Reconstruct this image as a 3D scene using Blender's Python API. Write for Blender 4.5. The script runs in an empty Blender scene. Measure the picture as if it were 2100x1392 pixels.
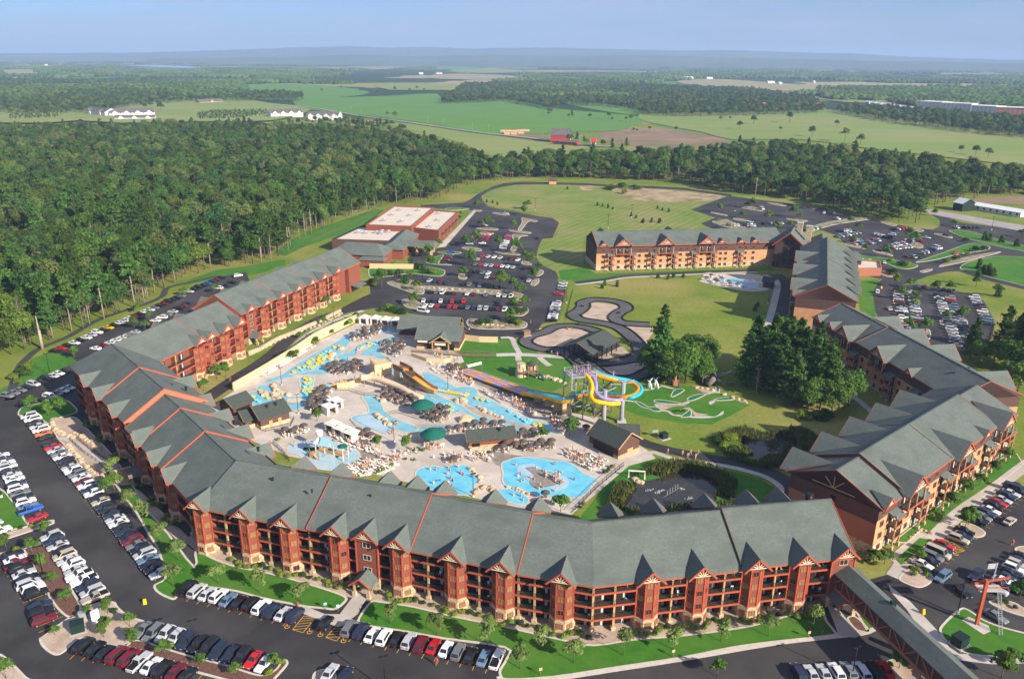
import bpy,bmesh,math,random
from mathutils import Vector,Matrix,noise
from mathutils.geometry import tessellate_polygon
random.seed(7)
sc=bpy.context.scene
COL=sc.collection
PI=math.pi
R=math.radians

# ------------------------------------------------------------------ camera
FPX,CAM_H,CX,CY,HOR,ROLL=1650.0,110.0,1050.0,696.0,115.0,R(0.5)
PITCH=math.atan((CY-HOR)/FPX)
_f=Vector((0,math.cos(PITCH),-math.sin(PITCH)))
_r0=Vector((1,0,0)); _u0=_r0.cross(_f)
_r=_r0*math.cos(ROLL)+_u0*math.sin(ROLL)
_u=-_r0*math.sin(ROLL)+_u0*math.cos(ROLL)
CAMP=Vector((0,0,CAM_H))
cam_d=bpy.data.cameras.new('camera')
cam=bpy.data.objects.new('camera',cam_d); COL.objects.link(cam)
cam.matrix_world=Matrix((( _r.x,_u.x,-_f.x,0),(_r.y,_u.y,-_f.y,0),(_r.z,_u.z,-_f.z,CAM_H),(0,0,0,1)))
cam_d.sensor_fit='HORIZONTAL'; cam_d.sensor_width=36.0
cam_d.lens=36.0*FPX/2100.0
cam_d.clip_start=1.0; cam_d.clip_end=80000.0
sc.camera=cam

# ------------------------------------------------------------------ sky, sun, exposure
SUN_EL,SUN_AZ=R(27.0),R(130.0)          
world=bpy.data.worlds.new('World'); sc.world=world; world.use_nodes=True
nt=world.node_tree; nt.nodes.clear()
sky=nt.nodes.new('ShaderNodeTexSky'); sky.sky_type='NISHITA'; sky.sun_disc=False
sky.sun_elevation=SUN_EL; sky.sun_rotation=SUN_AZ
sky.altitude=300.0; sky.air_density=0.8; sky.dust_density=1.0; sky.ozone_density=10.0
bg=nt.nodes.new('ShaderNodeBackground'); bg.inputs['Strength'].default_value=0.085
wo=nt.nodes.new('ShaderNodeOutputWorld')
# thin high cloud veil over the whole sky
tcw=nt.nodes.new('ShaderNodeTexCoord'); mpw=nt.nodes.new('ShaderNodeMapping'); mpw.inputs['Scale'].default_value=(2.2,2.2,16.0); nt.links.new(tcw.outputs['Generated'],mpw.inputs[0])
nzw=nt.nodes.new('ShaderNodeTexNoise'); nzw.inputs['Scale'].default_value=2.0; nzw.inputs['Detail'].default_value=6; nt.links.new(mpw.outputs[0],nzw.inputs['Vector'])
mrw=nt.nodes.new('ShaderNodeMapRange'); mrw.inputs[1].default_value=0.35; mrw.inputs[2].default_value=0.75; mrw.inputs[3].default_value=0.35; mrw.inputs[4].default_value=0.80; nt.links.new(nzw.outputs[0],mrw.inputs[0])
mxw=nt.nodes.new('ShaderNodeMix'); mxw.data_type='RGBA'; mxw.inputs[7].default_value=(3.3,3.75,5.3,1); nt.links.new(mrw.outputs[0],mxw.inputs[0]); nt.links.new(sky.outputs[0],mxw.inputs[6])
nt.links.new(mxw.outputs[2],bg.inputs[0]); nt.links.new(bg.outputs[0],wo.inputs[0])
sun_d=bpy.data.lights.new('sun','SUN'); sun_d.energy=5.0; sun_d.angle=R(0.53); sun_d.color=(1.0,0.90,0.76)
sun=bpy.data.objects.new('sun',sun_d); COL.objects.link(sun)
_to=Vector((math.sin(SUN_AZ)*math.cos(SUN_EL),math.cos(SUN_AZ)*math.cos(SUN_EL),math.sin(SUN_EL)))
sun.rotation_euler=(-_to).to_track_quat('-Z','Y').to_euler(); sun.location=(150,-100,300)
vs=sc.view_settings; vs.view_transform='Standard'; vs.look='None'; vs.gamma=1.0; vs.exposure=0.82
vs.use_curve_mapping=False
cy=sc.cycles
cy.use_denoising=True; cy.max_bounces=5; cy.diffuse_bounces=2; cy.glossy_bounces=2
cy.transmission_bounces=3; cy.transparent_max_bounces=6; cy.volume_bounces=0
cy.use_adaptive_sampling=True; cy.adaptive_threshold=0.015
sc.render.film_transparent=False

# ------------------------------------------------------------------ geometry helpers
def G(x,y,z=0.0):
 """ground point (plane of height z) that the photograph shows at pixel x, y"""
 d=_f+_r*((x-CX)/FPX)-_u*((y-CY)/FPX)
 t=(z-CAM_H)/d.z
 return CAMP+d*t
def GP(pts,z=0.0):
 return [G(p[0],p[1],z) for p in pts]
def K(pts,ox,oy,s=3.0):
 return [(ox+p[0]/s,oy+p[1]/s) for p in pts]
def catmull(pts,closed=True,n=5):
 out=[]; m=len(pts)
 rng=range(m) if closed else range(m-1)
 for i in rng:
  if closed:
   a,b,c,d=pts[i-1],pts[i],pts[(i+1)%m],pts[(i+2)%m]
  else:
   a,b,c,d=pts[max(i-1,0)],pts[i],pts[i+1],pts[min(i+2,m-1)]
  for k in range(n):
   t=k/n; t2=t*t; t3=t2*t
   out.append(0.5*((2*b)+(c-a)*t+(2*a-5*b+4*c-d)*t2+(3*b-a-3*c+d)*t3))
 if not closed: out.append(pts[-1].copy())
 return out
def area2(p):
 return sum(p[i-1].x*p[i].y-p[i].x*p[i-1].y for i in range(len(p)))
def offset(pts,d,closed=True):
 """offset a polyline/polygon to the left by d with mitres"""
 out=[]; m=len(pts)
 for i in range(m):
  p=pts[i]
  if closed: a,b=pts[i-1],pts[(i+1)%m]
  else: a,b=(pts[i-1] if i else None),(pts[i+1] if i<m-1 else None)
  ns=[]
  for q,w in ((a,p),(p,b)):
   if q is None or w is None: continue
   e=Vector((w.x-q.x,w.y-q.y,0))
   if e.length<1e-6: continue
   e.normalize(); ns.append(Vector((-e.y,e.x,0)))
  if not ns: out.append(p.copy()); continue
  nn=sum(ns,Vector()); 
  if nn.length<1e-4: nn=ns[0].copy()
  nn.normalize(); k=max(nn.dot(ns[0]),0.4)
  out.append(Vector((p.x,p.y,p.z))+nn*(d/k))
 return out
def inside(p,poly):
 c=False; j=len(poly)-1
 for i in range(len(poly)):
  a,b=poly[i],poly[j]
  if (a.y>p.y) != (b.y>p.y) and p.x<(b.x-a.x)*(p.y-a.y)/(b.y-a.y)+a.x: c=not c
  j=i
 return c
def along(a,b,t):
 return a+(b-a)*t

class MB:
 """collects faces for one mesh"""
 def __init__(s): s.v=[]; s.f=[]; s.m=[]; s.mats=[]; s.sm=[]
 def mi(s,mat):
  if mat not in s.mats: s.mats.append(mat)
  return s.mats.index(mat)
 def face(s,pts,mat=None,smooth=False):
  i=len(s.v); s.v+=[tuple(p) for p in pts]; s.f.append(tuple(range(i,i+len(pts))))
  s.m.append(s.mi(mat) if mat else 0); s.sm.append(smooth); return s
 def box(s,c,size,mat=None,rot=0.0,mtx=None):
  hx,hy,hz=size[0]/2,size[1]/2,size[2]/2
  P=[Vector((x,y,z)) for z in (-hz,hz) for x,y in ((-hx,-hy),(hx,-hy),(hx,hy),(-hx,hy))]
  if mtx is not None: P=[mtx @ p for p in P]
  elif rot:
   cr,sr=math.cos(rot),math.sin(rot); P=[Vector((p.x*cr-p.y*sr,p.x*sr+p.y*cr,p.z)) for p in P]
  P=[p+Vector(c) for p in P]
  return s.hexa(P,mat)
 def hexa(s,P,mat=None):
  i=len(s.v); s.v+=[tuple(p) for p in P]; k=s.mi(mat) if mat else 0
  for f in ((3,2,1,0),(4,5,6,7),(0,1,5,4),(1,2,6,5),(2,3,7,6),(3,0,4,7)):
   s.f.append(tuple(i+j for j in f)); s.m.append(k); s.sm.append(False)
  return s
 def bar(s,a,b,w,h,mat=None):
  """box beam from a to b, w wide (horizontal), h high (perpendicular)"""
  a=Vector(a); b=Vector(b); d=(b-a)
  if d.length<1e-6: return s
  d.normalize(); up=Vector((0,0,1)) if abs(d.z)<0.95 else Vector((0,1,0))
  sd=d.cross(up).normalized(); u=sd.cross(d).normalized()
  sd *= w/2; u *= h/2
  return s.hexa([a-sd-u,b-sd-u,b+sd-u,a+sd-u,a-sd+u,b-sd+u,b+sd+u,a+sd+u],mat)
 def tube(s,path,r,n=8,mat=None,caps=True,smooth=True,closed=False):
  path=[Vector(p) for p in path]; m=len(path)
  if not isinstance(r,(list,tuple)): r=[r]*m
  base=len(s.v); k=s.mi(mat) if mat else 0
  prev=None
  for i,p in enumerate(path):
   if closed: d=path[(i+1)%m]-path[i-1]
   else: d=path[min(i+1,m-1)]-path[max(i-1,0)]
   d.normalize()
   if prev is None:
    up=Vector((0,0,1)) if abs(d.z)<0.9 else Vector((1,0,0)); sd=d.cross(up).normalized()
   else:
    sd=(prev-d*prev.dot(d)); sd=sd.normalized() if sd.length>1e-5 else d.orthogonal().normalized()
   prev=sd; u=sd.cross(d)
   for j in range(n):
    a=2*PI*j/n; s.v.append(tuple(p+sd*(math.cos(a)*r[i])+u*(math.sin(a)*r[i])))
  for i in range(m if closed else m-1):
   i2=(i+1)%m
   for j in range(n):
    s.f.append((base+i*n+j,base+i*n+(j+1)%n,base+i2*n+(j+1)%n,base+i2*n+j)); s.m.append(k); s.sm.append(smooth)
  if caps and not closed:
   s.f.append(tuple(base+j for j in range(n))[::-1]); s.m.append(k); s.sm.append(False)
   s.f.append(tuple(base+(m-1)*n+j for j in range(n))); s.m.append(k); s.sm.append(False)
  return s
 def poly(s,pts,mat=None,z=None,flip=False):
  """flat concave polygon, triangulated, facing up"""
  P=[Vector(p) for p in pts]
  if z is not None: P=[Vector((p.x,p.y,z)) for p in P]
  if area2(P)<0: P=P[::-1]
  i=len(s.v); s.v+=[tuple(p) for p in P]; k=s.mi(mat) if mat else 0
  flat=[Vector((p.x,p.y,0)) for p in P]
  for t in tessellate_polygon([flat]):
   a,b,c=(P[q] for q in t)
   if (b-a).cross(c-a).z<0: t=t[::-1]
   if flip: t=t[::-1]
   s.f.append(tuple(i+q for q in t)); s.m.append(k); s.sm.append(False)
  return s
 def prism(s,pts,z0,z1,mat=None,top=True,side=None):
  P=[Vector((p[0],p[1],0)) for p in pts]
  if area2(P)<0: P=P[::-1]
  if top: s.poly(P,mat,z1)
  m=len(P)
  for i in range(m):
   a,b=P[i],P[(i+1)%m]
   s.face([(a.x,a.y,z0),(b.x,b.y,z0),(b.x,b.y,z1),(a.x,a.y,z1)],side or mat)
  return s
 def cone(s,c,r0,r1,h,n=12,mat=None,cap=True,rot=0.0):
  c=Vector(c); k=s.mi(mat) if mat else 0; i=len(s.v)
  for zz,rr in ((0,r0),(h,r1)):
   for j in range(n):
    a=2*PI*j/n+rot; s.v.append((c.x+rr*math.cos(a),c.y+rr*math.sin(a),c.z+zz))
  for j in range(n):
   s.f.append((i+j,i+(j+1)%n,i+n+(j+1)%n,i+n+j)); s.m.append(k); s.sm.append(n>8)
  if cap:
   s.f.append(tuple(i+n+j for j in range(n))); s.m.append(k); s.sm.append(False)
  return s
 def mesh(s,name,mat=None):
  me=bpy.data.meshes.new(name); me.from_pydata(s.v,[],s.f)
  for q in (s.mats or ([mat] if mat else [])): me.materials.append(q)
  if s.mats and len(s.mats)>1: me.polygons.foreach_set('material_index',s.m)
  if any(s.sm): me.polygons.foreach_set('use_smooth',s.sm)
  me.update(); return me
 def obj(s,name,mat=None,parent=None,loc=None):
  return mk(name,s.mesh(name,mat),parent,loc)

def mk(name,me,parent=None,loc=None,rz=None,color=None):
 o=bpy.data.objects.new(name,me); COL.objects.link(o)
 if parent is not None: o.parent=parent
 if loc is not None: o.location=loc
 if rz is not None: o.rotation_euler=(0,0,rz)
 if color is not None: o.color=(color[0],color[1],color[2],1)
 return o
def tag(o,label,cat,group=None,kind=None):
 if label: o['label']=label
 if cat: o['category']=cat
 if group: o['group']=group
 if kind: o['kind']=kind
 return o
def empty(name,loc=(0,0,0),rz=0.0,label=None,cat=None,group=None,kind=None):
 o=bpy.data.objects.new(name,None); COL.objects.link(o); o.location=loc; o.rotation_euler=(0,0,rz)
 o.empty_display_size=0.5
 return tag(o,label,cat,group,kind)
def ordinal(n):
 w=['first','second','third','fourth','fifth','sixth','seventh','eighth','ninth','tenth','eleventh','twelfth']
 if n<=12: return w[n-1]
 return '%d%s'%(n,'th' if 10<=n%100<=20 else {1: 'st',2: 'nd',3: 'rd'}.get(n%10,'th'))

# ------------------------------------------------------------------ materials
def S(h):
 h=h.lstrip('#'); c=[int(h[i:i+2],16)/255 for i in (0,2,4)]
 return tuple(x/12.92 if x<=0.04045 else ((x+0.055)/1.055) ** 2.4 for x in c)
def M(name,c1,c2=None,scale=1.0,rough=0.85,bump=0.0,detail=5,spec=0.25,c3=None,scale3=0.05,objcol=False,metal=0.0,
  lo=0.35,hi=0.65,bscale=None,rnd=0.0,stretch=None,bdist=0.05):
 m=bpy.data.materials.new(name); m.use_nodes=True; t=m.node_tree; b=t.nodes['Principled BSDF']
 b.inputs['Roughness'].default_value=rough; b.inputs['Specular IOR Level'].default_value=spec; b.inputs['Metallic'].default_value=metal
 col=None
 tc=t.nodes.new('ShaderNodeTexCoord'); vec=tc.outputs['Object']
 if stretch:
  mp=t.nodes.new('ShaderNodeMapping'); mp.inputs['Scale'].default_value=stretch; t.links.new(vec,mp.inputs[0]); vec=mp.outputs[0]
 def ramp(sca,det,a,bb,lo_,hi_):
  n=t.nodes.new('ShaderNodeTexNoise'); n.inputs['Scale'].default_value=sca; n.inputs['Detail'].default_value=det
  n.inputs['Roughness'].default_value=0.6
  t.links.new(vec,n.inputs['Vector'])
  mr=t.nodes.new('ShaderNodeMapRange'); mr.inputs[1].default_value=lo_; mr.inputs[2].default_value=hi_
  t.links.new(n.outputs[0],mr.inputs[0])
  mx=t.nodes.new('ShaderNodeMix'); mx.data_type='RGBA'; t.links.new(mr.outputs[0],mx.inputs[0])
  for s_,v in ((mx.inputs[6],a),(mx.inputs[7],bb)):
   if hasattr(v,'links'): t.links.new(v,s_)
   else: s_.default_value=(*v,1)
  return mx.outputs[2],n
 if c2 is not None: col,n1=ramp(scale,detail,c1,c2,lo,hi)
 if c3 is not None: col,_=ramp(scale3,4,col if col is not None else c1,c3,0.42,0.68)
 if objcol:
  oi=t.nodes.new('ShaderNodeObjectInfo'); mx=t.nodes.new('ShaderNodeMix'); mx.data_type='RGBA'; mx.blend_type='MULTIPLY'
  mx.inputs[0].default_value=1.0; t.links.new(oi.outputs['Color'],mx.inputs[6])
  if col is not None: t.links.new(col,mx.inputs[7])
  else: mx.inputs[7].default_value=(*c1,1)
  col=mx.outputs[2]
 if rnd:
  oi=t.nodes.new('ShaderNodeObjectInfo'); hs=t.nodes.new('ShaderNodeHueSaturation')
  mr=t.nodes.new('ShaderNodeMapRange'); mr.inputs[3].default_value=1-rnd; mr.inputs[4].default_value=1+rnd
  t.links.new(oi.outputs['Random'],mr.inputs[0]); t.links.new(mr.outputs[0],hs.inputs['Value'])
  ml=t.nodes.new('ShaderNodeMath'); ml.operation='MULTIPLY'; ml.inputs[1].default_value=7.31; t.links.new(oi.outputs['Random'],ml.inputs[0])
  fr=t.nodes.new('ShaderNodeMath'); fr.operation='FRACT'; t.links.new(ml.outputs[0],fr.inputs[0])
  mr2=t.nodes.new('ShaderNodeMapRange'); mr2.inputs[3].default_value=0.5-rnd*0.07; mr2.inputs[4].default_value=0.5+rnd*0.05
  t.links.new(fr.outputs[0],mr2.inputs[0]); t.links.new(mr2.outputs[0],hs.inputs['Hue'])
  if col is not None: t.links.new(col,hs.inputs['Color'])
  else: hs.inputs['Color'].default_value=(*c1,1)
  col=hs.outputs[0]
 if col is not None: t.links.new(col,b.inputs['Base Color'])
 else: b.inputs['Base Color'].default_value=(*c1,1)
 if bump:
  n=t.nodes.new('ShaderNodeTexNoise'); n.inputs['Scale'].default_value=bscale or scale*2; n.inputs['Detail'].default_value=4
  t.links.new(vec,n.inputs['Vector'])
  bp=t.nodes.new('ShaderNodeBump'); bp.inputs['Strength'].default_value=bump; bp.inputs['Distance'].default_value=bdist
  t.links.new(n.outputs[0],bp.inputs['Height']); t.links.new(bp.outputs[0],b.inputs['Normal'])
 return m
# ------------------------------------------------------------------ shared materials
m_asph=M('asphalt',(0.031,0.029,0.029),(0.044,0.042,0.041),scale=0.12,rough=0.75,detail=8,c3=(0.075,0.071,0.066),scale3=0.035)
m_asph2=M('worn_asphalt',(0.050,0.048,0.048),(0.068,0.064,0.062),scale=0.2,rough=0.8,detail=8)
m_kart=M('track_asphalt',(0.085,0.082,0.085),(0.12,0.115,0.115),scale=0.15,rough=0.85,detail=8)
m_hwy=M('highway_concrete',(0.30,0.27,0.25),(0.37,0.34,0.31),scale=0.1)
m_conc=M('concrete',(0.47,0.42,0.36),(0.56,0.51,0.45),scale=0.5,bump=0.05,c3=(0.40,0.36,0.31),scale3=0.08)
m_deck=M('pool_deck_concrete',(0.50,0.43,0.36),(0.62,0.55,0.47),scale=0.25,detail=8,c3=(0.42,0.36,0.30),scale3=0.06)
m_wetdeck=M('wet_deck_concrete',(0.22,0.185,0.155),(0.31,0.27,0.225),scale=0.3,rough=0.35)
m_cope=M('pool_coping',(0.60,0.47,0.30),(0.66,0.54,0.38),scale=0.6)
m_lawn=M('lawn_turf',(0.034,0.135,0.008),(0.056,0.185,0.013),scale=0.35,detail=8,rough=0.95,c3=(0.085,0.185,0.022),scale3=0.05,bump=0.4,bscale=6,bdist=0.08)
m_meadow=M('mown_meadow',(0.105,0.135,0.030),(0.145,0.165,0.045),scale=0.06,detail=9,rough=0.95,c3=(0.21,0.185,0.075),scale3=0.018)
m_gravel=M('pea_gravel',(0.42,0.31,0.23),(0.56,0.44,0.34),scale=3.0,rough=0.95,bump=0.5,bscale=8,c3=(0.36,0.27,0.20),scale3=0.2)
m_bed=M('planted_bed',(0.30,0.23,0.15),(0.40,0.31,0.22),scale=1.2,rough=0.95,bump=0.4,bscale=5,c3=(0.07,0.12,0.03),scale3=0.35)
m_mulch=M('bark_mulch',(0.115,0.055,0.040),(0.175,0.090,0.065),scale=2.0,rough=1.0,bump=0.6,bscale=6)
m_dirt=M('bare_earth',(0.36,0.25,0.15),(0.46,0.34,0.22),scale=0.2,rough=1.0,c3=(0.15,0.16,0.05),scale3=0.06)
m_kerb=M('kerb_concrete',(0.52,0.46,0.38),(0.60,0.54,0.46),scale=1.0)
m_yel=M('yellow_paint',(0.70,0.36,0.03),(0.55,0.30,0.05),scale=3.0)
m_white=M('white_paint',(0.75,0.75,0.72),(0.66,0.66,0.63),scale=1.0)
m_roof=M('shingle_roof',(0.105,0.125,0.108),(0.142,0.162,0.142),scale=1.6,rough=0.9,detail=6,c3=(0.095,0.112,0.098),scale3=0.15,bump=0.35,bscale=3.5,stretch=(1,1,2.5),bdist=0.1)
m_roofd=M('dark_green_roof',(0.050,0.062,0.052),(0.068,0.080,0.068),scale=1.6,rough=0.9,detail=6,bump=0.2,bscale=4)
m_redtrim=M('red_trim',(0.42,0.080,0.038),(0.48,0.10,0.05),scale=2.0,rough=0.6)
m_siding=M('red_brown_siding',(0.200,0.060,0.036),(0.250,0.080,0.050),scale=0.8,rough=0.8,stretch=(1,1,8))
m_siding2=M('dark_brown_siding',(0.095,0.050,0.040),(0.125,0.068,0.054),scale=0.8,rough=0.8,stretch=(1,1,8))
m_orange=M('orange_stucco',(0.56,0.27,0.13),(0.63,0.31,0.16),scale=0.5,rough=0.9,bump=0.1)
m_rust=M('rust_siding',(0.36,0.135,0.080),(0.42,0.165,0.10),scale=0.7,rough=0.85,stretch=(1,1,8))
m_timber=M('honey_timber',(0.42,0.26,0.12),(0.52,0.34,0.17),scale=2.0,rough=0.8)
m_cream=M('cream_timber',(0.68,0.55,0.38),(0.76,0.64,0.46),scale=2.0,rough=0.8)
m_wood=M('weathered_timber',(0.17,0.11,0.07),(0.26,0.18,0.12),scale=1.5,rough=0.9)
m_dkmetal=M('dark_green_metal',(0.012,0.030,0.024),rough=0.5)
m_black=M('black_metal',(0.015,0.014,0.014),rough=0.5)
m_steel=M('galvanised_steel',(0.24,0.25,0.27),(0.32,0.33,0.35),scale=0.8,rough=0.6)
m_glass=M('dark_glass',(0.025,0.028,0.030),rough=0.12,spec=0.6)
m_blind=M('window_with_blind',(0.20,0.155,0.065),(0.27,0.21,0.10),scale=1.5,rough=0.25,spec=0.5)
m_curtain=M('white_curtain',(0.55,0.53,0.48),rough=0.8)
m_tan=M('tan_block',(0.60,0.44,0.23),(0.66,0.50,0.29),scale=0.8,rough=0.9,bump=0.2)
m_flatroof=M('pale_flat_roof',(0.58,0.50,0.40),(0.64,0.56,0.46),scale=0.15,rough=0.9)
m_canvas=M('cream_canvas',(0.72,0.66,0.55),(0.78,0.72,0.62),scale=0.8,rough=0.9)
m_obj=M('painted_part',(1,1,1),objcol=True,rough=0.6)
def stone_mat(name,cols,sc_):
 m=bpy.data.materials.new(name); m.use_nodes=True; t=m.node_tree; b=t.nodes['Principled BSDF']; b.inputs['Roughness'].default_value=0.9
 tc=t.nodes.new('ShaderNodeTexCoord'); mp=t.nodes.new('ShaderNodeMapping'); mp.inputs['Scale'].default_value=(1,1,2.2); t.links.new(tc.outputs['Object'],mp.inputs[0])
 v=t.nodes.new('ShaderNodeTexVoronoi'); v.inputs['Scale'].default_value=sc_; t.links.new(mp.outputs[0],v.inputs['Vector'])
 sp=t.nodes.new('ShaderNodeSeparateColor'); t.links.new(v.outputs['Color'],sp.inputs[0])
 cr=t.nodes.new('ShaderNodeValToRGB'); cr.color_ramp.elements[0].color=(*cols[0],1); cr.color_ramp.elements[1].color=(*cols[2],1)
 e=cr.color_ramp.elements.new(0.5); e.color=(*cols[1],1); t.links.new(sp.outputs[0],cr.inputs[0]); t.links.new(cr.outputs[0],b.inputs['Base Color'])
 bp=t.nodes.new('ShaderNodeBump'); bp.inputs['Strength'].default_value=0.6; bp.inputs['Distance'].default_value=0.08; bp.invert=True
 t.links.new(v.outputs['Distance'],bp.inputs['Height']); t.links.new(bp.outputs[0],b.inputs['Normal'])
 return m
m_stone=stone_mat('field_stone',[(0.30,0.20,0.11),(0.50,0.38,0.23),(0.62,0.50,0.34)],1.8)
m_boulder=M('boulder_rock',(0.40,0.29,0.18),(0.58,0.45,0.30),scale=0.9,rough=0.95,bump=0.6,bscale=2.5,bdist=0.2)
def water_mat(name,c1,c2,rough=0.08,scale=0.9):
 m=M(name,c1,c2,scale=0.25,rough=rough,spec=0.5,detail=3)
 t=m.node_tree; b=t.nodes['Principled BSDF']
 tc=t.nodes.new('ShaderNodeTexCoord'); n=t.nodes.new('ShaderNodeTexNoise'); n.inputs['Scale'].default_value=scale; n.inputs['Detail'].default_value=3
 t.links.new(tc.outputs['Object'],n.inputs['Vector']); bp=t.nodes.new('ShaderNodeBump'); bp.inputs['Strength'].default_value=0.25; bp.inputs['Distance'].default_value=0.15
 t.links.new(n.outputs[0],bp.inputs['Height']); t.links.new(bp.outputs[0],b.inputs['Normal'])
 return m
m_pool=water_mat('pool_water',(0.11,0.47,0.64),(0.20,0.58,0.72))
m_river=water_mat('river_water',(0.16,0.43,0.51),(0.25,0.52,0.58))
m_shallow=water_mat('shallow_water',(0.34,0.50,0.56),(0.44,0.58,0.63))
m_pond=water_mat('pond_water',(0.026,0.024,0.017),(0.042,0.037,0.026),rough=0.06,scale=0.6)

def sheet(name,pts,z,mat,label,cat,smooth=0,kind='structure',parent=None):
 P=[Vector((p.x,p.y,0)) for p in pts]
 if smooth: P=catmull(P,True,smooth)
 c=sum(P,Vector())/len(P); c.z=0
 b=MB(); b.poly([p for p in P],mat,z)
 o=b.obj(name,mat,parent)
 if parent is None: tag(o,label,cat,None,kind)
 return o
def island(pts,fill,label,smooth=5,kerb=0.45,h=0.14,z0=0.0,name='planted_island',fillname='bed',kmat=None):
 """raised bed inside a concrete kerb ring"""
 P=[Vector((p.x,p.y,0)) for p in pts]
 if area2(P)<0: P=P[::-1]
 if smooth: P=catmull(P,True,smooth)
 I=offset(P,kerb); n=len(P)
 root=empty(name,(P[0].x,P[0].y,0),0,label,'island',None,'structure')
 b=MB(); b.poly(I,fill,z0+h-0.03); o=b.obj(fillname,fill,root); o.location=-root.location
 k=MB()
 for i in range(n):
  a,c=P[i],P[(i+1)%n]; d,e=I[i],I[(i+1)%n]
  k.face([(a.x,a.y,z0+h),(c.x,c.y,z0+h),(e.x,e.y,z0+h),(d.x,d.y,z0+h)])
  k.face([(a.x,a.y,0),(c.x,c.y,0),(c.x,c.y,z0+h),(a.x,a.y,z0+h)])
 o=k.obj('kerb',kmat or m_kerb,root); o.location=-root.location
 return root
def strip(name,pts,w,z,mat,label,cat='path',smooth=6,side=0.0):
 """ribbon of width w along a ground polyline"""
 P=[Vector((p.x,p.y,0)) for p in pts]
 if smooth: P=catmull(P,False,smooth)
 A=offset(P,w/2+side,False); B=offset(P,-w/2+side,False)
 b=MB()
 for i in range(len(P)-1):
  b.face([(B[i].x,B[i].y,z),(B[i+1].x,B[i+1].y,z),(A[i+1].x,A[i+1].y,z),(A[i].x,A[i].y,z)])
 return tag(b.obj(name,mat),label,cat,None,'structure')
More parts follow.
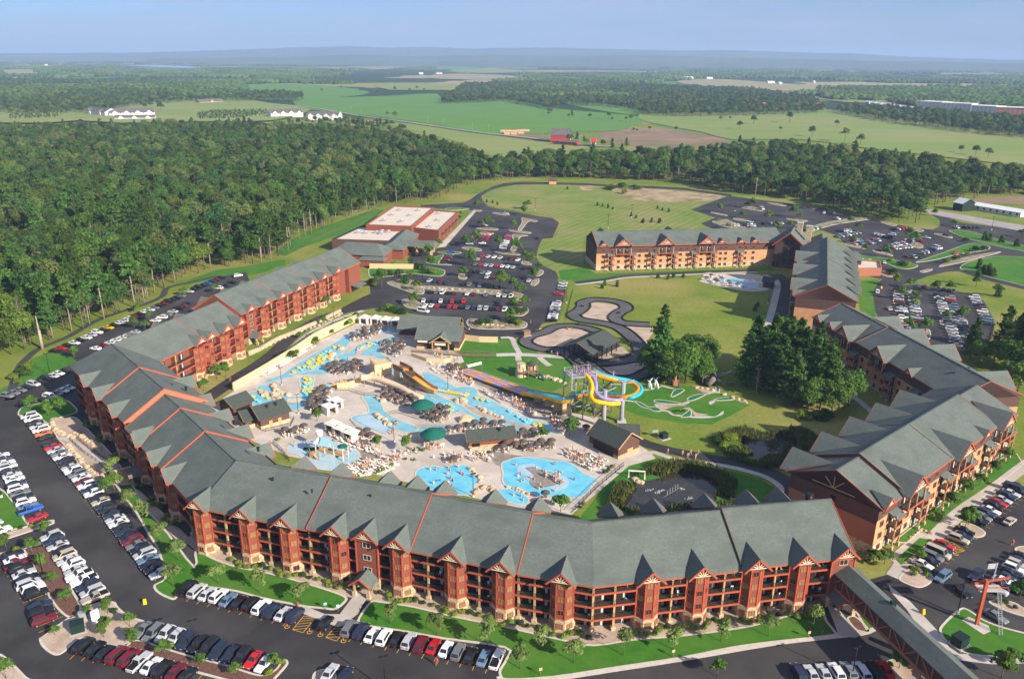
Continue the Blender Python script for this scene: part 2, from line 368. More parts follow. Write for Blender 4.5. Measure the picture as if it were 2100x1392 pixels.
# ------------------------------------------------------------------ ground, roads, lawns
def ground_material():
 m=bpy.data.materials.new('countryside'); m.use_nodes=True; t=m.node_tree; b=t.nodes['Principled BSDF']; b.inputs['Roughness'].default_value=0.95
 b.inputs['Specular IOR Level'].default_value=0.1
 L=t.links; tc=t.nodes.new('ShaderNodeTexCoord'); ob=tc.outputs['Object']
 # field mosaic far away
 mp=t.nodes.new('ShaderNodeMapping'); mp.inputs['Scale'].default_value=(1/900,1/620,1); mp.inputs['Rotation'].default_value=(0,0,0.3); L.new(ob,mp.inputs[0])
 wn=t.nodes.new('ShaderNodeTexNoise'); wn.inputs['Scale'].default_value=0.0015; wn.inputs['Detail'].default_value=4; L.new(ob,wn.inputs['Vector'])
 ad=t.nodes.new('ShaderNodeMix'); ad.data_type='RGBA'; ad.blend_type='ADD'; ad.inputs[0].default_value=0.9
 L.new(mp.outputs[0],ad.inputs[6]); L.new(wn.outputs['Color'],ad.inputs[7])
 v=t.nodes.new('ShaderNodeTexVoronoi'); v.inputs['Scale'].default_value=1.0; L.new(ad.outputs[2],v.inputs['Vector'])
 sp=t.nodes.new('ShaderNodeSeparateColor'); L.new(v.outputs['Color'],sp.inputs[0])
 cr=t.nodes.new('ShaderNodeValToRGB'); cr.color_ramp.interpolation='CONSTANT'
 els=cr.color_ramp.elements; els[0].position=0; els[0].color=(0.028,0.060,0.018,1); els[1].position=0.40; els[1].color=(0.26,0.25,0.09,1)
 for p,c in ((0.55,(0.095,0.20,0.045)),(0.68,(0.34,0.29,0.13)),(0.80,(0.03,0.06,0.02))):
  e=els.new(p); e.color=(*c,1)
 L.new(sp.outputs[0],cr.inputs[0])
 # near meadow
 n=t.nodes.new('ShaderNodeTexNoise'); n.inputs['Scale'].default_value=0.05; n.inputs['Detail'].default_value=9; L.new(ob,n.inputs['Vector'])
 mr=t.nodes.new('ShaderNodeMapRange'); mr.inputs[1].default_value=0.35; mr.inputs[2].default_value=0.65; L.new(n.outputs[0],mr.inputs[0])
 mx=t.nodes.new('ShaderNodeMix'); mx.data_type='RGBA'; mx.inputs[6].default_value=(0.125,0.195,0.024,1); mx.inputs[7].default_value=(0.205,0.235,0.042,1); L.new(mr.outputs[0],mx.inputs[0])
 n2=t.nodes.new('ShaderNodeTexNoise'); n2.inputs['Scale'].default_value=0.014; n2.inputs['Detail'].default_value=5; L.new(ob,n2.inputs['Vector'])
 mr2=t.nodes.new('ShaderNodeMapRange'); mr2.inputs[1].default_value=0.48; mr2.inputs[2].default_value=0.70; L.new(n2.outputs[0],mr2.inputs[0])
 mx2=t.nodes.new('ShaderNodeMix'); mx2.data_type='RGBA'; mx2.inputs[7].default_value=(0.32,0.265,0.09,1); L.new(mr2.outputs[0],mx2.inputs[0]); L.new(mx.outputs[2],mx2.inputs[6])
 n3=t.nodes.new('ShaderNodeTexNoise'); n3.inputs['Scale'].default_value=0.7; n3.inputs['Detail'].default_value=8; n3.inputs['Roughness'].default_value=0.7; L.new(ob,n3.inputs['Vector'])
 mr3=t.nodes.new('ShaderNodeMapRange'); mr3.inputs[1].default_value=0.3; mr3.inputs[2].default_value=0.7; mr3.inputs[3].default_value=0.72; mr3.inputs[4].default_value=1.2; L.new(n3.outputs[0],mr3.inputs[0])
 vm=t.nodes.new('ShaderNodeVectorMath'); vm.operation='SCALE'; L.new(mx2.outputs[2],vm.inputs[0]); L.new(mr3.outputs[0],vm.inputs['Scale'])
 # distance from the resort centre
 ln=t.nodes.new('ShaderNodeVectorMath'); ln.operation='LENGTH'; L.new(ob,ln.inputs[0])
 md=t.nodes.new('ShaderNodeMapRange'); md.inputs[1].default_value=1500; md.inputs[2].default_value=1650; L.new(ln.outputs['Value'],md.inputs[0])
 mf=t.nodes.new('ShaderNodeMix'); mf.data_type='RGBA'; L.new(md.outputs[0],mf.inputs[0]); L.new(vm.outputs[0],mf.inputs[6]); L.new(cr.outputs[0],mf.inputs[7])
 L.new(mf.outputs[2],b.inputs['Base Color'])
 return m
m_ground=ground_material()
b=MB()
XS=[-30000,-8000,-2500,-900,-300,0,300,900,2500,8000,30000]; YS=[-3000,-200,60,150,300,600,1200,3000,9000,29000]
for i in range(len(XS)-1):
 for j in range(len(YS)-1):
  b.face([(XS[i],YS[j],0),(XS[i+1],YS[j],0),(XS[i+1],YS[j+1],0),(XS[i],YS[j+1],0)])
tag(b.obj('ground',m_ground),'open grassy ground reaching out to the hazy horizon','ground',None,'structure')

Z_A=0.03
# west + south + south-east car parks: one asphalt sheet, lawns and islands lie on it
west_asphalt=[(505,558),(460,566),(373,605),(277,645),(187,690),(110,722),(150,733),(158,742),(110,763),(67,785),(27,802),(0,814),(-300,930),(-700,1700),(2700,1700),
    (2500,850),(2130,985),(1990,1085),(1830,1175),(1740,1200),(1217,1270),(640,1140),(400,1090),(180,850),(200,780),(260,735),(420,670),(520,600)]
sheet('car_park',GP(west_asphalt),Z_A,m_asph,'black asphalt car park and drive wrapping the red hotel wing','car park')
mid_lot=[(863,421),(950,416),(967,408),(980,398),(1010,383),(1033,376),(1067,373),(1113,374),(1167,375),(1267,379),(1400,385),(1500,399),(1500,403),(1400,390),(1267,383),(1167,379),
   (1113,378),(1060,379),(1027,384),(1000,393),(987,403),(990,413),(1000,423),(1020,428),(1060,435),(1100,443),(1133,447),(1147,457),(1133,488),(1112,490),(1103,510),(1100,527),
   (1110,543),(1140,557),(1145,570),(1143,577),(1163,587),(1157,613),(1150,633),(1143,660),(1113,663),(1097,680),(1083,690),(1027,696),(957,698),(950,655),(860,646),(800,636),(767,632),(712,641),
   (672,652),(640,655),(690,637),(742,610),(760,602),(757,573),(770,566),(820,560),(838,548),(836,530),(850,520),(887,512),(913,506),(977,434),(960,430),(863,427)]
sheet('car_park',GP(mid_lot),Z_A+0.02,m_asph,'dark asphalt car park in front of the flat-roofed conference hall','car park')
z1=lambda p: K(p,1400,400)
east_lot=z1([(50,90),(280,5),(480,30),(850,75),(1250,170),(1450,205),(1540,212),(1585,190),(1580,150),(1510,112),(1640,140),(1680,165),(2100,215),(2400,280),(2500,700),(2100,582),(1850,520),(1700,470),
    (1620,472),(1500,502),(1400,540),(1345,556),(1440,548),(1690,590),(1790,618),(1850,650),(1920,770),(1910,850),(1830,980),(1620,990),(1360,870),(1205,760),(1180,700),(1165,600),(1180,550),
    (1230,520),(1150,500),(1050,440),(1035,340),(950,250),(850,215),(600,245),(400,205),(200,215),(110,175),(200,140)])
sheet('car_park',GP(east_lot),Z_A,m_asph,'wide asphalt car parks and drives behind the orange hotel wing','car park')
sheet('road',GP(z1([(1470,78),(2100,188),(2500,255),(2500,295),(2100,226),(1520,118)])),Z_A+0.04,m_hwy,'pale concrete highway passing the east car park','road')
# road from the middle car park down along the water park
za=lambda p: K(p,480,640,5.524)
zb=lambda p: K(p,820,640,5.524)
zc=lambda p: K(p,560,840,5.524)
zd=lambda p: K(p,900,840,5.524)
ze=lambda p: K(p,1160,700,5.524)
zf=lambda p: K(p,1240,840,5.0)
z4=lambda p: K(p,0,700)
z7=lambda p: K(p,0,400)
z8=lambda p: K(p,700,400)
zt=lambda p: K(p,700,80)
zq=lambda p: K(p,1180,430,4.023)
zs=lambda p: K(p,1400,1000)
zsl=lambda p: K(p,0,1000)
zsm=lambda p: K(p,700,1000)
strip('road',GP([(750,622),(700,640),(660,652),(625,671),(598,690),(562,724),(530,748),(485,776),(440,806),(410,826)]),6.2,Z_A+0.06,m_asph,'narrow dark service drive between the red wing and the water park','road')
strip('footpath',GP([(745,637),(700,652),(665,667),(630,687),(600,712),(560,745),(520,775),(490,797)]),2.4,Z_A+0.03,m_conc,'pale concrete walk beside the service drive','footpath')
strip('road',GP(zq([(0,605),(250,575),(430,545),(700,530),(1000,518),(1250,508),(1500,500)])),5.0,Z_A,m_asph,'curving dark path in front of the orange wing','road')
strip('footpath',GP(zq([(0,620),(250,590),(430,560),(700,548),(1000,532),(1250,522),(1500,515)])),2.2,Z_A+0.03,m_conc,'pale concrete walk along the curving dark path','footpath')
strip('road',GP(zq([(1640,530),(1720,600),(1715,700),(1680,850),(1640,1030),(1610,1150)])),8.0,Z_A,m_asph,'shaded drive west of the orange wing','road')
strip('footpath',GP(zq([(1560,540),(1650,580),(1665,650),(1630,800),(1580,970)])),3.2,Z_A+0.03,m_conc,'pale concrete walk beside the shaded drive','footpath')
strip('road',GP(zf([(290,285),(420,345),(600,400),(830,450),(1050,490),(1350,540),(1600,610),(1800,690),(1900,790),(1920,900)])),4.6,Z_A,m_asph,'dark footway curving round the reed pond','road')
strip('footpath',GP(zf([(300,500),(480,440),(560,455),(700,500),(950,535),(1200,570),(1450,625),(1650,690),(1790,780),(1800,860)])),1.9,Z_A+0.03,m_conc,'pale kerb walk beside the pond footway','footpath')
strip('footpath',GP([(1840,880),(1800,855),(1775,833),(1740,805),(1700,780)]),2.2,Z_A+0.03,m_conc,'pale walk running along the shaded orange wing','footpath')
strip('footpath',GP(z7([(60,1260),(110,1080),(170,1000),(250,940),(420,870),(600,770),(800,700),(920,660),(1000,620),(1035,570),(1200,530),(1340,497)])),3.0,0.03,m_asph2,'worn grey path along the forest edge','footpath')

# lawns inside the resort
lawn_s1=zsl([(1195,480),(1040,280),(900,120),(820,-20),(760,-120),(640,-130),(680,-60),(740,30),(830,150),(900,270),(960,370),(1000,480),(1010,560),(945,600),(960,640),(1020,675),(1080,685),(1150,610),(1280,615),(1450,640),
    (1600,680),(1800,720),(1880,735),(1985,745),(2060,750),(2120,710),(2130,670),(2000,620),(1800,560),(1600,510),(1480,490),(1330,440),(1200,380)])
island(GP(lawn_s1),m_lawn,'long green lawn along the west and south red facades, west piece',3,0.5,name='lawn',fillname='turf')
lawn_s2=zsm([(180,700),(110,790),(100,830),(140,850),(400,890),(620,930),(1000,985),(1010,1050),(970,1120),(975,1160),(1020,1185),(1300,1170),(1700,1110),(2100,1050),(2400,990),(2650,955),(3030,912),(3045,890),(2990,820),(2950,750),(2800,770),(2500,850),(2100,905),
    (1800,930),(1550,965),(1350,930),(1000,850),(700,790),(450,730),(250,700)])
island(GP(lawn_s2),m_lawn,'long green lawn below the south red facade, east piece',3,0.5,name='lawn',fillname='turf')
island(GP(zs([(985,560),(1000,640),(1060,760),(1130,880),(1150,890),(1240,815),(1150,690),(1050,590)])),m_lawn,'small lawn in the shade of the covered bridge',3,0.5,name='lawn',fillname='turf')
island(GP(zs([(1700,745),(1590,845),(1580,890),(1620,950),(1720,1010),(1850,1040),(2100,1045),(2400,1040),(2400,960),(2100,890),(1950,850),(1850,810),(1760,750)])),m_lawn,'round-ended lawn holding the red ride tower',3,0.5,name='lawn',fillname='turf')
east_lawn=K([(960,1385),(1270,1140),(1500,965),(1890,670),(2010,600),(2070,690),(2090,720),(1890,880),(1640,1090),(1400,1310),(1330,1330),(1220,1275),(1090,1395)],1600,780,4.18)
island(GP(east_lawn),m_lawn,'green lawn along the sunlit orange facade',0,0.3,name='lawn',fillname='turf')
strip('footpath',GP(zs([(1330,440),(1500,350),(1700,160),(1900,20),(2100,-130),(2300,-280)])),3.6,Z_A+0.10,m_conc,'broad concrete walk beside the orange facade lawn','footpath')
sheet('footpath',GP(zs([(1340,470),(1460,470),(1535,560),(1490,610),(1440,615),(1250,530),(1300,460),(1260,430),(1450,270),(1560,300),(1460,390),(1340,450)])),Z_A+0.06,m_conc,'concrete forecourt at the corner of the orange wing','footpath')
sheet('lawn',GP(zs([(1310,440),(1460,310),(1535,320),(1345,475)])),Z_A+0.12,m_lawn,'little triangular lawn by the corner forecourt','lawn')
island(GP(zs([(1390,500),(1470,485),(1540,545),(1520,590),(1450,615),(1350,580),(1330,550)])),m_gravel,'gravel planting bed at the corner of the orange wing')
sheet('lawn',GP([(1200,548),(1222,561),(1400,556),(1580,547),(1590,553),(1540,558),(1300,566),(1180,577),(1150,573),(1145,555)]),0.02,m_lawn,'green lawn strip before the distant orange facade','lawn')
sheet('lawn',GP([(1600,575),(1640,560),(1640,690),(1615,700),(1605,640),(1612,600)]),0.02,m_lawn,'shaded lawn strip west of the north-south orange wing','lawn')
sheet('lawn',GP([(1755,575),(1805,572),(1790,600),(1797,655),(1765,645)]),0.05,m_lawn,'green lawn east of the north-south orange wing','lawn')
# gravel beds at the foot of the red facades
bed_s=zsl([(1160,300),(1120,320),(1230,405),(1330,440),(1480,490),(1600,510),(1800,560),(2000,620),(2130,670),(2250,690),(2350,700),(2550,730),(2800,790),(3100,850),(3450,930),(3650,965),(3900,930),(4200,905),(4600,850),(4900,770),(5050,740),(5060,690),(4800,640),(3650,780),(2000,440),(1250,280)])
sheet('gravel_bed',GP(bed_s),0.07,m_gravel,'pinkish gravel bed along the foot of the south red facade','gravel bed')
sheet('gravel_bed',GP([(385,1115),(390,1105),(340,1055),(285,1005),(270,1000),(300,1045),(345,1090),(375,1120)]),0.075,m_gravel,'gravel bed along the foot of the west red facade','gravel bed')
sheet('footpath',GP(zsl([(2200,640),(2270,660),(2200,780),(2110,850),(2080,860),(1870,780),(1850,740),(1890,735),(2000,780),(2090,780),(2150,700)])),0.20,m_conc,'concrete walk from the south stair porch to the car park','footpath')
sheet('footpath',GP(zs([(890,730),(950,740),(1060,870),(1140,890),(1060,925),(960,915),(930,830)])),0.20,m_conc,'concrete walk from the end stair porch to the drive','footpath')
# concrete edge along the south drive
strip('footpath',GP(zsm([(970,1160),(1020,1190),(1300,1178),(1700,1118),(2100,1056),(2650,962),(3030,918),(3240,890),(3350,815)])),1.1,Z_A+0.13,m_kerb,'pale concrete gutter along the south drive','footpath',3)
sheet('footpath',GP(zs([(1270,600),(1400,700),(1560,870),(1640,980),(1700,1020),(2100,1040),(2400,1030),(2400,1075),(1900,1085),(1700,1060),(1600,1010),(1500,930),(1380,750),(1280,640)])),Z_A+0.03,m_conc,'concrete path under and beyond the covered bridge','footpath')

# conference hall surroundings
sheet('footpath',GP(z8([(820,88),(830,100),(640,320),(590,325),(720,190)])),0.10,m_conc,'pale sidewalk along the conference hall','footpath')
sheet('lawn',GP([(560,520),(600,490),(640,472),(700,452),(770,428),(790,430),(760,455),(700,480),(620,508),(585,525)]),0.02,m_lawn,'mown grass strip behind the conference hall','lawn')
sheet('lawn',GP(z7([(1120,560),(1190,510),(1340,460),(1500,440),(1660,410),(1750,400),(1760,430),(1640,470),(1500,500),(1380,500),(1250,530)])),0.02,m_lawn,'green grass bank behind the northwest red wing','lawn')
sheet('lawn',GP(z7([(320,960),(500,985),(450,1060),(300,1120),(130,1180),(0,1260),(0,1200),(110,1130),(190,1010)])),0.02,m_lawn,'green grass bank beside the northwest car park','lawn')
sheet('lawn',GP([(920,690),(960,697),(1020,690),(1040,690),(1065,705),(1105,723),(1150,725),(1190,720),(1240,732),(1180,750),(1165,790),(1100,815),(1050,805),(1000,780),(940,745),(950,735)]),0.02,m_lawn,'green lawn between the water park and the go-kart track','lawn')
for pts,w,lab in (([(1027,693),(1048,693),(1056,708),(1066,726)],2.2,'narrow concrete walk down to the crossing on the lawn'),([(1018,728),(1066,727),(1120,730),(1165,733)],3.4,'concrete walk across the lawn to the kart shelter'),
     ([(1062,729),(1064,740)],2.4,'short concrete spur to the climbing fort'),([(1106,733),(1120,745),(1128,750)],2.4,'short concrete spur to the putting greens')):
 strip('footpath',GP(pts),w,0.06+w*0.004,m_conc,lab,'footpath',3)
sheet('lawn',GP(ze([(0,600),(380,470),(700,480),(1100,500),(1400,510),(1700,560),(1900,660),(2090,720),(1850,850),(1650,940),(1300,920),(900,860),(450,700),(200,660)])),0.015,m_lawn,'deep green lawn round the miniature golf course','lawn')
sheet('lawn',GP(zf([(0,780),(150,650),(330,520),(540,490),(650,490),(830,545),(1100,590),(1350,640),(1600,720),(1760,810),(1780,900),(1700,960),(900,1080),(300,1100),(-300,1180),(-220,1060)])),0.015,m_lawn,'green bank round the fountain pond','lawn')
# striped hill behind the orange wing: paler mown stripes
def stripe_mat():
 m=M('striped_mowing',(0.13,0.20,0.030),(0.19,0.24,0.046),scale=0.08,detail=8,c3=(0.27,0.24,0.09),scale3=0.025,rough=0.95)
 t=m.node_tree; b_=t.nodes['Principled BSDF']; old=b_.inputs['Base Color'].links[0].from_socket
 tc=t.nodes.new('ShaderNodeTexCoord'); mp=t.nodes.new('ShaderNodeMapping'); mp.inputs['Rotation'].default_value=(0,0,0.55); t.links.new(tc.outputs['Object'],mp.inputs[0])
 w=t.nodes.new('ShaderNodeTexWave'); w.inputs['Scale'].default_value=0.055; w.inputs['Distortion'].default_value=1.2; w.inputs['Detail'].default_value=1; t.links.new(mp.outputs[0],w.inputs['Vector'])
 mx=t.nodes.new('ShaderNodeMix'); mx.data_type='RGBA'; mx.blend_type='MULTIPLY'; mx.inputs[0].default_value=1
 cr=t.nodes.new('ShaderNodeValToRGB'); cr.color_ramp.elements[0].position=0.35; cr.color_ramp.elements[1].position=0.65; cr.color_ramp.elements[0].color=(0.88,0.91,0.84,1); cr.color_ramp.elements[1].color=(1.05,1.05,1.02,1)
 t.links.new(w.outputs['Fac'],cr.inputs[0]); t.links.new(old,mx.inputs[6]); t.links.new(cr.outputs[0],mx.inputs[7]); t.links.new(mx.outputs[2],b_.inputs['Base Color'])
 return m
m_stripe=stripe_mat()
sheet('hill',GP([(1003,392),(1030,382),(1070,379),(1170,380),(1280,384),(1400,391),(1500,405),(1415,430),(1460,446),(1430,465),(1380,478),(1205,480),(1198,540),(1143,555),(1112,540),(1104,525),(1110,500),(1138,490),(1150,455),(1130,443),(1060,431),(1003,420),(992,405)]),0.012,m_stripe,'mown grassy rise with pale stripes behind the orange wing','hill',2)
sheet('bare_earth',GP([(1255,390),(1290,384),(1350,388),(1420,394),(1480,402),(1450,412),(1360,414),(1290,407)]),0.03,m_dirt,'sandy bare patch with weeds on the grassy rise','earth',4)
sheet('bare_earth',GP([(1190,382),(1215,381),(1218,389),(1195,390)]),0.03,m_dirt,'small sandy patch beside the brick hut','earth',4)
# planted strips inside the east car parks
for pts,mt,lab in (
 ([(1040,358),(1260,392),(1430,428),(1440,442),(1390,456),(1320,450),(1240,420),(1040,374)],m_lawn,'planted strip with orange flowers by the east entrance drive'),
 ([(1440,410),(1560,370),(1720,312),(1800,296),(1870,308),(1892,328),(1840,345),(1700,365),(1560,398),(1460,414)],m_lawn,'grass strip between the entrance drive and the east lot'),
 ([(1580,436),(1640,410),(1780,375),(1940,350),(1935,360),(1740,410),(1600,440)],m_bed,'thin gravel median with shrubs on the east drive'),
 ([(1458,470),(1500,458),(1535,455),(1530,465),(1480,478)],m_bed,'tiny gravel median on the east drive'),
 ([(1220,470),(1280,470),(1330,480),(1320,495),(1270,505),(1225,490)],m_bed,'round gravel bed with orange flowers by the brick annex'),
 ([(1640,218),(1760,222),(1900,262),(2100,312),(2400,380),(2400,420),(2100,348),(1950,318),(1800,282),(1700,250)],m_lawn,'grass verge between the main drive and the far east lot'),
 ([(1705,452),(1740,420),(1860,390),(2000,378),(2400,420),(2400,640),(2100,560),(1900,510),(1760,470)],m_lawn,'grass mound east of the main drive'),
 ([(360,78),(420,72),(490,92),(480,100),(420,92)],m_bed,'planter island with two trees in the upper east lot'),
 ([(175,105),(260,120),(270,130),(190,115)],m_bed,'slim planter island at the west end of the upper east lot'),
 ([(318,142),(420,155),(430,168),(330,155)],m_bed,'slim planter island behind the orange roof'),
 ([(640,142),(700,148),(768,158),(740,165),(660,155)],m_bed,'planter island with two trees in the middle of the upper east lot'),
 ([(710,68),(760,66),(825,80),(800,88)],m_bed,'planter island beside a red car in the upper east lot'),
 ([(520,48),(580,52),(640,66),(600,68)],m_bed,'planter island on the far side of the upper east lot'),
 ([(1215,165),(1280,172),(1320,185),(1280,190)],m_bed,'planter island near the tall dark trees'),
 ([(1370,200),(1440,205),(1485,220),(1440,225)],m_bed,'planter island at the top corner of the east lot'),
 ([(1545,238),(1600,240),(1660,258),(1640,266)],m_bed,'planter island beside a dark car in the east lot'),
 ([(750,212),(900,165),(1100,138),(1160,150),(1120,155),(930,185),(800,222)],m_bed,'long planted divider crossing the east lot'),
 ([(1380,268),(1470,305),(1475,325),(1430,325),(1370,290)],m_bed,'planter island with trees in the lower east lot'),
 ([(1000,300),(1060,305),(1130,325),(1110,332),(1020,315)],m_bed,'planter island at the near end of the east lot'),
 ([(1170,340),(1230,350),(1290,368),(1280,376),(1190,355)],m_bed,'planter island below the row of cars in the east lot'),
 ([(180,165),(260,150),(300,165),(420,215),(300,205)],m_bed,'planted bed behind the distant orange roof'),
 ([(1300,590),(1335,600),(1345,650),(1330,680),(1295,660)],m_bed,'planter island with a tree at the top of the lower east lot'),
 ([(1390,615),(1440,640),(1450,680),(1420,690),(1390,660)],m_bed,'planter island with a tree beside the first car row'),
 ([(1360,820),(1400,815),(1420,850),(1400,870),(1360,860)],m_bed,'planter island with a tree low in the first car row'),
 ([(1470,825),(1520,830),(1525,880),(1490,890),(1465,860)],m_bed,'planter island with a tree at the foot of the second car row'),
 ([(1590,765),(1640,760),(1650,790),(1600,800),(1580,785)],m_bed,'planter island with a tree in the third car row'),
 ([(1690,770),(1740,765),(1755,795),(1720,805)],m_bed,'planter island with a tree in the fourth car row')):
 island(GP(z1(pts)),mt,lab,4,0.4,z0=0.02)
# islands of the middle car park
for pts,mt,lab in (
 ([(180,440),(300,425),(400,430),(520,440),(620,458),(640,475),(620,498),(560,500),(420,485),(300,500),(180,508)],m_lawn,'long planted island below the conference entrance'),
 ([(280,540),(400,520),(470,540),(510,580),(500,610),(440,605),(380,585)],m_bed,'gravel island at the corner of the conference car park'),
 ([(480,560),(640,565),(760,575),(900,580),(1060,595),(1130,620),(1130,645),(1080,650),(1050,625),(900,610),(700,592),(560,588)],m_bed,'rock divider island between two car rows'),
 ([(370,650),(420,640),(480,660),(505,690),(480,705),(400,690)],m_bed,'gravel island left of the lowest car row'),
 ([(1030,700),(1090,690),(1145,695),(1150,720),(1110,745),(1050,742),(1015,730)],m_bed,'gravel island right of the lowest car row'),
 ([(780,765),(900,768),(1060,775),(1130,780),(1145,800),(1120,820),(1000,828),(800,818)],m_bed,'rock garden island below the conference car park'),
 ([(740,325),(790,318),(850,330),(860,345),(780,340)],m_bed,'planter island at the foot of the first double row'),
 ([(940,345),(1000,345),(1090,362),(1090,372),(980,362)],m_bed,'planter island at the foot of the second double row'),
 ([(830,205),(880,200),(960,208),(950,218),(860,214)],m_bed,'planter island halfway up the first double row'),
 ([(835,232),(900,228),(940,238),(900,246),(850,242)],m_bed,'thin planter island above the parked red cars'),
 ([(1030,215),(1090,220),(1165,230),(1150,238),(1060,228)],m_bed,'planter island halfway up the second double row'),
 ([(1050,245),(1110,244),(1150,252),(1100,262),(1075,340),(1040,340),(1060,290)],m_bed,'planted spine beside the second double row'),
 ([(1110,140),(1140,145),(1205,158),(1190,166),(1150,165),(1110,215),(1085,215),(1110,170)],m_bed,'planted spine at the far end of the second double row'),
 ([(930,108),(990,112),(1040,120),(1000,126),(950,118)],m_bed,'planter island at the far end of the car park'),
 ([(820,92),(865,94),(850,102),(810,100)],m_bed,'tiny planter at the end of the sidewalk'),
 ([(640,85),(700,78),(790,82),(740,92),(660,96)],m_lawn,'grass oval at the north road bend'),
 ([(720,490),(750,485),(775,505),(760,520),(725,515)],m_bed,'planter island at the west end of the middle rows'),
 ([(820,385),(850,388),(845,400),(815,398)],m_bed,'planter island at the west end of the upper middle row'),
 ([(1120,405),(1165,420),(1165,432),(1110,425)],m_bed,'planter island at the east end of the upper middle row'),
 ([(1190,470),(1225,460),(1245,470),(1235,490),(1200,500)],m_bed,'planter island at the east end of the middle rows'),
 ([(1180,525),(1215,515),(1215,540),(1190,558),(1165,552)],m_bed,'planter island at the lower east end of the middle rows'),
 ([(510,400),(560,385),(630,370),(600,420),(650,425),(680,432),(600,430),(530,420)],m_lawn,'grass island in the conference drop-off loop'),
 ([(590,352),(650,345),(735,352),(720,362),(640,362)],m_lawn,'narrow grass island above the drop-off loop')):
 island(GP(z8(pts)),mt,lab,4,0.4,z0=0.03)
# islands of the lower left car park
for pts,mt,lab,fn in (
 ([(250,345),(300,340),(380,460),(440,610),(500,720),(490,770),(420,800),(330,720),(240,560),(150,400),(130,370),(190,350)],m_mulch,'reddish mulch median between the two left car rows','bed'),
 ([(240,930),(270,910),(420,800),(510,770),(560,720),(660,700),(710,705),(730,735),(800,790),(900,825),(850,860),(830,920),(750,990),(560,935),(480,935),(420,990),(370,1025),(320,1025),(260,980)],m_gravel,'large gravel island with transformers in the left car park','bed'),
 ([(850,935),(1000,980),(1200,1040),(1400,1090),(1600,1150),(1690,1120),(1740,1055),(1775,1080),(1700,1170),(1640,1240),(1400,1190),(1000,1080),(740,990)],m_mulch,'reddish mulch median between the bottom car rows','bed'),
 ([(0,290),(110,260),(310,200),(335,210),(320,225),(200,265),(0,330),(-200,380),(-200,340)],m_gravel,'gravel tongue at the end of the upper left car row','bed'),
 ([(-60,1020),(0,1020),(60,1060),(160,1160),(190,1200),(-60,1300)],m_gravel,'gravel corner island at the bottom left','bed'),
 ([(0,0),(40,30),(110,120),(160,200),(180,235),(100,255),(0,285),(-200,330),(-250,0),(-50,-80)],m_lawn,'worn grass median left of the blue pickup','turf'),
 ([(380,280),(400,290),(380,320),(255,345),(0,430),(-100,470),(-100,430),(130,370),(240,330)],m_gravel,'gravel tongue at the head of the mulch median','bed'),
 ([(1930,1140),(1990,1115),(2060,1125),(2060,1200),(1930,1200)],m_gravel,'gravel island end at the bottom edge','bed')):
 island(GP(zsl(pts)),mt,lab,4,0.45,z0=0.02,fillname=fn)
for pts,mt,lab in (
 ([(110,455),(130,410),(200,390),(300,370),(400,360),(460,400),(470,440),(330,480),(300,510),(240,475),(170,455)],m_lawn,'lawn corner at the northwest bend of the red wing'),
 ([(310,480),(400,470),(470,470),(560,560),(640,640),(720,730),(760,790),(810,840),(800,880),(690,880),(600,860),(560,860),(480,760),(400,650),(340,580)],m_gravel,'gravel and boulder bank below the west facade')):
 island(GP(z4(pts)),mt,lab,4,0.4,z0=0.03,name='bank')
for pts,mt,lab in (
 ([(1710,220),(1780,225),(1860,270),(1850,300),(1790,305),(1730,260)],m_gravel,'gravel island in the car row by the orange facade'),
 ([(2040,380),(2080,360),(2150,370),(2200,430),(2100,420)],m_gravel,'gravel island at the right edge'),
 ([(1880,700),(1960,690),(2050,710),(2100,740),(2250,800),(2250,830),(2050,780),(1940,740)],m_gravel,'gravel island beside the ride tower drive'),
 ([(1240,1085),(1330,1040),(1420,1020),(1520,1080),(1560,1150),(1500,1200),(1300,1200)],m_gravel,'gravel bed at the foot of the covered bridge pillars'),
 ([(1010,800),(1060,790),(1130,850),(1145,885),(1080,885),(1030,840)],m_mulch,'dark mulch bed beside the end stair walk')):
 island(GP(zs(pts)),mt,lab,4,0.4,z0=0.02)
# ------------------------------------------------------------------ hotel wings
FL=3.1                       
EAVE=12.5; RIDGE=19.4; OH=0.9
def frame_on(line,p,outsign):
 """nearest point on a polyline: returns (s, point, right, outward)"""
 best=None; s0=0.0
 for i in range(len(line)-1):
  a,b=line[i],line[i+1]; e=Vector((b.x-a.x,b.y-a.y,0)); L=e.length; e.normalize()
  t=max(0.0,min(L,(Vector((p.x-a.x,p.y-a.y,0))).dot(e))); q=a+e*t
  d=(Vector((q.x-p.x,q.y-p.y,0))).length
  if best is None or d<best[0]: best=(d,s0+t,q,e)
  s0+=L
 return best[1]
def at_s(line,s,outsign):
 s0=0.0
 for i in range(len(line)-1):
  a,b=line[i],line[i+1]; e=Vector((b.x-a.x,b.y-a.y,0)); L=e.length; e.normalize()
  if s<=s0+L+1e-6 or i==len(line)-2:
   q=a+e*(s-s0); n=Vector((-e.y,e.x,0))*outsign
   right=(-n).cross(Vector((0,0,1)))
   return Vector((q.x,q.y,0)),right,n,math.atan2(right.y,right.x)
  s0+=L
def cum(line):
 out=[0.0]
 for i in range(len(line)-1): out.append(out[-1]+(Vector((line[i+1].x-line[i].x,line[i+1].y-line[i].y,0))).length)
 return out

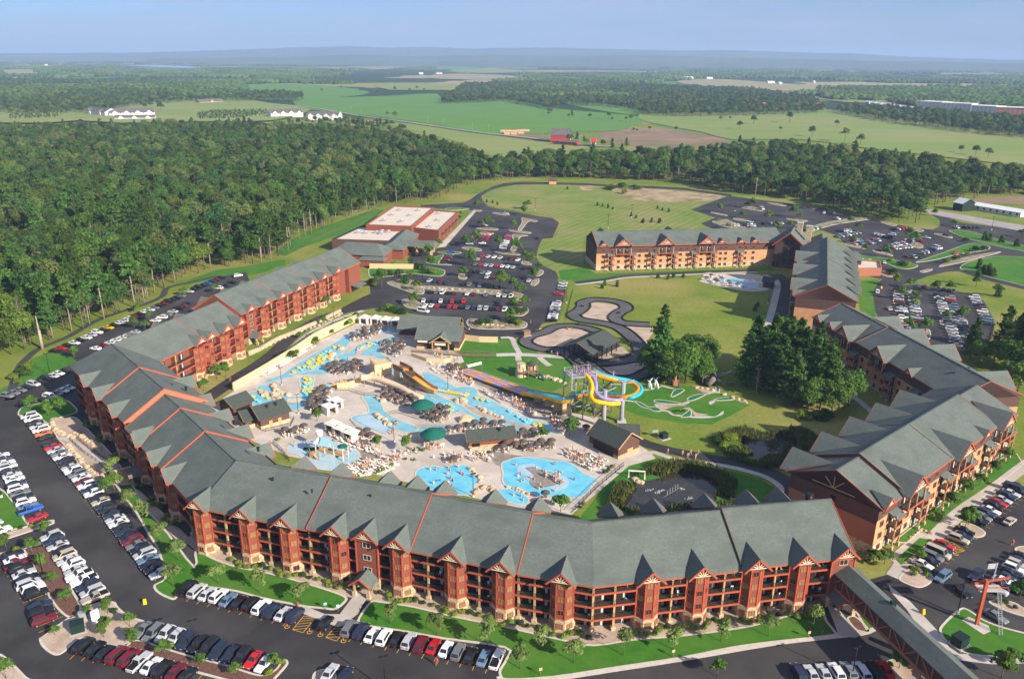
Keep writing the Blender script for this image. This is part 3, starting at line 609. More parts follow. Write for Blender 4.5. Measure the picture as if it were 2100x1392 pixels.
# --- prototypes (meshes shared by all copies)
def window_mesh(w,h,pane,frame,depth=0.10):
 b=MB(); t=0.08
 for c,s in (((0,-depth/2,h/2-t/2),(w,depth,t)),((0,-depth/2,-h/2+t/2),(w,depth,t)),((-w/2+t/2,-depth/2,0),(t,depth,h-2*t)),((w/2-t/2,-depth/2,0),(t,depth,h-2*t)),((0,-depth/2,0),(0.06,depth*0.8,h-2*t))):
  b.box(c,s,frame)
 b.face([(-w/2+t,-0.02,-h/2+t),(w/2-t,-0.02,-h/2+t),(w/2-t,-0.02,h/2-t),(-w/2+t,-0.02,h/2-t)],pane)
 return b.mesh('window')
me_winb=window_mesh(1.35,1.3,m_blind,m_redtrim)
me_wind=window_mesh(1.35,1.3,m_glass,m_redtrim)
me_winw=window_mesh(1.9,1.35,m_glass,m_kerb)
me_wine=window_mesh(1.5,1.5,m_glass,m_rust)
def door_mesh():
 b=MB(); w,h=2.3,2.15
 b.box((0,-0.04,h/2),(w,0.08,h),m_dkmetal)
 b.box((-0.55,-0.10,h/2),(1.0,0.03,h-0.2),m_glass); b.box((0.35,-0.10,h/2),(0.55,0.03,h-0.2),m_curtain); b.box((0.85,-0.10,h/2),(0.40,0.03,h-0.2),m_glass)
 return b.mesh('sliding_door')
me_door=door_mesh()
BAYP=[(-2.3,0.0),(-0.95,-1.35),(0.95,-1.35),(2.3,0.0)]
def bay_mesh(z0,z1):
 b=MB(); P=[(-2.3,2.0)]+BAYP+[(2.3,2.0)]
 for i in range(5):
  a,c=P[i],P[i+1]; b.face([(a[0],a[1],z0),(c[0],c[1],z0),(c[0],c[1],z1),(a[0],a[1],z1)],m_siding)
 b.face([(p[0],p[1],z0) for p in P][::-1],m_siding); b.face([(p[0],p[1],z1) for p in P],m_siding)
 return b.mesh('bay_tower')
def bay_trim_mesh(z0,z1):
 b=MB()
 for x,y in BAYP: b.box((x*1.01,y-0.03,(z0+z1)/2),(0.26,0.26,z1-z0-0.02),m_redtrim)
 for z in (z0+0.15,z1-0.2):
  for i in range(3):
   a,c=BAYP[i],BAYP[i+1]; b.bar((a[0]*1.02,a[1]-0.05,z),(c[0]*1.02,c[1]-0.05,z),0.12,0.22,m_redtrim)
 return b.mesh('corner_trim')
def bay_base_mesh(h):
 b=MB(); P=[(-2.5,2.0),(-2.5,-0.1),(-1.05,-1.6),(1.05,-1.6),(2.5,-0.1),(2.5,2.0)]
 Q=[(p[0]*1.05,p[1]-0.08 if p[1]<1.9 else p[1]) for p in P]
 for i in range(5):
  a,c,d,e=Q[i],Q[i+1],P[i],P[i+1]; b.face([(a[0],a[1],0),(c[0],c[1],0),(e[0],e[1],h),(d[0],d[1],h)],m_stone)
 b.face([(p[0],p[1],h) for p in P],m_stone)
 return b.mesh('stone_base')
me_bay=bay_mesh(FL-0.2,EAVE-0.35); me_bayt=bay_trim_mesh(FL-0.2,EAVE-0.35); me_bayb=bay_base_mesh(FL-0.15)
def dormer_meshes(w,h,front,slope,roofm=m_roof,gable=m_siding,oh=OH):
 yb=h/slope-oh; t=0.28
 r=MB(); A=(0,-front,h); B=(0,yb,h)
 for s in (-1,1):
  V=(s*w,-oh,0.0); C=(s*w,-front,0.0)
  q=[A,C,V,B] if s<0 else [A,B,V,C]
  r.face([(p[0],p[1],p[2]+0.10) for p in q],roofm)
  q2=[(p[0],p[1],p[2]-0.12) for p in q][::-1]; r.face(q2,m_siding)
 f=MB()
 for s in (-1,1):
  f.bar((0,-front-0.04,h-0.13),(s*w,-front-0.04,-0.13),0.10,0.36,m_redtrim)
  f.bar((s*w,-front,-0.06),(s*w,-oh,-0.06),0.08,0.2,m_redtrim)
 g=MB(); yg=-front+0.55
 g.face([(-w+0.2,yg,0.0),(w-0.2,yg,0.0),(0,yg,h-0.15)],gable)
 g.face([(-w+0.2,yg,0.0),(-w+0.2,-oh+0.2,0.0),(w-0.2,-oh+0.2,0.0),(w-0.2,yg,0.0)],gable)
 tr=MB(); yt=-front+0.15; zb=h*0.22; hx=w*0.72
 tr.bar((-hx,yt,zb),(hx,yt,zb),0.12,0.16,m_cream)
 for a in (28,58,90,122,152):
  L=min(h*0.62,0.80*(h-zb)/max(math.sin(R(a))+abs(math.cos(R(a)))*h/w,0.3)); tr.bar((math.cos(R(a))*0.3,yt,zb+math.sin(R(a))*0.3),(math.cos(R(a))*L,yt,zb+math.sin(R(a))*L),0.10,0.16,m_cream)
 return r.mesh('dormer_roof'),f.mesh('rake_trim'),g.mesh('gable_wall'),tr.mesh('truss')
SL=(RIDGE-EAVE)/(11.0+OH)
dm_red=dormer_meshes(3.0,2.9,2.3,SL)
dm_stair=dormer_meshes(3.1,2.9,1.5,SL)
dm_big=dormer_meshes(5.0,4.3,2.7,0.46,gable=m_rust)
dm_small=dormer_meshes(2.4,2.2,1.4,0.46,gable=m_siding2)
def place_dormer(root,P0,q,rz,z,dm):
 loc=Vector((q.x,q.y,z))-P0
 d=mk('dormer',dm[2],root,loc,rz)
 mk('dormer_roof',dm[0],d); mk('rake_trim',dm[1],d); mk('truss',dm[3],d)
 return d
def railing_mesh(L):
 b=MB(); b.box((0,0,1.0),(L,0.07,0.09),m_dkmetal); b.box((0,0,0.12),(L,0.05,0.06),m_dkmetal)
 n=max(2,int(L/0.26))
 for i in range(n+1): b.box((-L/2+0.02+(L-0.04)*i/n,0,0.55),(0.075,0.04,0.80),m_dkmetal)
 return b.mesh('railing')
_rail={}
def railing(L):
 k=round(L*2)/2
 if k not in _rail: _rail[k]=railing_mesh(k)
 return _rail[k],L/k
_slab={}
def slab(L,dep=2.0):
 k=(round(L*2)/2,dep)
 if k not in _slab:
  b=MB(); b.box((0,dep/2,-0.14),(k[0],dep,0.28),m_siding2); b.box((0,-0.06,-0.14),(k[0]+0.02,0.12,0.42),m_redtrim); _slab[k]=b.mesh('balcony')
 return _slab[k],L/k[0]
me_post=MB(); me_post.box((0,0.2,(FL+EAVE)/2),(0.38,0.38,EAVE-FL),m_timber); me_post=me_post.mesh('post')
me_pier=MB(); me_pier.box((0,0.2,0.55),(1.0,1.0,1.1),m_stone).box((0,0.2,2.05),(0.42,0.42,1.9),m_timber); me_pier=me_pier.mesh('pier')
me_div=MB(); me_div.box((0,1.25,EAVE/2),(0.2,1.5,EAVE-0.02),m_siding); me_div=me_div.mesh('divider')
def me_stairtower():
 b=MB(); w=2.6
 P=[(-w,2.0),(-w,-0.5),(w,-0.5),(w,2.0)]
 for i in range(3):
  a,c=P[i],P[i+1]; b.face([(a[0],a[1],FL),(c[0],c[1],FL),(c[0],c[1],EAVE+0.1),(a[0],a[1],EAVE+0.1)],m_siding)
  b.face([(a[0],a[1],0),(c[0],c[1],0),(c[0],c[1],FL),(a[0],a[1],FL)],m_stone)
 for x in (-w,w): b.box((x,-0.52,(FL+EAVE)/2),(0.26,0.26,EAVE-FL),m_redtrim)
 return b.mesh('stair_tower')
me_stair=me_stairtower()
def me_porch():
 b=MB(); w,L,h=2.1,3.6,3.2
 for s in (-1,1):
  b.box((s*1.7,-L+0.3,0.6),(0.8,0.8,1.2),m_stone); b.box((s*1.7,-L+0.3,2.1),(0.4,0.4,1.9),m_timber)
  b.face([(0,-L-0.5,h+1.9),(0,0.0,h+1.9),(s*(w+0.5),0.0,h-0.2),(s*(w+0.5),-L-0.5,h-0.2)][::s],m_roof)
  b.bar((0,-L-0.55,h+1.85),(s*(w+0.55),-L-0.55,h-0.25),0.14,0.3,m_redtrim)
 b.face([(-w,-L,h),(w,-L,h),(0,-L,h+1.6)],m_siding); b.box((0,-0.55,1.2),(1.9,0.1,2.3),m_glass)
 return b.mesh('porch')
me_por=me_porch()

def roof_sections(root,P0,nodes,hw,eave,ridge,dz,trims,wallm=m_siding,oh=OH,roofm=m_roof,trimm=None):
 RG=offset(nodes,0.0,False); LE=offset(nodes,hw+oh,False); RE=offset(nodes,-(hw+oh),False)
 for i in range(len(nodes)-1):
  z=dz[i]; e,r=eave+z,ridge+z; th=0.38
  b=MB(); n=[[LE[k],RG[k],RE[k]] for k in (i,i+1)]
  T=[[Vector((q.x,q.y,zz))-P0 for q,zz in zip(row,(e,r,e))] for row in n]
  Bm=[[p-Vector((0,0,th)) for p in row] for row in T]
  a0,c0,r0=T[0]; a1,c1,r1=T[1]
  b.face([a0,a1,c1,c0],roofm) if (a1-a0).cross(c0-a0).z>0 else b.face([a0,c0,c1,a1],roofm)
  b.face([c0,c1,r1,r0],roofm) if (c1-c0).cross(r0-c0).z>0 else b.face([c0,r0,r1,c1],roofm)
  for k in (0,1):
   b.face([T[k][0],T[k][1],T[k][2],Bm[k][2],Bm[k][0]],wallm)
  b.face([Bm[0][0],Bm[1][0],Bm[1][2],Bm[0][2]],wallm)
  for k in (0,2): b.face([T[0][k],Bm[0][k],Bm[1][k],T[1][k]],trimm or m_redtrim)
  o=b.obj('roof',None,root)
  for k,nd in ((0,i),(1,i+1)):
   if trims[nd]:
    f=MB(); f.bar(T[k][0]+Vector((0,0,0.02)),T[k][1]+Vector((0,0,0.02)),0.14,0.2,trims[nd]); f.bar(T[k][1]+Vector((0,0,0.02)),T[k][2]+Vector((0,0,0.02)),0.14,0.2,trims[nd]); f.obj('rake_trim',None,o)
  rc=MB(); rc.bar(T[0][1]+Vector((0,0,0.03)),T[1][1]+Vector((0,0,0.03)),0.45,0.14,roofm); rc.obj('ridge_cap',None,o)
def wall_strip(root,P0,A,B,z0,z1,mat,name='wall'):
 """closed wall block between two mitred lines A and B"""
 b=MB(); n=len(A)
 for i in range(n-1):
  for q0,q1 in ((A[i],A[i+1]),(B[i+1],B[i])):
   b.face([(q0.x-P0.x,q0.y-P0.y,z0),(q1.x-P0.x,q1.y-P0.y,z0),(q1.x-P0.x,q1.y-P0.y,z1),(q0.x-P0.x,q0.y-P0.y,z1)],mat)
 for i in (0,n-1):
  b.face([(A[i].x-P0.x,A[i].y-P0.y,z0),(B[i].x-P0.x,B[i].y-P0.y,z0),(B[i].x-P0.x,B[i].y-P0.y,z1),(A[i].x-P0.x,A[i].y-P0.y,z1)],mat)
 return b.obj(name,mat,root)
def end_gable(root,P0,A,B,C,z0,zr,mat):
 b=MB(); v=Vector(C); b.face([(A.x-P0.x,A.y-P0.y,z0),(B.x-P0.x,B.y-P0.y,z0),(C.x-P0.x,C.y-P0.y,zr)],mat); return b.obj('gable_wall',mat,root)

BAL=[]
def red_facade(root,P0,line,sgn,items,zfun,fine=True,ends=(True,True)):
 """bays, stair towers and recessed balconies along one facade line; items = [(kind, s)]"""
 items=sorted(items,key=lambda t: t[1]); C=cum(line); total=C[-1]
 for kind,s in items:
  q,rt,nn,rz=at_s(line,s,sgn); z=zfun(s)
  loc=q-P0
  if kind=='bay':
   o=mk('bay_tower',me_bay,root,loc,rz); mk('stone_base',me_bayb,o); mk('corner_trim',me_bayt,o)
   for k in range(4):
    for fi in range(3):
     a,c=BAYP[fi],BAYP[fi+1]; mx,my=(a[0]+c[0])/2,(a[1]+c[1])/2
     ang=math.atan2(c[1]-a[1],c[0]-a[0]); off=0.03 if k else 0.33
     nx,ny=math.sin(ang),-math.cos(ang)
     mk('window',me_winb if random.random()<0.85 else me_wind,o,(mx+nx*off,my+ny*off,FL*k+1.55),ang)
   place_dormer(root,P0,q,rz,EAVE+z,dm_red)
  elif kind=='stair':
   o=mk('stair_tower',me_stair,root,loc,rz)
   for k in range(1,4): mk('window',me_winw,o,(0,-0.53,FL*k+1.7))
   mk('porch',me_por,o,(0,-0.5,0))
   place_dormer(root,P0,q,rz,EAVE+z,dm_stair)
 # balconies in the gaps
 hwid={'bay': 2.3,'stair': 2.6}
 iv=[]; cur=0.0 if ends[0] else None
 for kind,s in items:
  if cur is not None and s-hwid[kind]-cur>1.2: iv.append((cur,s-hwid[kind]))
  cur=s+hwid[kind]
 if ends[1] and total-cur>1.2: iv.append((cur,total))
 gaps=[]
 for a,b_ in iv:
  cuts=[a]+[c for c in C[1:-1] if a+0.8<c<b_-0.8]+[b_]
  for i in range(len(cuts)-1): gaps.append((cuts[i],cuts[i+1],i>0))
 for a,b_,bend in gaps:
  L=b_-a; q,rt,nn,rz=at_s(line,(a+b_)/2,sgn); loc=q-P0
  nunit=2 if L>5 else 1
  for k in range(0,4):
   if k:
    sm,sx=slab(L); o=mk('balcony',sm,root,loc+Vector((0,0,FL*k)),rz); o.scale=(sx,1,1)
    rm,rx=railing(L); mk('railing',rm,o); BAL.append((root,q+rt*L*0.3-nn*0.9,FL*k,rz))
   for u in range(nunit):
    x=(u+0.5)/nunit*L-L/2
    d=mk('sliding_door',me_door,root,loc+Matrix.Rotation(rz,3,'Z') @ Vector((x,1.98,FL*k+0.05)),rz)
  xs=[0.0] if nunit==2 else []
  if bend: xs.append(-L/2 if True else 0)
  for x in xs:
   p=loc+Matrix.Rotation(rz,3,'Z') @ Vector((x,0,0))
   k_=(EAVE+zfun((a+b_)/2)-0.5)/EAVE
   for nm,me in (('post',me_post),('pier',me_pier),('divider',me_div)): mk(nm,me,root,p,rz).scale=(1,1,k_)

def px_items(line,lst,sgn):
 return [(k,frame_on(line,G(x,y),sgn)) for k,x,y in lst]

def V2(x,y): return Vector((x,y,0.0))
HW=11.0
# ---- south wing (axis west -> east; front on the right hand = -offset)
ax_s=[V2(-65.3,171.0),V2(-41.0,163.2),V2(-17.3,155.6),V2(4.8,148.4),V2(17.0,145.3),V2(45.2,150.6),V2(70.3,155.0)]
ax_n=[V2(-113.2,296.0),V2(-120.6,273.5)]
ax_w=[V2(-130.0,245.5),V2(-112.0,225.0),V2(-98.0,209.2),V2(-90.0,200.0),V2(-78.5,186.5),V2(-65.3,171.0)]
full=ax_n+ax_w+ax_s[1:]
n1=len(ax_n); nw=n1+len(ax_w)
OFF={d: offset(full,d,False) for d in (HW+OH,HW,HW-2,-(HW-2),-HW,-(HW+OH))}
def roof_from(root,P0,i0,i1,dz,trims,line_full=None):
 nodes=full
 LE,RE=OFF[HW+OH],OFF[-(HW+OH)]
 for i in range(i0,i1):
  z=dz[i-i0]; e,r=EAVE+z,RIDGE+z; th=0.38
  T=[[Vector((q.x,q.y,zz))-P0 for q,zz in zip((LE[k],nodes[k],RE[k]),(e,r,e))] for k in (i,i+1)]
  Bm=[[p-Vector((0,0,th)) for p in row] for row in T]
  b=MB(); b.face([T[0][0],T[0][1],T[1][1],T[1][0]][::-1],m_roof); b.face([T[0][1],T[0][2],T[1][2],T[1][1]][::-1],m_roof)
  for k in (0,1): b.face([T[k][0],T[k][1],T[k][2],Bm[k][2],Bm[k][0]],m_rust)
  b.face([Bm[0][0],Bm[1][0],Bm[1][2],Bm[0][2]],m_siding)
  for k in (0,2): b.face([T[0][k],Bm[0][k],Bm[1][k],T[1][k]],m_redtrim)
  o=b.obj('roof',None,root)
  for k in (0,1):
   tm=trims.get(i+k)
   if tm:
    f=MB(); up=Vector((0,0,0.03)); f.bar(T[k][0]+up,T[k][1]+up,0.13,0.18,tm); f.bar(T[k][1]+up,T[k][2]+up,0.13,0.18,tm); f.obj('rake_trim',None,o)
  rc=MB(); rc.bar(T[0][1]+Vector((0,0,0.03)),T[1][1]+Vector((0,0,0.03)),0.45,0.14,m_roof); rc.obj('ridge_cap',None,o)

def backs(root,P0,line,sgn,ss,zf,dm):
 for s in ss:
  q,rt,nn,rz=at_s(line,s,sgn); place_dormer(root,P0,q,rz,EAVE+zf(s),dm)

# west wing
P0=Vector((ax_w[0].x,ax_w[0].y,0))
rW=empty('hotel_wing',P0,0,'red-brown west hotel wing with stepped grey-green roof and shaded facade','hotel','wings of the lodge hotel')
dzW=[1.9,1.5,-1.2,-1.6,-2.0]; dzW=[1.6,1.3,-0.3,-0.6,-0.9]
roof_from(rW,P0,n1,nw-1,dzW,{n1+k: m_redtrim for k in (1,2,3,4)})
A,B=OFF[-(HW-2)][n1:nw],OFF[HW][n1:nw]
wall_strip(rW,P0,A,B,0,EAVE+0.1,m_siding)
for i,z in ((0,1.6),(1,1.3)):
 wall_strip(rW,P0,A[i:i+2],B[i:i+2],EAVE+0.1,EAVE+z,m_siding)
lineW=OFF[-HW][n1:nw]
zW=lambda s: dzW[min(len(dzW)-1,max(0,sum(1 for c in cum(lineW)[1:] if c<s)))]
itW=px_items(lineW,[('bay',182,873),('bay',213,902),('bay',244,938),('bay',283,993),('bay',320,1031),('bay',357,1065)],-1)
itW=[(k,s) for k,s in itW]+[('stair',cum(lineW)[-1]*0.60)]
red_facade(rW,P0,lineW,-1,itW,zW)
lW2=OFF[HW][n1:nw]; tot=cum(lW2)[-1]
backs(rW,P0,lW2,1,[tot*t for t in (0.30,0.45,0.60,0.75,0.90)],lambda s: dzW[min(4,int(s/tot*5))],dm_red)
# south wing
P0=Vector((ax_s[0].x,ax_s[0].y,0))
rS=empty('hotel_wing',P0,0,'long red-brown south hotel wing with balconies, bay towers and sunburst gables','hotel','wings of the lodge hotel')
i0=nw-1; i1=len(full)-1
dzS=[-0.9,-0.55,-0.9,-1.2,-1.2,-0.8]; dzS=[-0.5,-0.2,-0.5,-0.8,-0.8,-0.4]
roof_from(rS,P0,i0,i1,dzS,{i0+1: m_redtrim,i0+2: m_redtrim,i0+3: m_redtrim,i0+5: m_siding2,i1: m_redtrim})
A,B=OFF[-(HW-2)][i0:],OFF[HW][i0:]
wall_strip(rS,P0,A,B,0,EAVE-0.4,m_siding)
end_gable(rS,P0,OFF[-HW][-1],OFF[HW][-1],full[-1],EAVE-0.4,RIDGE-0.6,m_siding)
lineS=OFF[-HW][i0:]
zS=lambda s: dzS[min(len(dzS)-1,max(0,sum(1 for c in cum(lineS)[1:] if c<s)))]
itS=px_items(lineS,[('bay',511,1155),('bay',593,1174),('bay',694,1196),('stair',752,1212),('bay',817,1228),('bay',930,1250),('bay',1028,1271),('bay',1148,1295),('bay',1327,1293),('bay',1425,1276),('bay',1537,1265),('bay',1633,1255)],-1)
totS=cum(lineS)[-1]
itS+=[('bay',0.6),('stair',totS-2.7)]
red_facade(rS,P0,lineS,-1,itS,zS)
lS2=OFF[HW][i0:]; tot=cum(lS2)[-1]
def px_s(line,lst,z=16.0): return [frame_on(line,G(x,y,z),1) for x,y in lst]
backs(rS,P0,lS2,1,px_s(lS2,[(615,935),(693,948),(790,968),(845,980),(905,988),(1008,1006),(1100,1022),(1260,1036),(1350,1028),(1455,1016),(1542,1008),(1608,1004)]),lambda s:-0.4,dm_red)
me_vent=MB(); me_vent.box((0,0,0.5),(0.5,0.5,1.0),m_dkmetal).box((0,0,1.05),(0.8,0.8,0.2),m_dkmetal); me_vent=me_vent.mesh('roof_vent')
me_cap=MB(); me_cap.cone((0,0,-0.5),0.8,0.8,1.4,12,m_black).cone((0,0,0.9),1.0,0.5,0.4,12,m_black); me_cap=me_cap.mesh('exhaust_hood')
mk('exhaust_hood',me_cap,rS,Vector((66.0,156.5,RIDGE-1.0))-P0)
for x,y in ((1510,1035),(1335,1060),(560,985),(640,1010),(760,1020),(1000,1075),(1160,1110),(1400,1100),(1600,1080)): o=mk('roof_vent',me_vent,rS,G(x,y,RIDGE-2.2-(y>1070)*2)-P0); o.scale=(.6,.6,.7)
P0w=rW.location
for x,y in ((352,795),(382,800),(530,925),(480,870)): mk('roof_vent',me_vent,rW,G(x,y,RIDGE-2.5)-Vector(P0w))

# northwest wing (axis south -> north; lit front on the right hand side)
def straight_wing(name,label,a,b_,hw,eave,ridge,dzs,ts,trimm,front_sgn,items_px,style,group='wings of the lodge hotel',wall=None,endA=True,endB=True,back_ts=(),extra=None):
 nodes=[a+(b_-a)*t for t in ts]; P0=Vector((a.x,a.y,0))
 root=empty(name,P0,0,label,'hotel',group)
 trims=[trimm if (0<i<len(nodes)-1 or (i==0 and endA) or (i==len(nodes)-1 and endB)) else None for i in range(len(nodes))]
 wm=wall or m_siding
 roof_sections(root,P0,nodes,hw,eave,ridge,dzs,trims,m_siding2 if style=='orange' else m_rust,trimm=m_redtrim)
 o={d: offset(nodes,d,False) for d in (hw,hw-2.0,-(hw-2.0),-hw)}
 if style=='red':
  A=o[-(hw-2.0)] if front_sgn<0 else o[hw-2.0]; B=o[hw] if front_sgn<0 else o[-hw]
  wall_strip(root,P0,A,B,0,eave-0.3+min(dzs),wm)
 else:
  wall_strip(root,P0,o[hw],o[-hw],0,FL*0.95,m_stone,'stone_base')
  oo={d: offset(nodes,d,False) for d in (hw-0.06,-(hw-0.06),hw+0.05,-(hw+0.05))}
  wall_strip(root,P0,oo[hw-0.06],oo[-(hw-0.06)],FL*0.95,FL*3.0,wm)
  wall_strip(root,P0,oo[hw+0.05],oo[-(hw+0.05)],FL*3.0,eave-0.3+min(dzs),m_siding2,'upper_wall')
 for k,e in ((0,endA),(-1,endB)):
  if e: end_gable(root,P0,o[hw][k],o[-hw][k],nodes[k],eave-0.3,ridge-0.2+dzs[k],m_siding2 if style=='orange' else m_rust)
 return root,P0,(o[hw] if front_sgn>0 else o[-hw]),(o[-hw] if front_sgn>0 else o[hw])
P0=Vector((full[0].x,full[0].y,0)); rN1=empty('hotel_wing',P0,0,'lower red-brown northwest hotel wing beside the service drive','hotel','wings of the lodge hotel')
roof_from(rN1,P0,0,n1,[0.8,1.2],{0: m_redtrim,1: m_redtrim})
wall_strip(rN1,P0,OFF[HW-2][:n1+1],OFF[-HW][:n1+1],0,EAVE+0.5,m_siding); end_gable(rN1,P0,OFF[HW][0],OFF[-HW][0],full[0],EAVE,RIDGE+0.5,m_rust)
ln=OFF[HW][:n1+1]; red_facade(rN1,P0,ln,1,px_items(ln,[('bay',405,775),('bay',430,765),('bay',463,748),('bay',493,733)],1),lambda s: 1.0)
backs(rN1,P0,OFF[-HW][:n1+1],-1,[8,20,32],lambda s: 1.0,dm_red)
rN2,P0,ln,lb=straight_wing('hotel_wing','upper red-brown northwest hotel wing with a tall gable end beside the forest',V2(-117.2,303.5),V2(-86.5,392.5),HW,EAVE+0.8,RIDGE+0.6,[0.5,0.2,-0.1,-0.3],[0,0.27,0.52,0.77,1.0],m_redtrim,-1,None,'red')
red_facade(rN2,P0,ln,-1,px_items(ln,[('stair',520,703),('bay',545,688),('bay',577,672),('bay',608,655),('bay',636,641),('bay',665,629),('bay',692,615)],-1),lambda s: 0.9,ends=(True,False))
lt=cum(ln)[-1]; q,rt,nn,rz=at_s(ln,lt-5.5,-1)
b=MB(); b.box((0,1.0,EAVE/2),(11.0,2.2,EAVE+0.6),m_siding); b.obj('end_block',None,rN2,q-P0).rotation_euler=(0,0,rz)
b=MB(); b.box((0,-1.6,3.6),(9.0,3.6,0.25),m_roof); b.box((0,0,1.6),(7.0,0.3,3.0),m_glass); o=b.obj('entry_canopy',None,rN2,q-P0+nn*0.2); o.rotation_euler=(0.22,0,rz)
backs(rN2,P0,lb,1,[8+13*i for i in range(6)],lambda s: 0.9,dm_red)

# ---- orange complex
me_slabO=MB(); me_slabO.box((0,-1.0,-0.14),(3.6,2.0,0.28),m_siding2).box((0,-2.03,-0.12),(3.7,0.12,0.46),m_redtrim); me_slabO=me_slabO.mesh('balcony')
me_railO=railing_mesh(3.5)
me_postO=MB(); me_postO.box((0,0,FL*1.5),(0.3,0.3,FL*3.0),m_timber).box((0,0,0.5),(0.7,0.7,1.0),m_stone); me_postO=me_postO.mesh('post')
me_shed=MB(); me_shed.hexa([(-2.1,-2.5,2.2),(2.1,-2.5,2.2),(2.1,0,3.2),(-2.1,0,3.2),(-2.1,-2.5,2.4),(2.1,-2.5,2.4),(2.1,0,3.45),(-2.1,0,3.45)],m_roof); me_shed.box((0,-2.52,2.25),(4.3,0.1,0.32),m_redtrim); me_shed=me_shed.mesh('shed_roof')
me_slabW=MB(); me_slabW.box((0,-1.2,-0.15),(8.6,2.4,0.3),m_siding2).box((0,-2.44,-0.12),(8.7,0.12,0.5),m_redtrim); me_slabW=me_slabW.mesh('balcony')
me_railW=railing_mesh(8.5)
me_postW=MB(); me_postW.box((0,0,1.55),(0.34,0.34,3.1),m_timber); me_postW=me_postW.mesh('post')
def stack(root,P0,q,rz,top=3):
 loc=q-P0
 for k in range(1,top):
  o=mk('balcony',me_slabO,root,loc+Vector((0,0,FL*k)),rz); mk('railing',me_railO,o,(0,-1.95,0))
 for k in range(0,top): mk('sliding_door',me_door,root,loc+Matrix.Rotation(rz,3,'Z') @ Vector((0,-0.08,FL*k+0.05)),rz)
 for x in (-1.65,1.65): mk('post',me_postO,root,loc+Matrix.Rotation(rz,3,'Z') @ Vector((x,-1.85,0)),rz)
 mk('shed_roof',me_shed,root,loc+Vector((0,0,FL*(top-1))),rz)
def orange_facade(root,P0,line,sgn,items,eave):
 for it in items:
  kind,s=it[0],it[1]; q,rt,nn,rz=at_s(line,s,sgn); loc=q-P0; Rm=Matrix.Rotation(rz,3,'Z')
  if kind in ('win','sgable'):
   for k in range(4): mk('window',me_wine,root,loc+Rm @ Vector((0,-0.07,FL*k+1.6)),rz)
   if kind=='sgable': place_dormer(root,P0,q,rz,eave,dm_small)
  elif kind=='stack': stack(root,P0,q,rz)
  elif kind=='gable':
   place_dormer(root,P0,q,rz,eave,dm_big)
   o=mk('balcony',me_slabW,root,loc+Vector((0,0,FL*3)),rz); mk('railing',me_railW,o,(0,-2.35,0))
   for x in (-4.1,0,4.1): mk('post',me_postW,root,loc+Rm @ Vector((x,-2.25,FL*3)),rz)
   for x in (-2,2):
    mk('sliding_door',me_door,root,loc+Rm @ Vector((x,-0.08,FL*3+0.05)),rz)
    for k in range(3): mk('window',me_wine,root,loc+Rm @ Vector((x,-0.07,FL*k+1.6)),rz)
def pattern(total,start=2.6):
 out=[]; s=start
 seq=[('sgable',5.0),('stack',7.0),('gable',7.0),('stack',4.6),('win',4.6),('win',4.6),('stack',7.0),('gable',7.0),('stack',4.6),('win',4.6)]
 i=0
 while s<total-2.2:
  k,step=seq[i%len(seq)]
  if k=='gable' and s>total-5: k='win'
  out.append((k,s)); s+=step; i+=1
 return out
OE,ORG=12.6,17.9
rO1,P0,ln,lb=straight_wing('hotel_wing','orange stucco southeast hotel wing with brown end wall and sunlit balconies',V2(77.4,170.2),V2(139.8,223.6),11.3,OE,ORG,[0.0,0.9,0.9,0.2],[0,0.13,0.45,0.83,1.0],m_rust,-1,None,'orange',wall=m_orange,endB=False)
orange_facade(rO1,P0,ln,-1,pattern(cum(ln)[-1]),OE+0.3)
for t in (0.05,0.22,0.40,0.58,0.76): q,rt,nn,rz=at_s(lb,cum(lb)[-1]*t,1); place_dormer(rO1,P0,q,rz,OE+0.3,dm_big)
# brown end wall facing the south wing
e0,e1=ln[0],lb[0]; dv=(e1-e0).normalized(); no=Vector((dv.y,-dv.x,0)); no=no if no.dot(V2(77,170)-V2(139,223))>0 else-no
b=MB()
def endpt(t,z,o=0.12): return e0+(e1-e0)*t+no*o+Vector((0,0,z))-P0
b.face([endpt(0,FL*0.95),endpt(1,FL*0.95),endpt(1,FL*2.75),endpt(0,FL*2.75)],m_rust); b.face([endpt(0,FL*2.75),endpt(1,FL*2.75),endpt(1,OE-0.3),endpt(0,OE-0.3)],m_siding2)
b.obj('end_wall',None,rO1)
b=MB(); cx_=0.5
b.bar(endpt(0.26,OE+0.6,0.3),endpt(0.74,OE+0.6,0.3),0.12,0.2,m_timber)
for a in (50,90,130): b.bar(endpt(0.5,OE+0.6,0.3),endpt(0.5+math.cos(R(a))*0.16,OE+0.6+math.sin(R(a))*3.0,0.3),0.12,0.2,m_timber)
b.obj('truss',None,rO1)
b=MB(); b.face([endpt(0.46,FL*3+0.6,0.16),endpt(0.52,FL*3+0.6,0.16),endpt(0.52,FL*3+2.0,0.16),endpt(0.46,FL*3+2.0,0.16)],m_glass); b.obj('window',None,rO1)
rO2,P0,ln,lb=straight_wing('hotel_wing','shaded orange hotel wing running north behind the pine cluster',V2(145.2,226.0),V2(131.8,309.0),11.3,OE,ORG,[0.5,0.0],[0,0.62,1.0],m_rust,1,None,'orange',wall=m_orange,endA=True)
orange_facade(rO2,P0,ln,1,[('sgable',79),('win',74),('sgable',70),('stack',66),('gable',59),('stack',52),('win',48),('win',44),('gable',37),('stack',30),('win',26),('sgable',21),('stack',16),('win',11)],OE+0.2)
for t in (0.12,0.42,0.62,0.8): q,rt,nn,rz=at_s(lb,cum(lb)[-1]*t,-1); place_dormer(rO2,P0,q,rz,OE+0.2,dm_big)
for x,y in ((1975,758),(1985,760),(1955,770)): mk('roof_vent',me_vent,rO2,G(x,y,ORG-2)-P0)
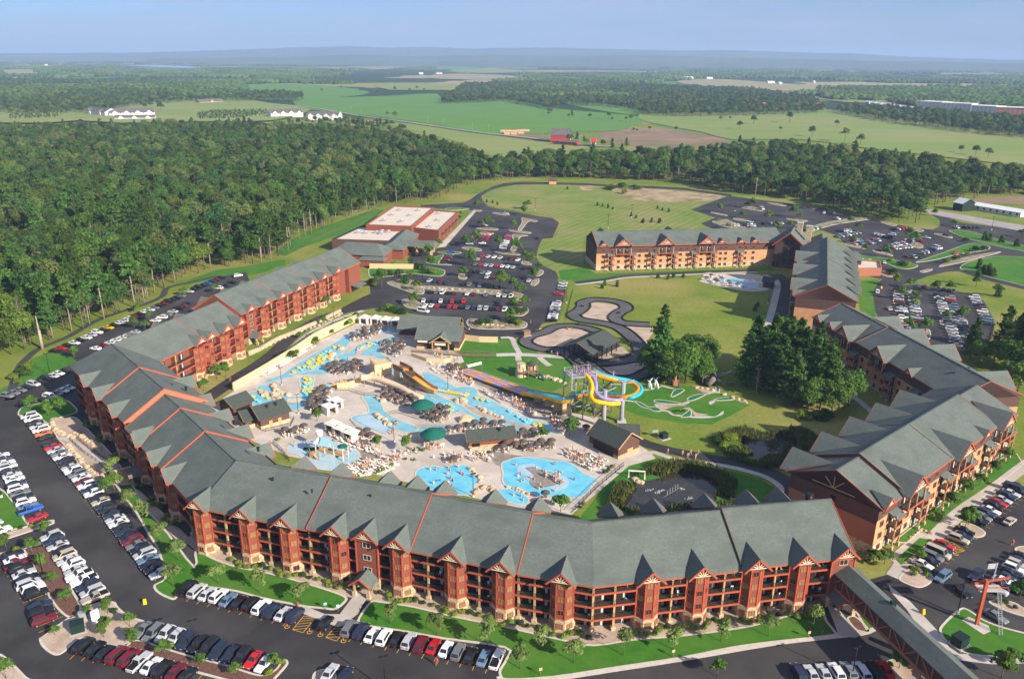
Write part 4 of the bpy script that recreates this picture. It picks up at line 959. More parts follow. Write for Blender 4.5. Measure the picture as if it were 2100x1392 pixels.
rO3,P0,ln,lb=straight_wing('hotel_wing','north-south orange hotel wing with a wide grey roof and red gable trim',V2(132.5,327.0),V2(168.0,424.0),12.0,OE+1.5,ORG+2.4,[0.0,0.0],[0,0.5,1.0],m_redtrim,1,None,'orange',wall=m_orange,endB=False)
orange_facade(rO3,P0,ln,1,pattern(cum(ln)[-1]-14),OE+1.7)
for t in (0.14,0.28,0.42,0.56,0.70,0.84): q,rt,nn,rz=at_s(lb,cum(lb)[-1]*t,-1); place_dormer(rO3,P0,q,rz,OE+1.7,dm_red)
rO4,P0,ln,lb=straight_wing('hotel_wing','distant orange hotel wing facing the pool lawn with three large gables',V2(43.6,438.5),V2(150.0,454.5),12.0,OE+0.9,ORG+1.2,[0.0],[0,1.0],m_redtrim,-1,None,'orange',wall=m_orange,endB=False)
it4=[(k,frame_on(ln,G(*zq([(x,490)])[0]),-1)) for k,x in (('sgable',212),('stack',275),('gable',375),('stack',457),('win',520),('win',575),('stack',635),('gable',733),('stack',810),('win',870),('win',925),('stack',985),('gable',1080),('stack',1150),('sgable',1215),('win',1260),('stack',1380),('sgable',1382),('win',1430),('sgable',1500))]
orange_facade(rO4,P0,ln,-1,it4,OE+1.1)
for t in (0.08,0.45,0.72): q,rt,nn,rz=at_s(lb,cum(lb)[-1]*t,1); place_dormer(rO4,P0,q,rz,OE+1.1,dm_big)
b=MB(); s0=ln[0]-P0; s1=lb[0]-P0; dv=(ln[0]-ln[1]).normalized()*0.12
b.face([s0+dv+Vector((0,0,0)),s1+dv,s1+dv+Vector((0,0,FL)),s0+dv+Vector((0,0,FL))],m_stone); b.face([s0+dv+Vector((0,0,FL)),s1+dv+Vector((0,0,FL)),s1+dv+Vector((0,0,OE+0.5)),s0+dv+Vector((0,0,OE+0.5))],m_siding2); b.obj('end_wall',None,rO4)
# ------------------------------------------------------------------ other buildings
def gabled(name,label,cat,a,b_,hw,eave,ridge,wallm,roofm,oh=0.7,base=None,doors=(),open_side=False,posts=0,group=None,trimm=None,z0=0.0,vents=0):
 """gabled building with its ridge from a to b_ (ground points)"""
 a=Vector((a.x,a.y,0)); b_=Vector((b_.x,b_.y,0)); L=(b_-a).length; rz=math.atan2(b_.y-a.y,b_.x-a.x); c=(a+b_)/2
 root=empty(name,(c.x,c.y,z0),rz,label,cat,group)
 if not open_side:
  w=MB(); w.box((0,0,eave/2),(L,2*hw,eave),wallm)
  for s in (-1,1): w.face([(s*L/2,-hw,eave),(s*L/2,hw,eave),(s*L/2,0,ridge-0.15)][::s],wallm)
  w.obj('wall',None,root)
  if base: MB().box((0,0,0.5),(L+0.16,2*hw+0.16,1.0),base).obj('stone_base',None,root)
 else:
  n=posts or 4
  for i in range(n):
   for s in (-1,1): MB().box((-L/2+0.5+(L-1)*i/(n-1),s*(hw-0.2),eave/2),(0.3,0.3,eave),m_black).obj('post',None,root)
 sl=(ridge-eave)/hw; e2=eave-sl*oh; X=L/2+oh
 for s in (-1,1):
  r=MB(); t=0.22
  T=[(-X,s*(hw+oh),e2),(X,s*(hw+oh),e2),(X,0,ridge),(-X,0,ridge)]
  P=[Vector(p) for p in T]; Q=[p+Vector((0,0,t)) for p in P]
  if s>0: P=P[::-1]; Q=Q[::-1]
  r.hexa(P+Q,roofm); r.obj('roof',None,root)
 for s in (-1,1):
  f=MB()
  for q in (-1,1): f.bar((s*X,q*(hw+oh),e2+0.1),(s*X,0,ridge+0.1),0.16,0.34,trimm or m_wood)
  f.obj('fascia',None,root)
 for (x,side,dw,dh,dm) in doors:
  if side in (-1,1): MB().box((x,side*(hw+0.05),dh/2),(dw,0.12,dh),dm).obj('door',None,root)
  else: MB().box((L/2*(1 if side==2 else-1)+(0.05 if side==2 else-0.05),x,dh/2),(0.12,dw,dh),dm).obj('door',None,root)
 for i in range(vents): mk('roof_vent',me_vent,root,(L*(0.2-0.3*i),-hw*0.4,eave+(ridge-eave)*0.6))
 return root
def gpx(name,label,cat,e0,e1,hw,eave,ridge,**k):
 """same, from the photographed FRONT EAVE-LINE base points e0 -> e1 (building lies behind, left of e0->e1)"""
 a,b_=e0,e1; d=Vector((b_.x-a.x,b_.y-a.y,0)).normalized(); n=Vector((-d.y,d.x,0))*hw
 return gabled(name,label,cat,a+n,b_+n,hw,eave,ridge,**k)
# water-park buildings
r=gabled('pavilion','dark brown admission lodge with grey-green roof above the lazy river','pavilion',V2(-37.0,307.5),V2(-20.0,305.5),7.0,4.2,8.0,m_siding2,m_roof,base=m_tan,doors=[(-3.0,-1,3.0,2.6,m_black),(4.0,-1,5.0,2.8,m_black)])
pr=MB()
for s in (-1,1): pr.face([(0,-9.6,6.6),(0,-1.5,6.6),(s*4.2,-7.2,3.6),(s*4.2,-9.6,3.6)][::s],m_roof); pr.bar((0,-9.65,6.55),(s*4.3,-9.65,3.5),0.2,0.4,m_timber); pr.box((s*3.2,-9.2,1.8),(0.45,0.45,3.6),m_timber)
pr.bar((-3.2,-9.4,4.0),(3.2,-9.4,4.0),0.2,0.3,m_timber); o=pr.obj('entry_gable',None,r); o.location=(1.5,0,0)
MB().box((1.5,-9.7,3.2),(4.4,0.12,0.8),m_canvas).obj('sign_board',None,r)
MB().box((-6.0,-7.9,3.4),(4.0,0.12,0.7),m_canvas).obj('sign_board',None,r)
gabled('pavilion','rear wing of the admission lodge beside the white cabanas','pavilion',V2(-46.0,320.0),V2(-22.0,317.5),6.0,4.0,7.6,m_siding2,m_roof,base=m_tan)
gpx('service_building','brown bathhouse with green roof and timber doors near the tube lagoon','building',V2(-77.6,226.1),V2(-70.4,232.4),4.6,3.8,6.2,wallm=m_siding2,roofm=m_roofd,base=m_tan,doors=[(-1.5,-1,1.1,2.2,m_timber),(1.5,-1,1.1,2.2,m_timber)],vents=2)
gpx('service_building','small lower shed adjoining the brown bathhouse','building',V2(-82.5,226.5),V2(-78.6,229.5),3.4,3.0,4.8,wallm=m_siding2,roofm=m_roofd,base=m_tan)
gpx('service_building','open food stand with green roof at the west end of the water park','building',G(480,853),G(518,838),3.6,3.2,5.2,wallm=m_siding2,roofm=m_roofd,doors=[(0,-1,5.0,2.0,m_black)])
gpx('service_building','long narrow brown snack bar with green roof in the middle of the pools','building',V2(-12.5,214.0),V2(1.0,217.3),2.9,3.0,4.9,wallm=m_siding,roofm=m_roofd,base=m_tan,doors=[(-4.8,-1,2.4,1.8,m_black)],vents=1)
gpx('pool_bar','open-fronted pool bar with dark green gable roof beside the sun loungers','bar',V2(23.4,217.4),V2(31.0,208.6),4.6,4.0,7.2,wallm=m_siding2,roofm=m_roofd,base=m_timber,doors=[(0,-1,8.0,2.6,m_black),(0.5,2,2.4,2.0,m_timber)],trimm=m_timber)
gabled('pool_bar','rear gable wing of the pool bar facing the slide columns','bar',V2(32.5,219.5),V2(38.0,219.0),3.6,3.6,6.2,m_siding2,m_roofd)
gabled('kart_shelter','open steel kart shelter with dark green roof inside the track','shelter',V2(25.0,288.5),V2(36.5,303.5),6.6,4.6,7.4,m_siding2,m_roofd,open_side=True,posts=6)
gpx('pool_hut','small dark hut beside the far hotel pool','hut',*GP(zq([(1545,640),(1625,650)])),3.0,3.2,5.0,wallm=m_siding2,roofm=m_roofd)
gpx('guard_hut','small brick hut on the grassy rise by the ring road','hut',G(1126,378),G(1141,378),2.6,3.4,5.0,wallm=m_orange,roofm=m_siding2)
# conference hall
def flatbox(root,pts,h,wallm,roofm,par=0.9,name='hall_block',parm=None):
 P=[Vector((p[0],p[1],0)) for p in pts]; P=P if area2(P)>0 else P[::-1]; I=offset(P,0.5)
 b=MB()
 for i in range(len(P)):
  a,c=P[i],P[(i+1)%len(P)]; d,e=I[i],I[(i+1)%len(P)]
  b.face([(a.x,a.y,0),(c.x,c.y,0),(c.x,c.y,h),(a.x,a.y,h)],wallm); b.face([(a.x,a.y,h),(c.x,c.y,h),(e.x,e.y,h),(d.x,d.y,h)],parm or wallm)
  b.face([(e.x,e.y,h-par),(d.x,d.y,h-par),(d.x,d.y,h),(e.x,e.y,h)],parm or wallm)
 o=b.obj(name,None,root); o.location=-root.location
 r_=MB(); r_.poly(I,roofm,h-par); q=r_.obj('flat_roof',None,o)
 return o
P0=Vector((-65,495,0))
rC=empty('conference_hall',P0,0,'red-brown conference hall with pale flat roofs and a lodge entrance','hall')
flatbox(rC,[(-92,498),(-63,494),(-55.3,561),(-84,566)],10.0,m_siding,m_flatroof)
flatbox(rC,[(-62.9,500),(-46,492),(-38,556),(-55.2,561)],8.0,m_siding,m_flatroof)
flatbox(rC,[(-107,468),(-70,464),(-67.5,506),(-97,508)],7.2,m_siding2,m_flatroof,1.0,parm=m_black)
me_ac=MB(); me_ac.box((0,0,0.7),(2.6,1.8,1.3),m_steel).box((0.4,0,1.45),(1.2,1.2,0.2),m_white); me_ac=me_ac.mesh('rooftop_unit')
for x,y in ((360,90),(475,92),(312,120),(423,122),(262,155),(370,160)): mk('rooftop_unit',me_ac,rC,G(*z8([(x,y+6)])[0],9.1)-P0)
for x,y in ((597,110),(593,152),(545,192)): mk('rooftop_unit',me_ac,rC,G(*z8([(x,y+6)])[0],7.1)-P0)
for x,y in ((105,228),(150,232),(215,230),(250,222),(290,225),(245,235)): mk('rooftop_unit',me_ac,rC,G(*z8([(x,y+6)])[0],6.2)-P0)
def hiproof(root,P0,a,b_,hw,eave,ridge,wallm,roofm,hip=4.0,oh=1.0,wall=True):
 L=(b_-a).length; rz=math.atan2(b_.y-a.y,b_.x-a.x); c=(a+b_)/2
 if wall: o=MB().box((0,0,eave/2),(L,2*hw,eave),wallm).obj('wall',None,root,c-P0); o.rotation_euler=(0,0,rz)
 X=L/2+oh; Y=hw+oh; h=X-hip
 r_=MB(); r_.face([(-X,-Y,eave),(X,-Y,eave),(h,0,ridge),(-h,0,ridge)],roofm); r_.face([(X,Y,eave),(-X,Y,eave),(-h,0,ridge),(h,0,ridge)],roofm)
 r_.face([(X,-Y,eave),(X,Y,eave),(h,0,ridge)],roofm); r_.face([(-X,Y,eave),(-X,-Y,eave),(-h,0,ridge)],roofm)
 r_.face([(-X,-Y,eave),(-X,Y,eave),(X,Y,eave),(X,-Y,eave)],m_wood)
 o=r_.obj('roof',None,root,c-P0); o.rotation_euler=(0,0,rz)
hiproof(rC,P0,V2(-100,447),V2(-70,441.5),9.0,5.6,10.5,m_siding,m_roof,hip=7)
hiproof(rC,P0,V2(-69,448),V2(-65,490),6.5,5.8,9.6,m_siding,m_roof,hip=5)
hiproof(rC,P0,V2(-66,466),V2(-46,463.5),6.0,5.2,7.6,m_siding,m_roof,hip=1.0,wall=False)
for x,y in ((-47.5,459),(-47,468),(-56,460)): MB().box((0,0,1.0),(1.6,1.6,2.0),m_stone).box((0,0,3.7),(0.7,0.7,3.4),m_timber).obj('post',None,rC,Vector((x,y,0))-P0)
hiproof(rC,P0,V2(-84,433),V2(-70,431),3.0,4.0,5.4,m_siding,m_roof,hip=2.0,oh=0.6)
for t in (0.15,0.32,0.5,0.68,0.85):
 p=Vector((-46+8*t+0.1,492+64*t,0)); o=MB().box((0,0,1.5),(1.6,4.0,3.0),m_siding).box((0.4,0,4.2),(2.4,5.0,0.3),m_roofd).obj('door_canopy',None,rC,p-P0); o.rotation_euler=(0,0,-0.12)
MB().box((0,0,1.4),(24,0.6,2.8),m_tan).obj('retaining_wall',None,rC,Vector((-66,426.5,0))-P0)
# lobby at the bend of the orange wings
P0=G(1612,552); P0.z=0
rL=empty('hotel_lobby',P0,0,'dark timber hotel lobby with tall gabled window wall and stone chimneys','lobby')
fa,fb=G(1584,547),G(1642,553); dv=Vector((fb.x-fa.x,fb.y-fa.y,0)); Lw=dv.length; rz=math.atan2(dv.y,dv.x); nb=Vector((-dv.y,dv.x,0)).normalized()
cc=(fa+fb)/2; cc.z=0
b=MB(); b.box((0,13,6.4),(Lw,26,12.8),m_siding2)
b.face([(-Lw/2,0,12.8),(Lw/2,0,12.8),(0,0,19.5)],m_siding2); o=b.obj('wall',None,rL,cc-P0); o.rotation_euler=(0,0,rz)
r_=MB()
for s in (-1,1): r_.face([(0,-1.5,20.0),(0,27,20.0),(s*(Lw/2+1.5),27,12.4),(s*(Lw/2+1.5),-1.5,12.4)][::s],m_roof); r_.bar((0,-1.55,19.9),(s*(Lw/2+1.5),-1.55,12.3),0.3,0.6,m_redtrim)
o=r_.obj('roof',None,rL,cc-P0); o.rotation_euler=(0,0,rz)
for x,z,w,h in ((0,9.5,5.5,5.0),(0,4.0,5.5,3.4),(-6.2,6.5,3.2,2.6),(6.2,6.5,3.2,2.6),(-6.2,2.2,3.2,2.6),(6.2,2.2,3.2,2.6),(0,14.6,4.5,2.6)):
 o=MB().box((x,-0.1,z),(w,0.15,h),m_glass).box((x,-0.14,z),(0.25,0.2,h),m_wood).obj('window',None,rL,cc-P0); o.rotation_euler=(0,0,rz)
for x,y in ((8.5,12),(3.0,20)): o=MB().box((x,y,12),(3.0,3.0,20),m_stone).box((x,y,22.2),(3.4,3.4,0.5),m_conc).obj('chimney',None,rL,cc-P0); o.rotation_euler=(0,0,rz)
hiproof(rL,P0,V2(168,430),V2(176,452),9.0,11.0,17.0,m_orange,m_roof,hip=4.0)
hiproof(rL,P0,V2(170,440),V2(192,436),6.0,6.0,9.5,m_siding2,m_roof,hip=2.0)
rA=empty('brick_annex',G(1775,560),0,'low red brick annex east of the north-south orange wing','annex')
flatbox(rA,[tuple(p)[:2] for p in GP([(1748,566),(1806,566),(1803,551),(1755,546)])],4.5,m_rust,m_flatroof,name='annex_block')
# covered bridge at the lower right
P0=Vector((76,128,0))
rB=empty('covered_footbridge',P0,0,'long covered footbridge with green roof and dark truss sides over the drive','bridge')
p1,p2=Vector((69.5,148.5,0)),Vector((84.5,92.0,0)); dv=(p2-p1); L=dv.length; dv.normalize(); rz=math.atan2(dv.y,dv.x); c=(p1+p2)/2-P0
hwb,zbm,ztp=2.3,4.8,8.4
for s in (-1,1):
 r_=MB(); r_.hexa([Vector(p) for p in ([(-L/2,s*(hwb+0.6),ztp-0.2),(L/2,s*(hwb+0.6),ztp-0.2),(L/2,0,ztp+1.5),(-L/2,0,ztp+1.5)] if s<0 else [(-L/2,0,ztp+1.5),(L/2,0,ztp+1.5),(L/2,s*(hwb+0.6),ztp-0.2),(-L/2,s*(hwb+0.6),ztp-0.2)])]+[Vector(p)+Vector((0,0,0.2)) for p in ([(-L/2,s*(hwb+0.6),ztp-0.2),(L/2,s*(hwb+0.6),ztp-0.2),(L/2,0,ztp+1.5),(-L/2,0,ztp+1.5)] if s<0 else [(-L/2,0,ztp+1.5),(L/2,0,ztp+1.5),(L/2,s*(hwb+0.6),ztp-0.2),(-L/2,s*(hwb+0.6),ztp-0.2)])],m_roof)
 r_.obj('roof',None,rB,c).rotation_euler=(0,0,rz)
 w=MB(); w.bar((-L/2,s*hwb,ztp),(L/2,s*hwb,ztp),0.3,0.4,m_rust); w.bar((-L/2,s*hwb,zbm),(L/2,s*hwb,zbm),0.3,0.5,m_rust)
 n=int(L/3.6)
 for i in range(n+1):
  x=-L/2+L*i/n; w.bar((x,s*hwb,zbm),(x,s*hwb,ztp),0.25,0.25,m_rust)
  if i<n: x2=x+L/n; w.bar((x,s*(hwb+0.02),zbm if i%2 else ztp),(x2,s*(hwb+0.02),ztp if i%2 else zbm),0.2,0.25,m_rust)
 w.face([(-L/2,s*(hwb-0.2),zbm),(L/2,s*(hwb-0.2),zbm),(L/2,s*(hwb-0.2),ztp),(-L/2,s*(hwb-0.2),ztp)],m_siding2)
 w.obj('truss_side',None,rB,c).rotation_euler=(0,0,rz)
MB().box((0,0,zbm-0.3),(L,2*hwb,0.4),m_wood).obj('deck',None,rB,c).rotation_euler=(0,0,rz)
for q in (Vector((76.9,126.1,0)),Vector((79.8,127.2,0))): MB().cone((0,0,0),0.75,0.7,4.6,14,m_redtrim).cone((0,0,0),1.0,1.0,0.4,14,m_conc).obj('pillar',None,rB,q-P0)
MB().box((0,0,0),(0.9,0.9,1.1),m_dkmetal).obj('roof_vent',None,rB,Vector((74.7,131,ztp+1.6))-P0)
# red ride tower with flag
P0=Vector((96.5,137.6,0))
rT=empty('ride_tower',P0,0,'red steel swing ride tower with white platform and ladder on the lawn','ride')
o=MB().box((0,0,5.5),(0.6,0.6,11.0),m_redtrim).obj('mast',None,rT)
MB().box((1.6,1.0,8.2),(5.0,2.2,0.2),m_conc).obj('platform',None,rT)
b=MB()
for x in (-1.4,4.6):
 for y in (-0.2,2.2): b.bar((x,y,8.3),(x,y,9.3),0.08,0.08,m_redtrim)
for y in (-0.2,2.2): b.bar((-1.4,y,9.3),(4.6,y,9.3),0.1,0.1,m_redtrim)
b.obj('guard_rail',None,rT)
MB().bar((-2.0,0.6,9.6),(5.2,0.9,11.0),0.35,0.4,m_redtrim).obj('boom',None,rT)
b=MB()
for s in (-0.35,0.35): b.bar((3.2+s,-3.2,0.1),(3.0+s,-0.1,8.2),0.1,0.1,m_steel)
for i in range(22): t=i/22; b.bar((2.85-0.2*t,-3.2+3.1*t,0.1+8.1*t),(3.55-0.2*t,-3.2+3.1*t,0.1+8.1*t),0.06,0.06,m_steel)
b.obj('ladder',None,rT)
MB().tube([(1.1,0,10.5),(1.3,0,15.0)],0.07,6,m_white).obj('flag_pole',None,rT)
b=MB(); b.hexa([Vector(p) for p in [(1.3,0,13.6),(-0.1,0.5,13.2),(-0.1,0.54,13.2),(1.3,0.04,13.6),(1.3,0,14.9),(-0.1,0.5,14.4),(-0.1,0.54,14.4),(1.3,0.04,14.9)]],m_white); b.obj('flag',None,rT)
sheet('concrete_pad',GP(zs([(1715,815),(1760,795),(1880,850),(1895,885),(1850,905)])),0.16,m_conc,'square concrete pad under the red ride tower','pad')
# ------------------------------------------------------------------ water park
sheet('pool_deck',GP([(470,808),(542,765),(607,730),(647,703),(733,662),(733,646),(840,650),(860,690),(945,727),(952,742),(925,752),(1010,800),(1075,815),(1160,845),(1190,850),(1232,857),(1262,880),(1330,925),(1345,940),(1290,955),(1171,1056),(1060,1040),(880,1000),(700,955),(590,935),(520,905),(455,865),(430,835)]),0.05,m_deck,'pale concrete pool deck spread round all the pools','deck')
for i,pts in enumerate((zb([(500,620),(640,640),(900,780),(1340,940),(1500,1000),(1900,1080),(1880,1300),(1500,1090),(1250,960),(900,830),(700,740)]),zd([(640,480),(900,520),(1300,560),(1560,600),(1750,700),(1500,620),(1200,570),(900,540),(700,640),(600,560)]),zc([(850,360),(1000,420),(1250,540),(1420,560),(1300,600),(1050,560),(900,640),(850,640),(990,540),(950,440)]),zc([(880,100),(940,180),(1060,250),(1250,290),(1200,300),(1000,240),(870,130)]),zb([(860,880),(1000,960),(1150,1040),(1050,960),(930,890)]))):
 sheet('wet_deck',GP(pts),0.062+0.004*i,m_wetdeck,['dark wet deck along the racing slide run-out','dark wet deck above the large island pool','dark wet deck round the toddler pool','dark edge of the zero-depth beach','dark wet patch beside the upper river'][i],'deck',4)
_zw=[0.10]
def pool(pts,mat,label,name='pool',smooth=5,cope=0.45,copem=None,cat='pool'):
 P=[Vector((p.x,p.y,0)) for p in GP(pts)]
 if area2(P)<0: P=P[::-1]
 P=catmull(P,True,smooth); P=offset(P,-0.7) if mat is m_river else P; z=_zw[0]; _zw[0]+=0.005
 root=empty(name,(P[0].x,P[0].y,0),0,label,cat,None,'structure')
 o=MB().poly(P,mat,z).obj('water',mat,root); o.location=-root.location
 O=offset(P,-cope); k=MB(); n=len(P)
 for i in range(n):
  a,c,d,e=P[i],P[(i+1)%n],O[(i+1)%n],O[i]
  k.face([(a.x,a.y,z-0.002),(e.x,e.y,z-0.002),(d.x,d.y,z-0.002),(c.x,c.y,z-0.002)],copem or m_cope)
 o=k.obj('coping',None,root); o.location=-root.location
 return root
pool(za([(370,775),(560,715),(690,620),(930,470),(1170,345),(1290,255),(1430,210),(1600,185),(1760,195),(1850,235),(1790,250),(1640,225),(1470,240),(1370,290),(1290,345),(1230,430),(1130,540),(1040,600),(950,640),(850,680),(700,700),(640,730),(400,785)]),m_river,'wide upper lazy river crowded with yellow and blue tubes','lazy_river')
pool(za([(700,700),(870,680),(1000,640),(1130,600),(1230,560),(1190,500),(1290,470),(1350,440),(1420,380),(1520,345),(1650,330),(1760,290),(1850,290),(1840,340),(1740,370),(1640,390),(1500,400),(1420,460),(1380,520),(1290,590),(1240,620),(1050,690),(900,700)]),m_river,'second river channel between the tan rock islands','lazy_river')
pool(za([(1440,480),(1470,440),(1560,385),(1640,385),(1640,470),(1740,525),(1640,520),(1560,470),(1530,490),(1530,540),(1450,560),(1430,520)]),m_river,'short channel bending below the river bridge','lazy_river')
pool(za([(280,850),(330,835),(400,840),(430,900),(520,950),(620,970),(760,960),(790,900),(780,830),(780,745),(880,745),(870,830),(930,900),(890,960),(800,1000),(760,1020),(790,1060),(700,1095),(610,1090),(560,1000),(480,990),(430,1040),(340,1060),(250,1045),(150,990),(115,940),(250,905),(300,890)]),m_river,'tube lagoon with rock islands beside the brown bathhouse')
pool(zb([(280,690),(420,740),(560,830),(640,865),(760,855),(850,880),(860,940),(1000,1000),(1180,1090),(1300,1160),(1420,1210),(1660,1270),(1710,1320),(1680,1370),(1580,1395),(1480,1385),(1570,1335),(1540,1290),(1400,1270),(1240,1230),(1100,1170),(960,1120),(830,1070),(740,1000),(640,960),(500,920),(400,880),(330,800)]),m_river,'broad action river east of the rock median','lazy_river')
pool(zb([(-60,640),(60,690),(100,770),(320,900),(480,980),(620,1040),(700,1080),(800,1150),(920,1195),(1100,1240),(1250,1285),(1400,1350),(1500,1375),(1560,1400),(1400,1400),(1270,1320),(1150,1275),(1000,1245),(900,1270),(840,1310),(720,1330),(500,1335),(200,1345),(300,1305),(700,1290),(800,1250),(800,1190),(760,1140),(640,1110),(600,1140),(480,1090),(330,1050),(240,1000),(260,965),(330,960),(440,1010),(300,915),(150,840),(0,770),(-80,700)]),m_river,'long action river west of the rock median','lazy_river')
pool(za([(1480,955),(1590,955),(1640,1040),(1680,1130),(1780,1200),(1900,1250),(2040,1310),(2030,1345),(1930,1345),(1820,1310),(1740,1390),(1600,1350),(1450,1270),(1360,1195),(1530,1160),(1555,1100),(1520,1020)]),m_river,'blue lagoon with a zero-depth beach and rock spine')
sheet('shallow_water',GP(za([(1375,1198),(1540,1170),(1640,1230),(1740,1300),(1735,1380),(1600,1340),(1450,1262)])),0.17,m_shallow,'pale shallow beach water of the lagoon','water',4)
pool(zc([(170,430),(220,390),(330,360),(480,350),(640,365),(800,390),(920,440),(980,530),(950,570),(860,620),(820,670),(700,690),(480,660),(380,600),(300,510),(190,480)]),m_shallow,'pale toddler splash pool with a water playhouse')
pool(zd([(-258,720),(-198,665),(-78,640),(30,655),(100,640),(230,628),(330,640),(360,700),(430,760),(440,820),(400,860),(385,930),(330,960),(150,960),(0,930),(-150,870),(-230,800)]),m_pool,'bright blue activity pool behind the south wing roof')
pool(zd([(720,620),(780,580),(920,545),(1080,550),(1280,580),(1420,590),(1540,640),(1620,710),(1720,760),(1790,790),(1740,850),(1680,930),(1580,990),(1450,990),(1320,985),(1150,980),(1000,930),(880,890),(770,860),(730,800),(735,730)]),m_pool,'large bright blue pool with a swim-up island')
pool(zd([(660,930),(750,900),(850,905),(930,940),(1000,1000),(1010,1040),(950,1080),(850,1060),(720,1010)]),m_pool,'small bright blue plunge pool next to the south wing roof')
sheet('shallow_water',GP(zd([(890,660),(940,625),(1050,620),(1110,640),(1200,680),(1330,720),(1440,770),(1475,820),(1460,870),(1390,910),(1310,915),(1240,880),(1160,880),(1060,860),(1000,790),(940,730),(890,700)])),0.18,m_shallow,'pale shallow shelf round the swim-up island','water',4)
sheet('pool_island',GP(zd([(985,670),(1040,655),(1120,690),(1180,720),(1280,750),(1360,790),(1360,840),(1280,870),(1150,890),(1060,870),(1030,810),(1080,760),(1040,710)])),0.26,m_wetdeck,'dark paved island in the large blue pool','island',4)
pool(zd([(1060,850),(1100,820),(1180,815),(1230,830),(1200,870),(1120,885)]),m_shallow,'tiny whirlpool on the swim-up island',cope=0.5); 
for o in list(bpy.data.objects)[-2:]: o.location.z+=0.14
for pts,zz,mt,lab in ((za([(600,1000),(640,985),(760,985),(780,1020),(700,1035),(610,1030)]),0.3,m_cope,'tan rock island in the tube lagoon'),(za([(440,940),(480,930),(520,970),(500,1010),(440,1000)]),0.32,m_cope,'low tan rock point in the tube lagoon'),
      (za([(1290,560),(1300,510),(1380,490),(1400,400),(1560,370),(1500,430),(1440,480),(1430,540),(1330,565)]),0.34,m_deck,'slim deck island between two river channels')):
 sheet('river_island',GP(pts),zz,mt,lab,'island',4)
sheet('gravel_bed',GP(zb([(740,1060),(850,1090),(1000,1160),(1240,1240),(1400,1285),(1530,1300),(1550,1335),(1480,1345),(1400,1335),(1250,1270),(1100,1225),(920,1175),(800,1120)])),0.16,m_gravel,'long gravel median between the two action rivers','gravel bed',4)
# far hotel pool
sheet('pool_deck',GP(zq([(1040,570),(1080,520),(1200,525),(1450,530),(1600,560),(1640,600),(1640,640),(1550,670),(1400,672),(1250,645),(1035,595)])),0.05,m_deck,'pale deck round the far hotel pool','deck',3)
pool(zq([(1145,570),(1200,562),(1330,575),(1450,580),(1500,600),(1500,640),(1450,652),(1400,640),(1280,605),(1180,590)]),m_pool,'small blue hotel pool far across the lawn',cope=0.6)
# retaining wall above the upper river
wl=za([(0,892),(350,692),(520,585),(700,488),(915,352),(1020,290),(1200,200),(1400,105)])
for i in range(len(wl)-1):
 a,c=G(*wl[i]),G(*wl[i+1]); h0,h1=[3.0,3.2,3.2,3.6,4.2,4.0,3.6,3.2][i:i+2] if i<7 else (3,3)
 d=(c-a).normalized(); n=Vector((-d.y,d.x,0))*0.5
 b=MB(); b.hexa([a,c,c+n,a+n,a+Vector((0,0,h0)),c+Vector((0,0,h1)),c+n+Vector((0,0,h1)),a+n+Vector((0,0,h0))],m_tan)
 if i==0: rw=empty('retaining_wall',a,0,'long tan block retaining wall above the upper lazy river','wall')
 o=b.obj('wall_panel',None,rw); o.location=-Vector(rw.location)
def wallrun(label,pts,h,th,mat,name='retaining_wall',cat='wall'):
 P=GP(pts); b=MB()
 for i in range(len(P)-1):
  d=(P[i+1]-P[i]).normalized(); n=Vector((-d.y,d.x,0))*th
  b.hexa([P[i],P[i+1],P[i+1]+n,P[i]+n]+[q+Vector((0,0,h)) for q in (P[i],P[i+1],P[i+1]+n,P[i]+n)],mat)
 return tag(b.obj(name,None),label,cat)
wallrun('curved tan wall under the tube slide terrace',za([(1170,880),(1300,860),(1450,810),(1550,760),(1690,680)]),2.2,0.5,m_tan)
wallrun('tan wall beside the entrance lawn ramp',zb([(690,385),(730,320),(900,340),(1110,345)]),2.4,0.4,m_tan)
wallrun('low tan wall below the wooden ramps',zb([(130,500),(300,560),(500,570),(580,560)]),1.4,0.4,m_tan)
wallrun('low stone wall below the snack bar',zd([(350,470),(600,450),(860,410),(1130,415)]),1.2,0.4,m_stone)
wallrun('stone abutment wall at the west stair porch',z4([(690,860),(740,850),(815,830)]),3.0,0.6,m_stone)
wallrun('boulder retaining wall above the service drive',z7([(1530,985),(1600,960),(1700,900),(1800,860),(1960,790),(2100,720)]),1.5,0.8,m_stone)
# fences and rails
def fence(label,pts,h=1.1,mat=None,step=2.2,rails=2,infill=True,name='fence',smooth=0,z=0.0):
 P=GP(pts); P=catmull(P,False,smooth) if smooth else P
 root=empty(name,P[0],0,label,'fence'); mat=mat or m_black
 b=MB(); pm=MB()
 for i in range(len(P)-1):
  a,c=P[i]-P[0],P[i+1]-P[0]; L=(c-a).length
  for k in range(rails): zz=z+h*(1-k*0.82/max(1,rails-1)); b.bar((a.x,a.y,zz),(c.x,c.y,zz),0.07,0.08,mat)
  n=max(1,int(L/step))
  for j in range(n): q=a+(c-a)*(j/n); pm.bar((q.x,q.y,0),(q.x,q.y,z+h),0.09,0.09,mat)
  if infill:
   m_=max(1,int(L/0.45))
   for j in range(m_): q=a+(c-a)*(j/m_); b.bar((q.x,q.y,z+0.15),(q.x,q.y,z+h),0.03,0.03,mat)
 b.obj('rails',None,root); pm.obj('posts',None,root)
 return root
fence('black rail along the service drive walk',[(478,800),(540,757),(600,718),(640,692),(690,662)])
fence('black rail round the bathhouse ramp',za([(680,1210),(640,1290),(360,1350),(300,1340)]))
fence('dark rail of the toddler pool ramp',zc([(0,380),(100,470),(190,590)]))
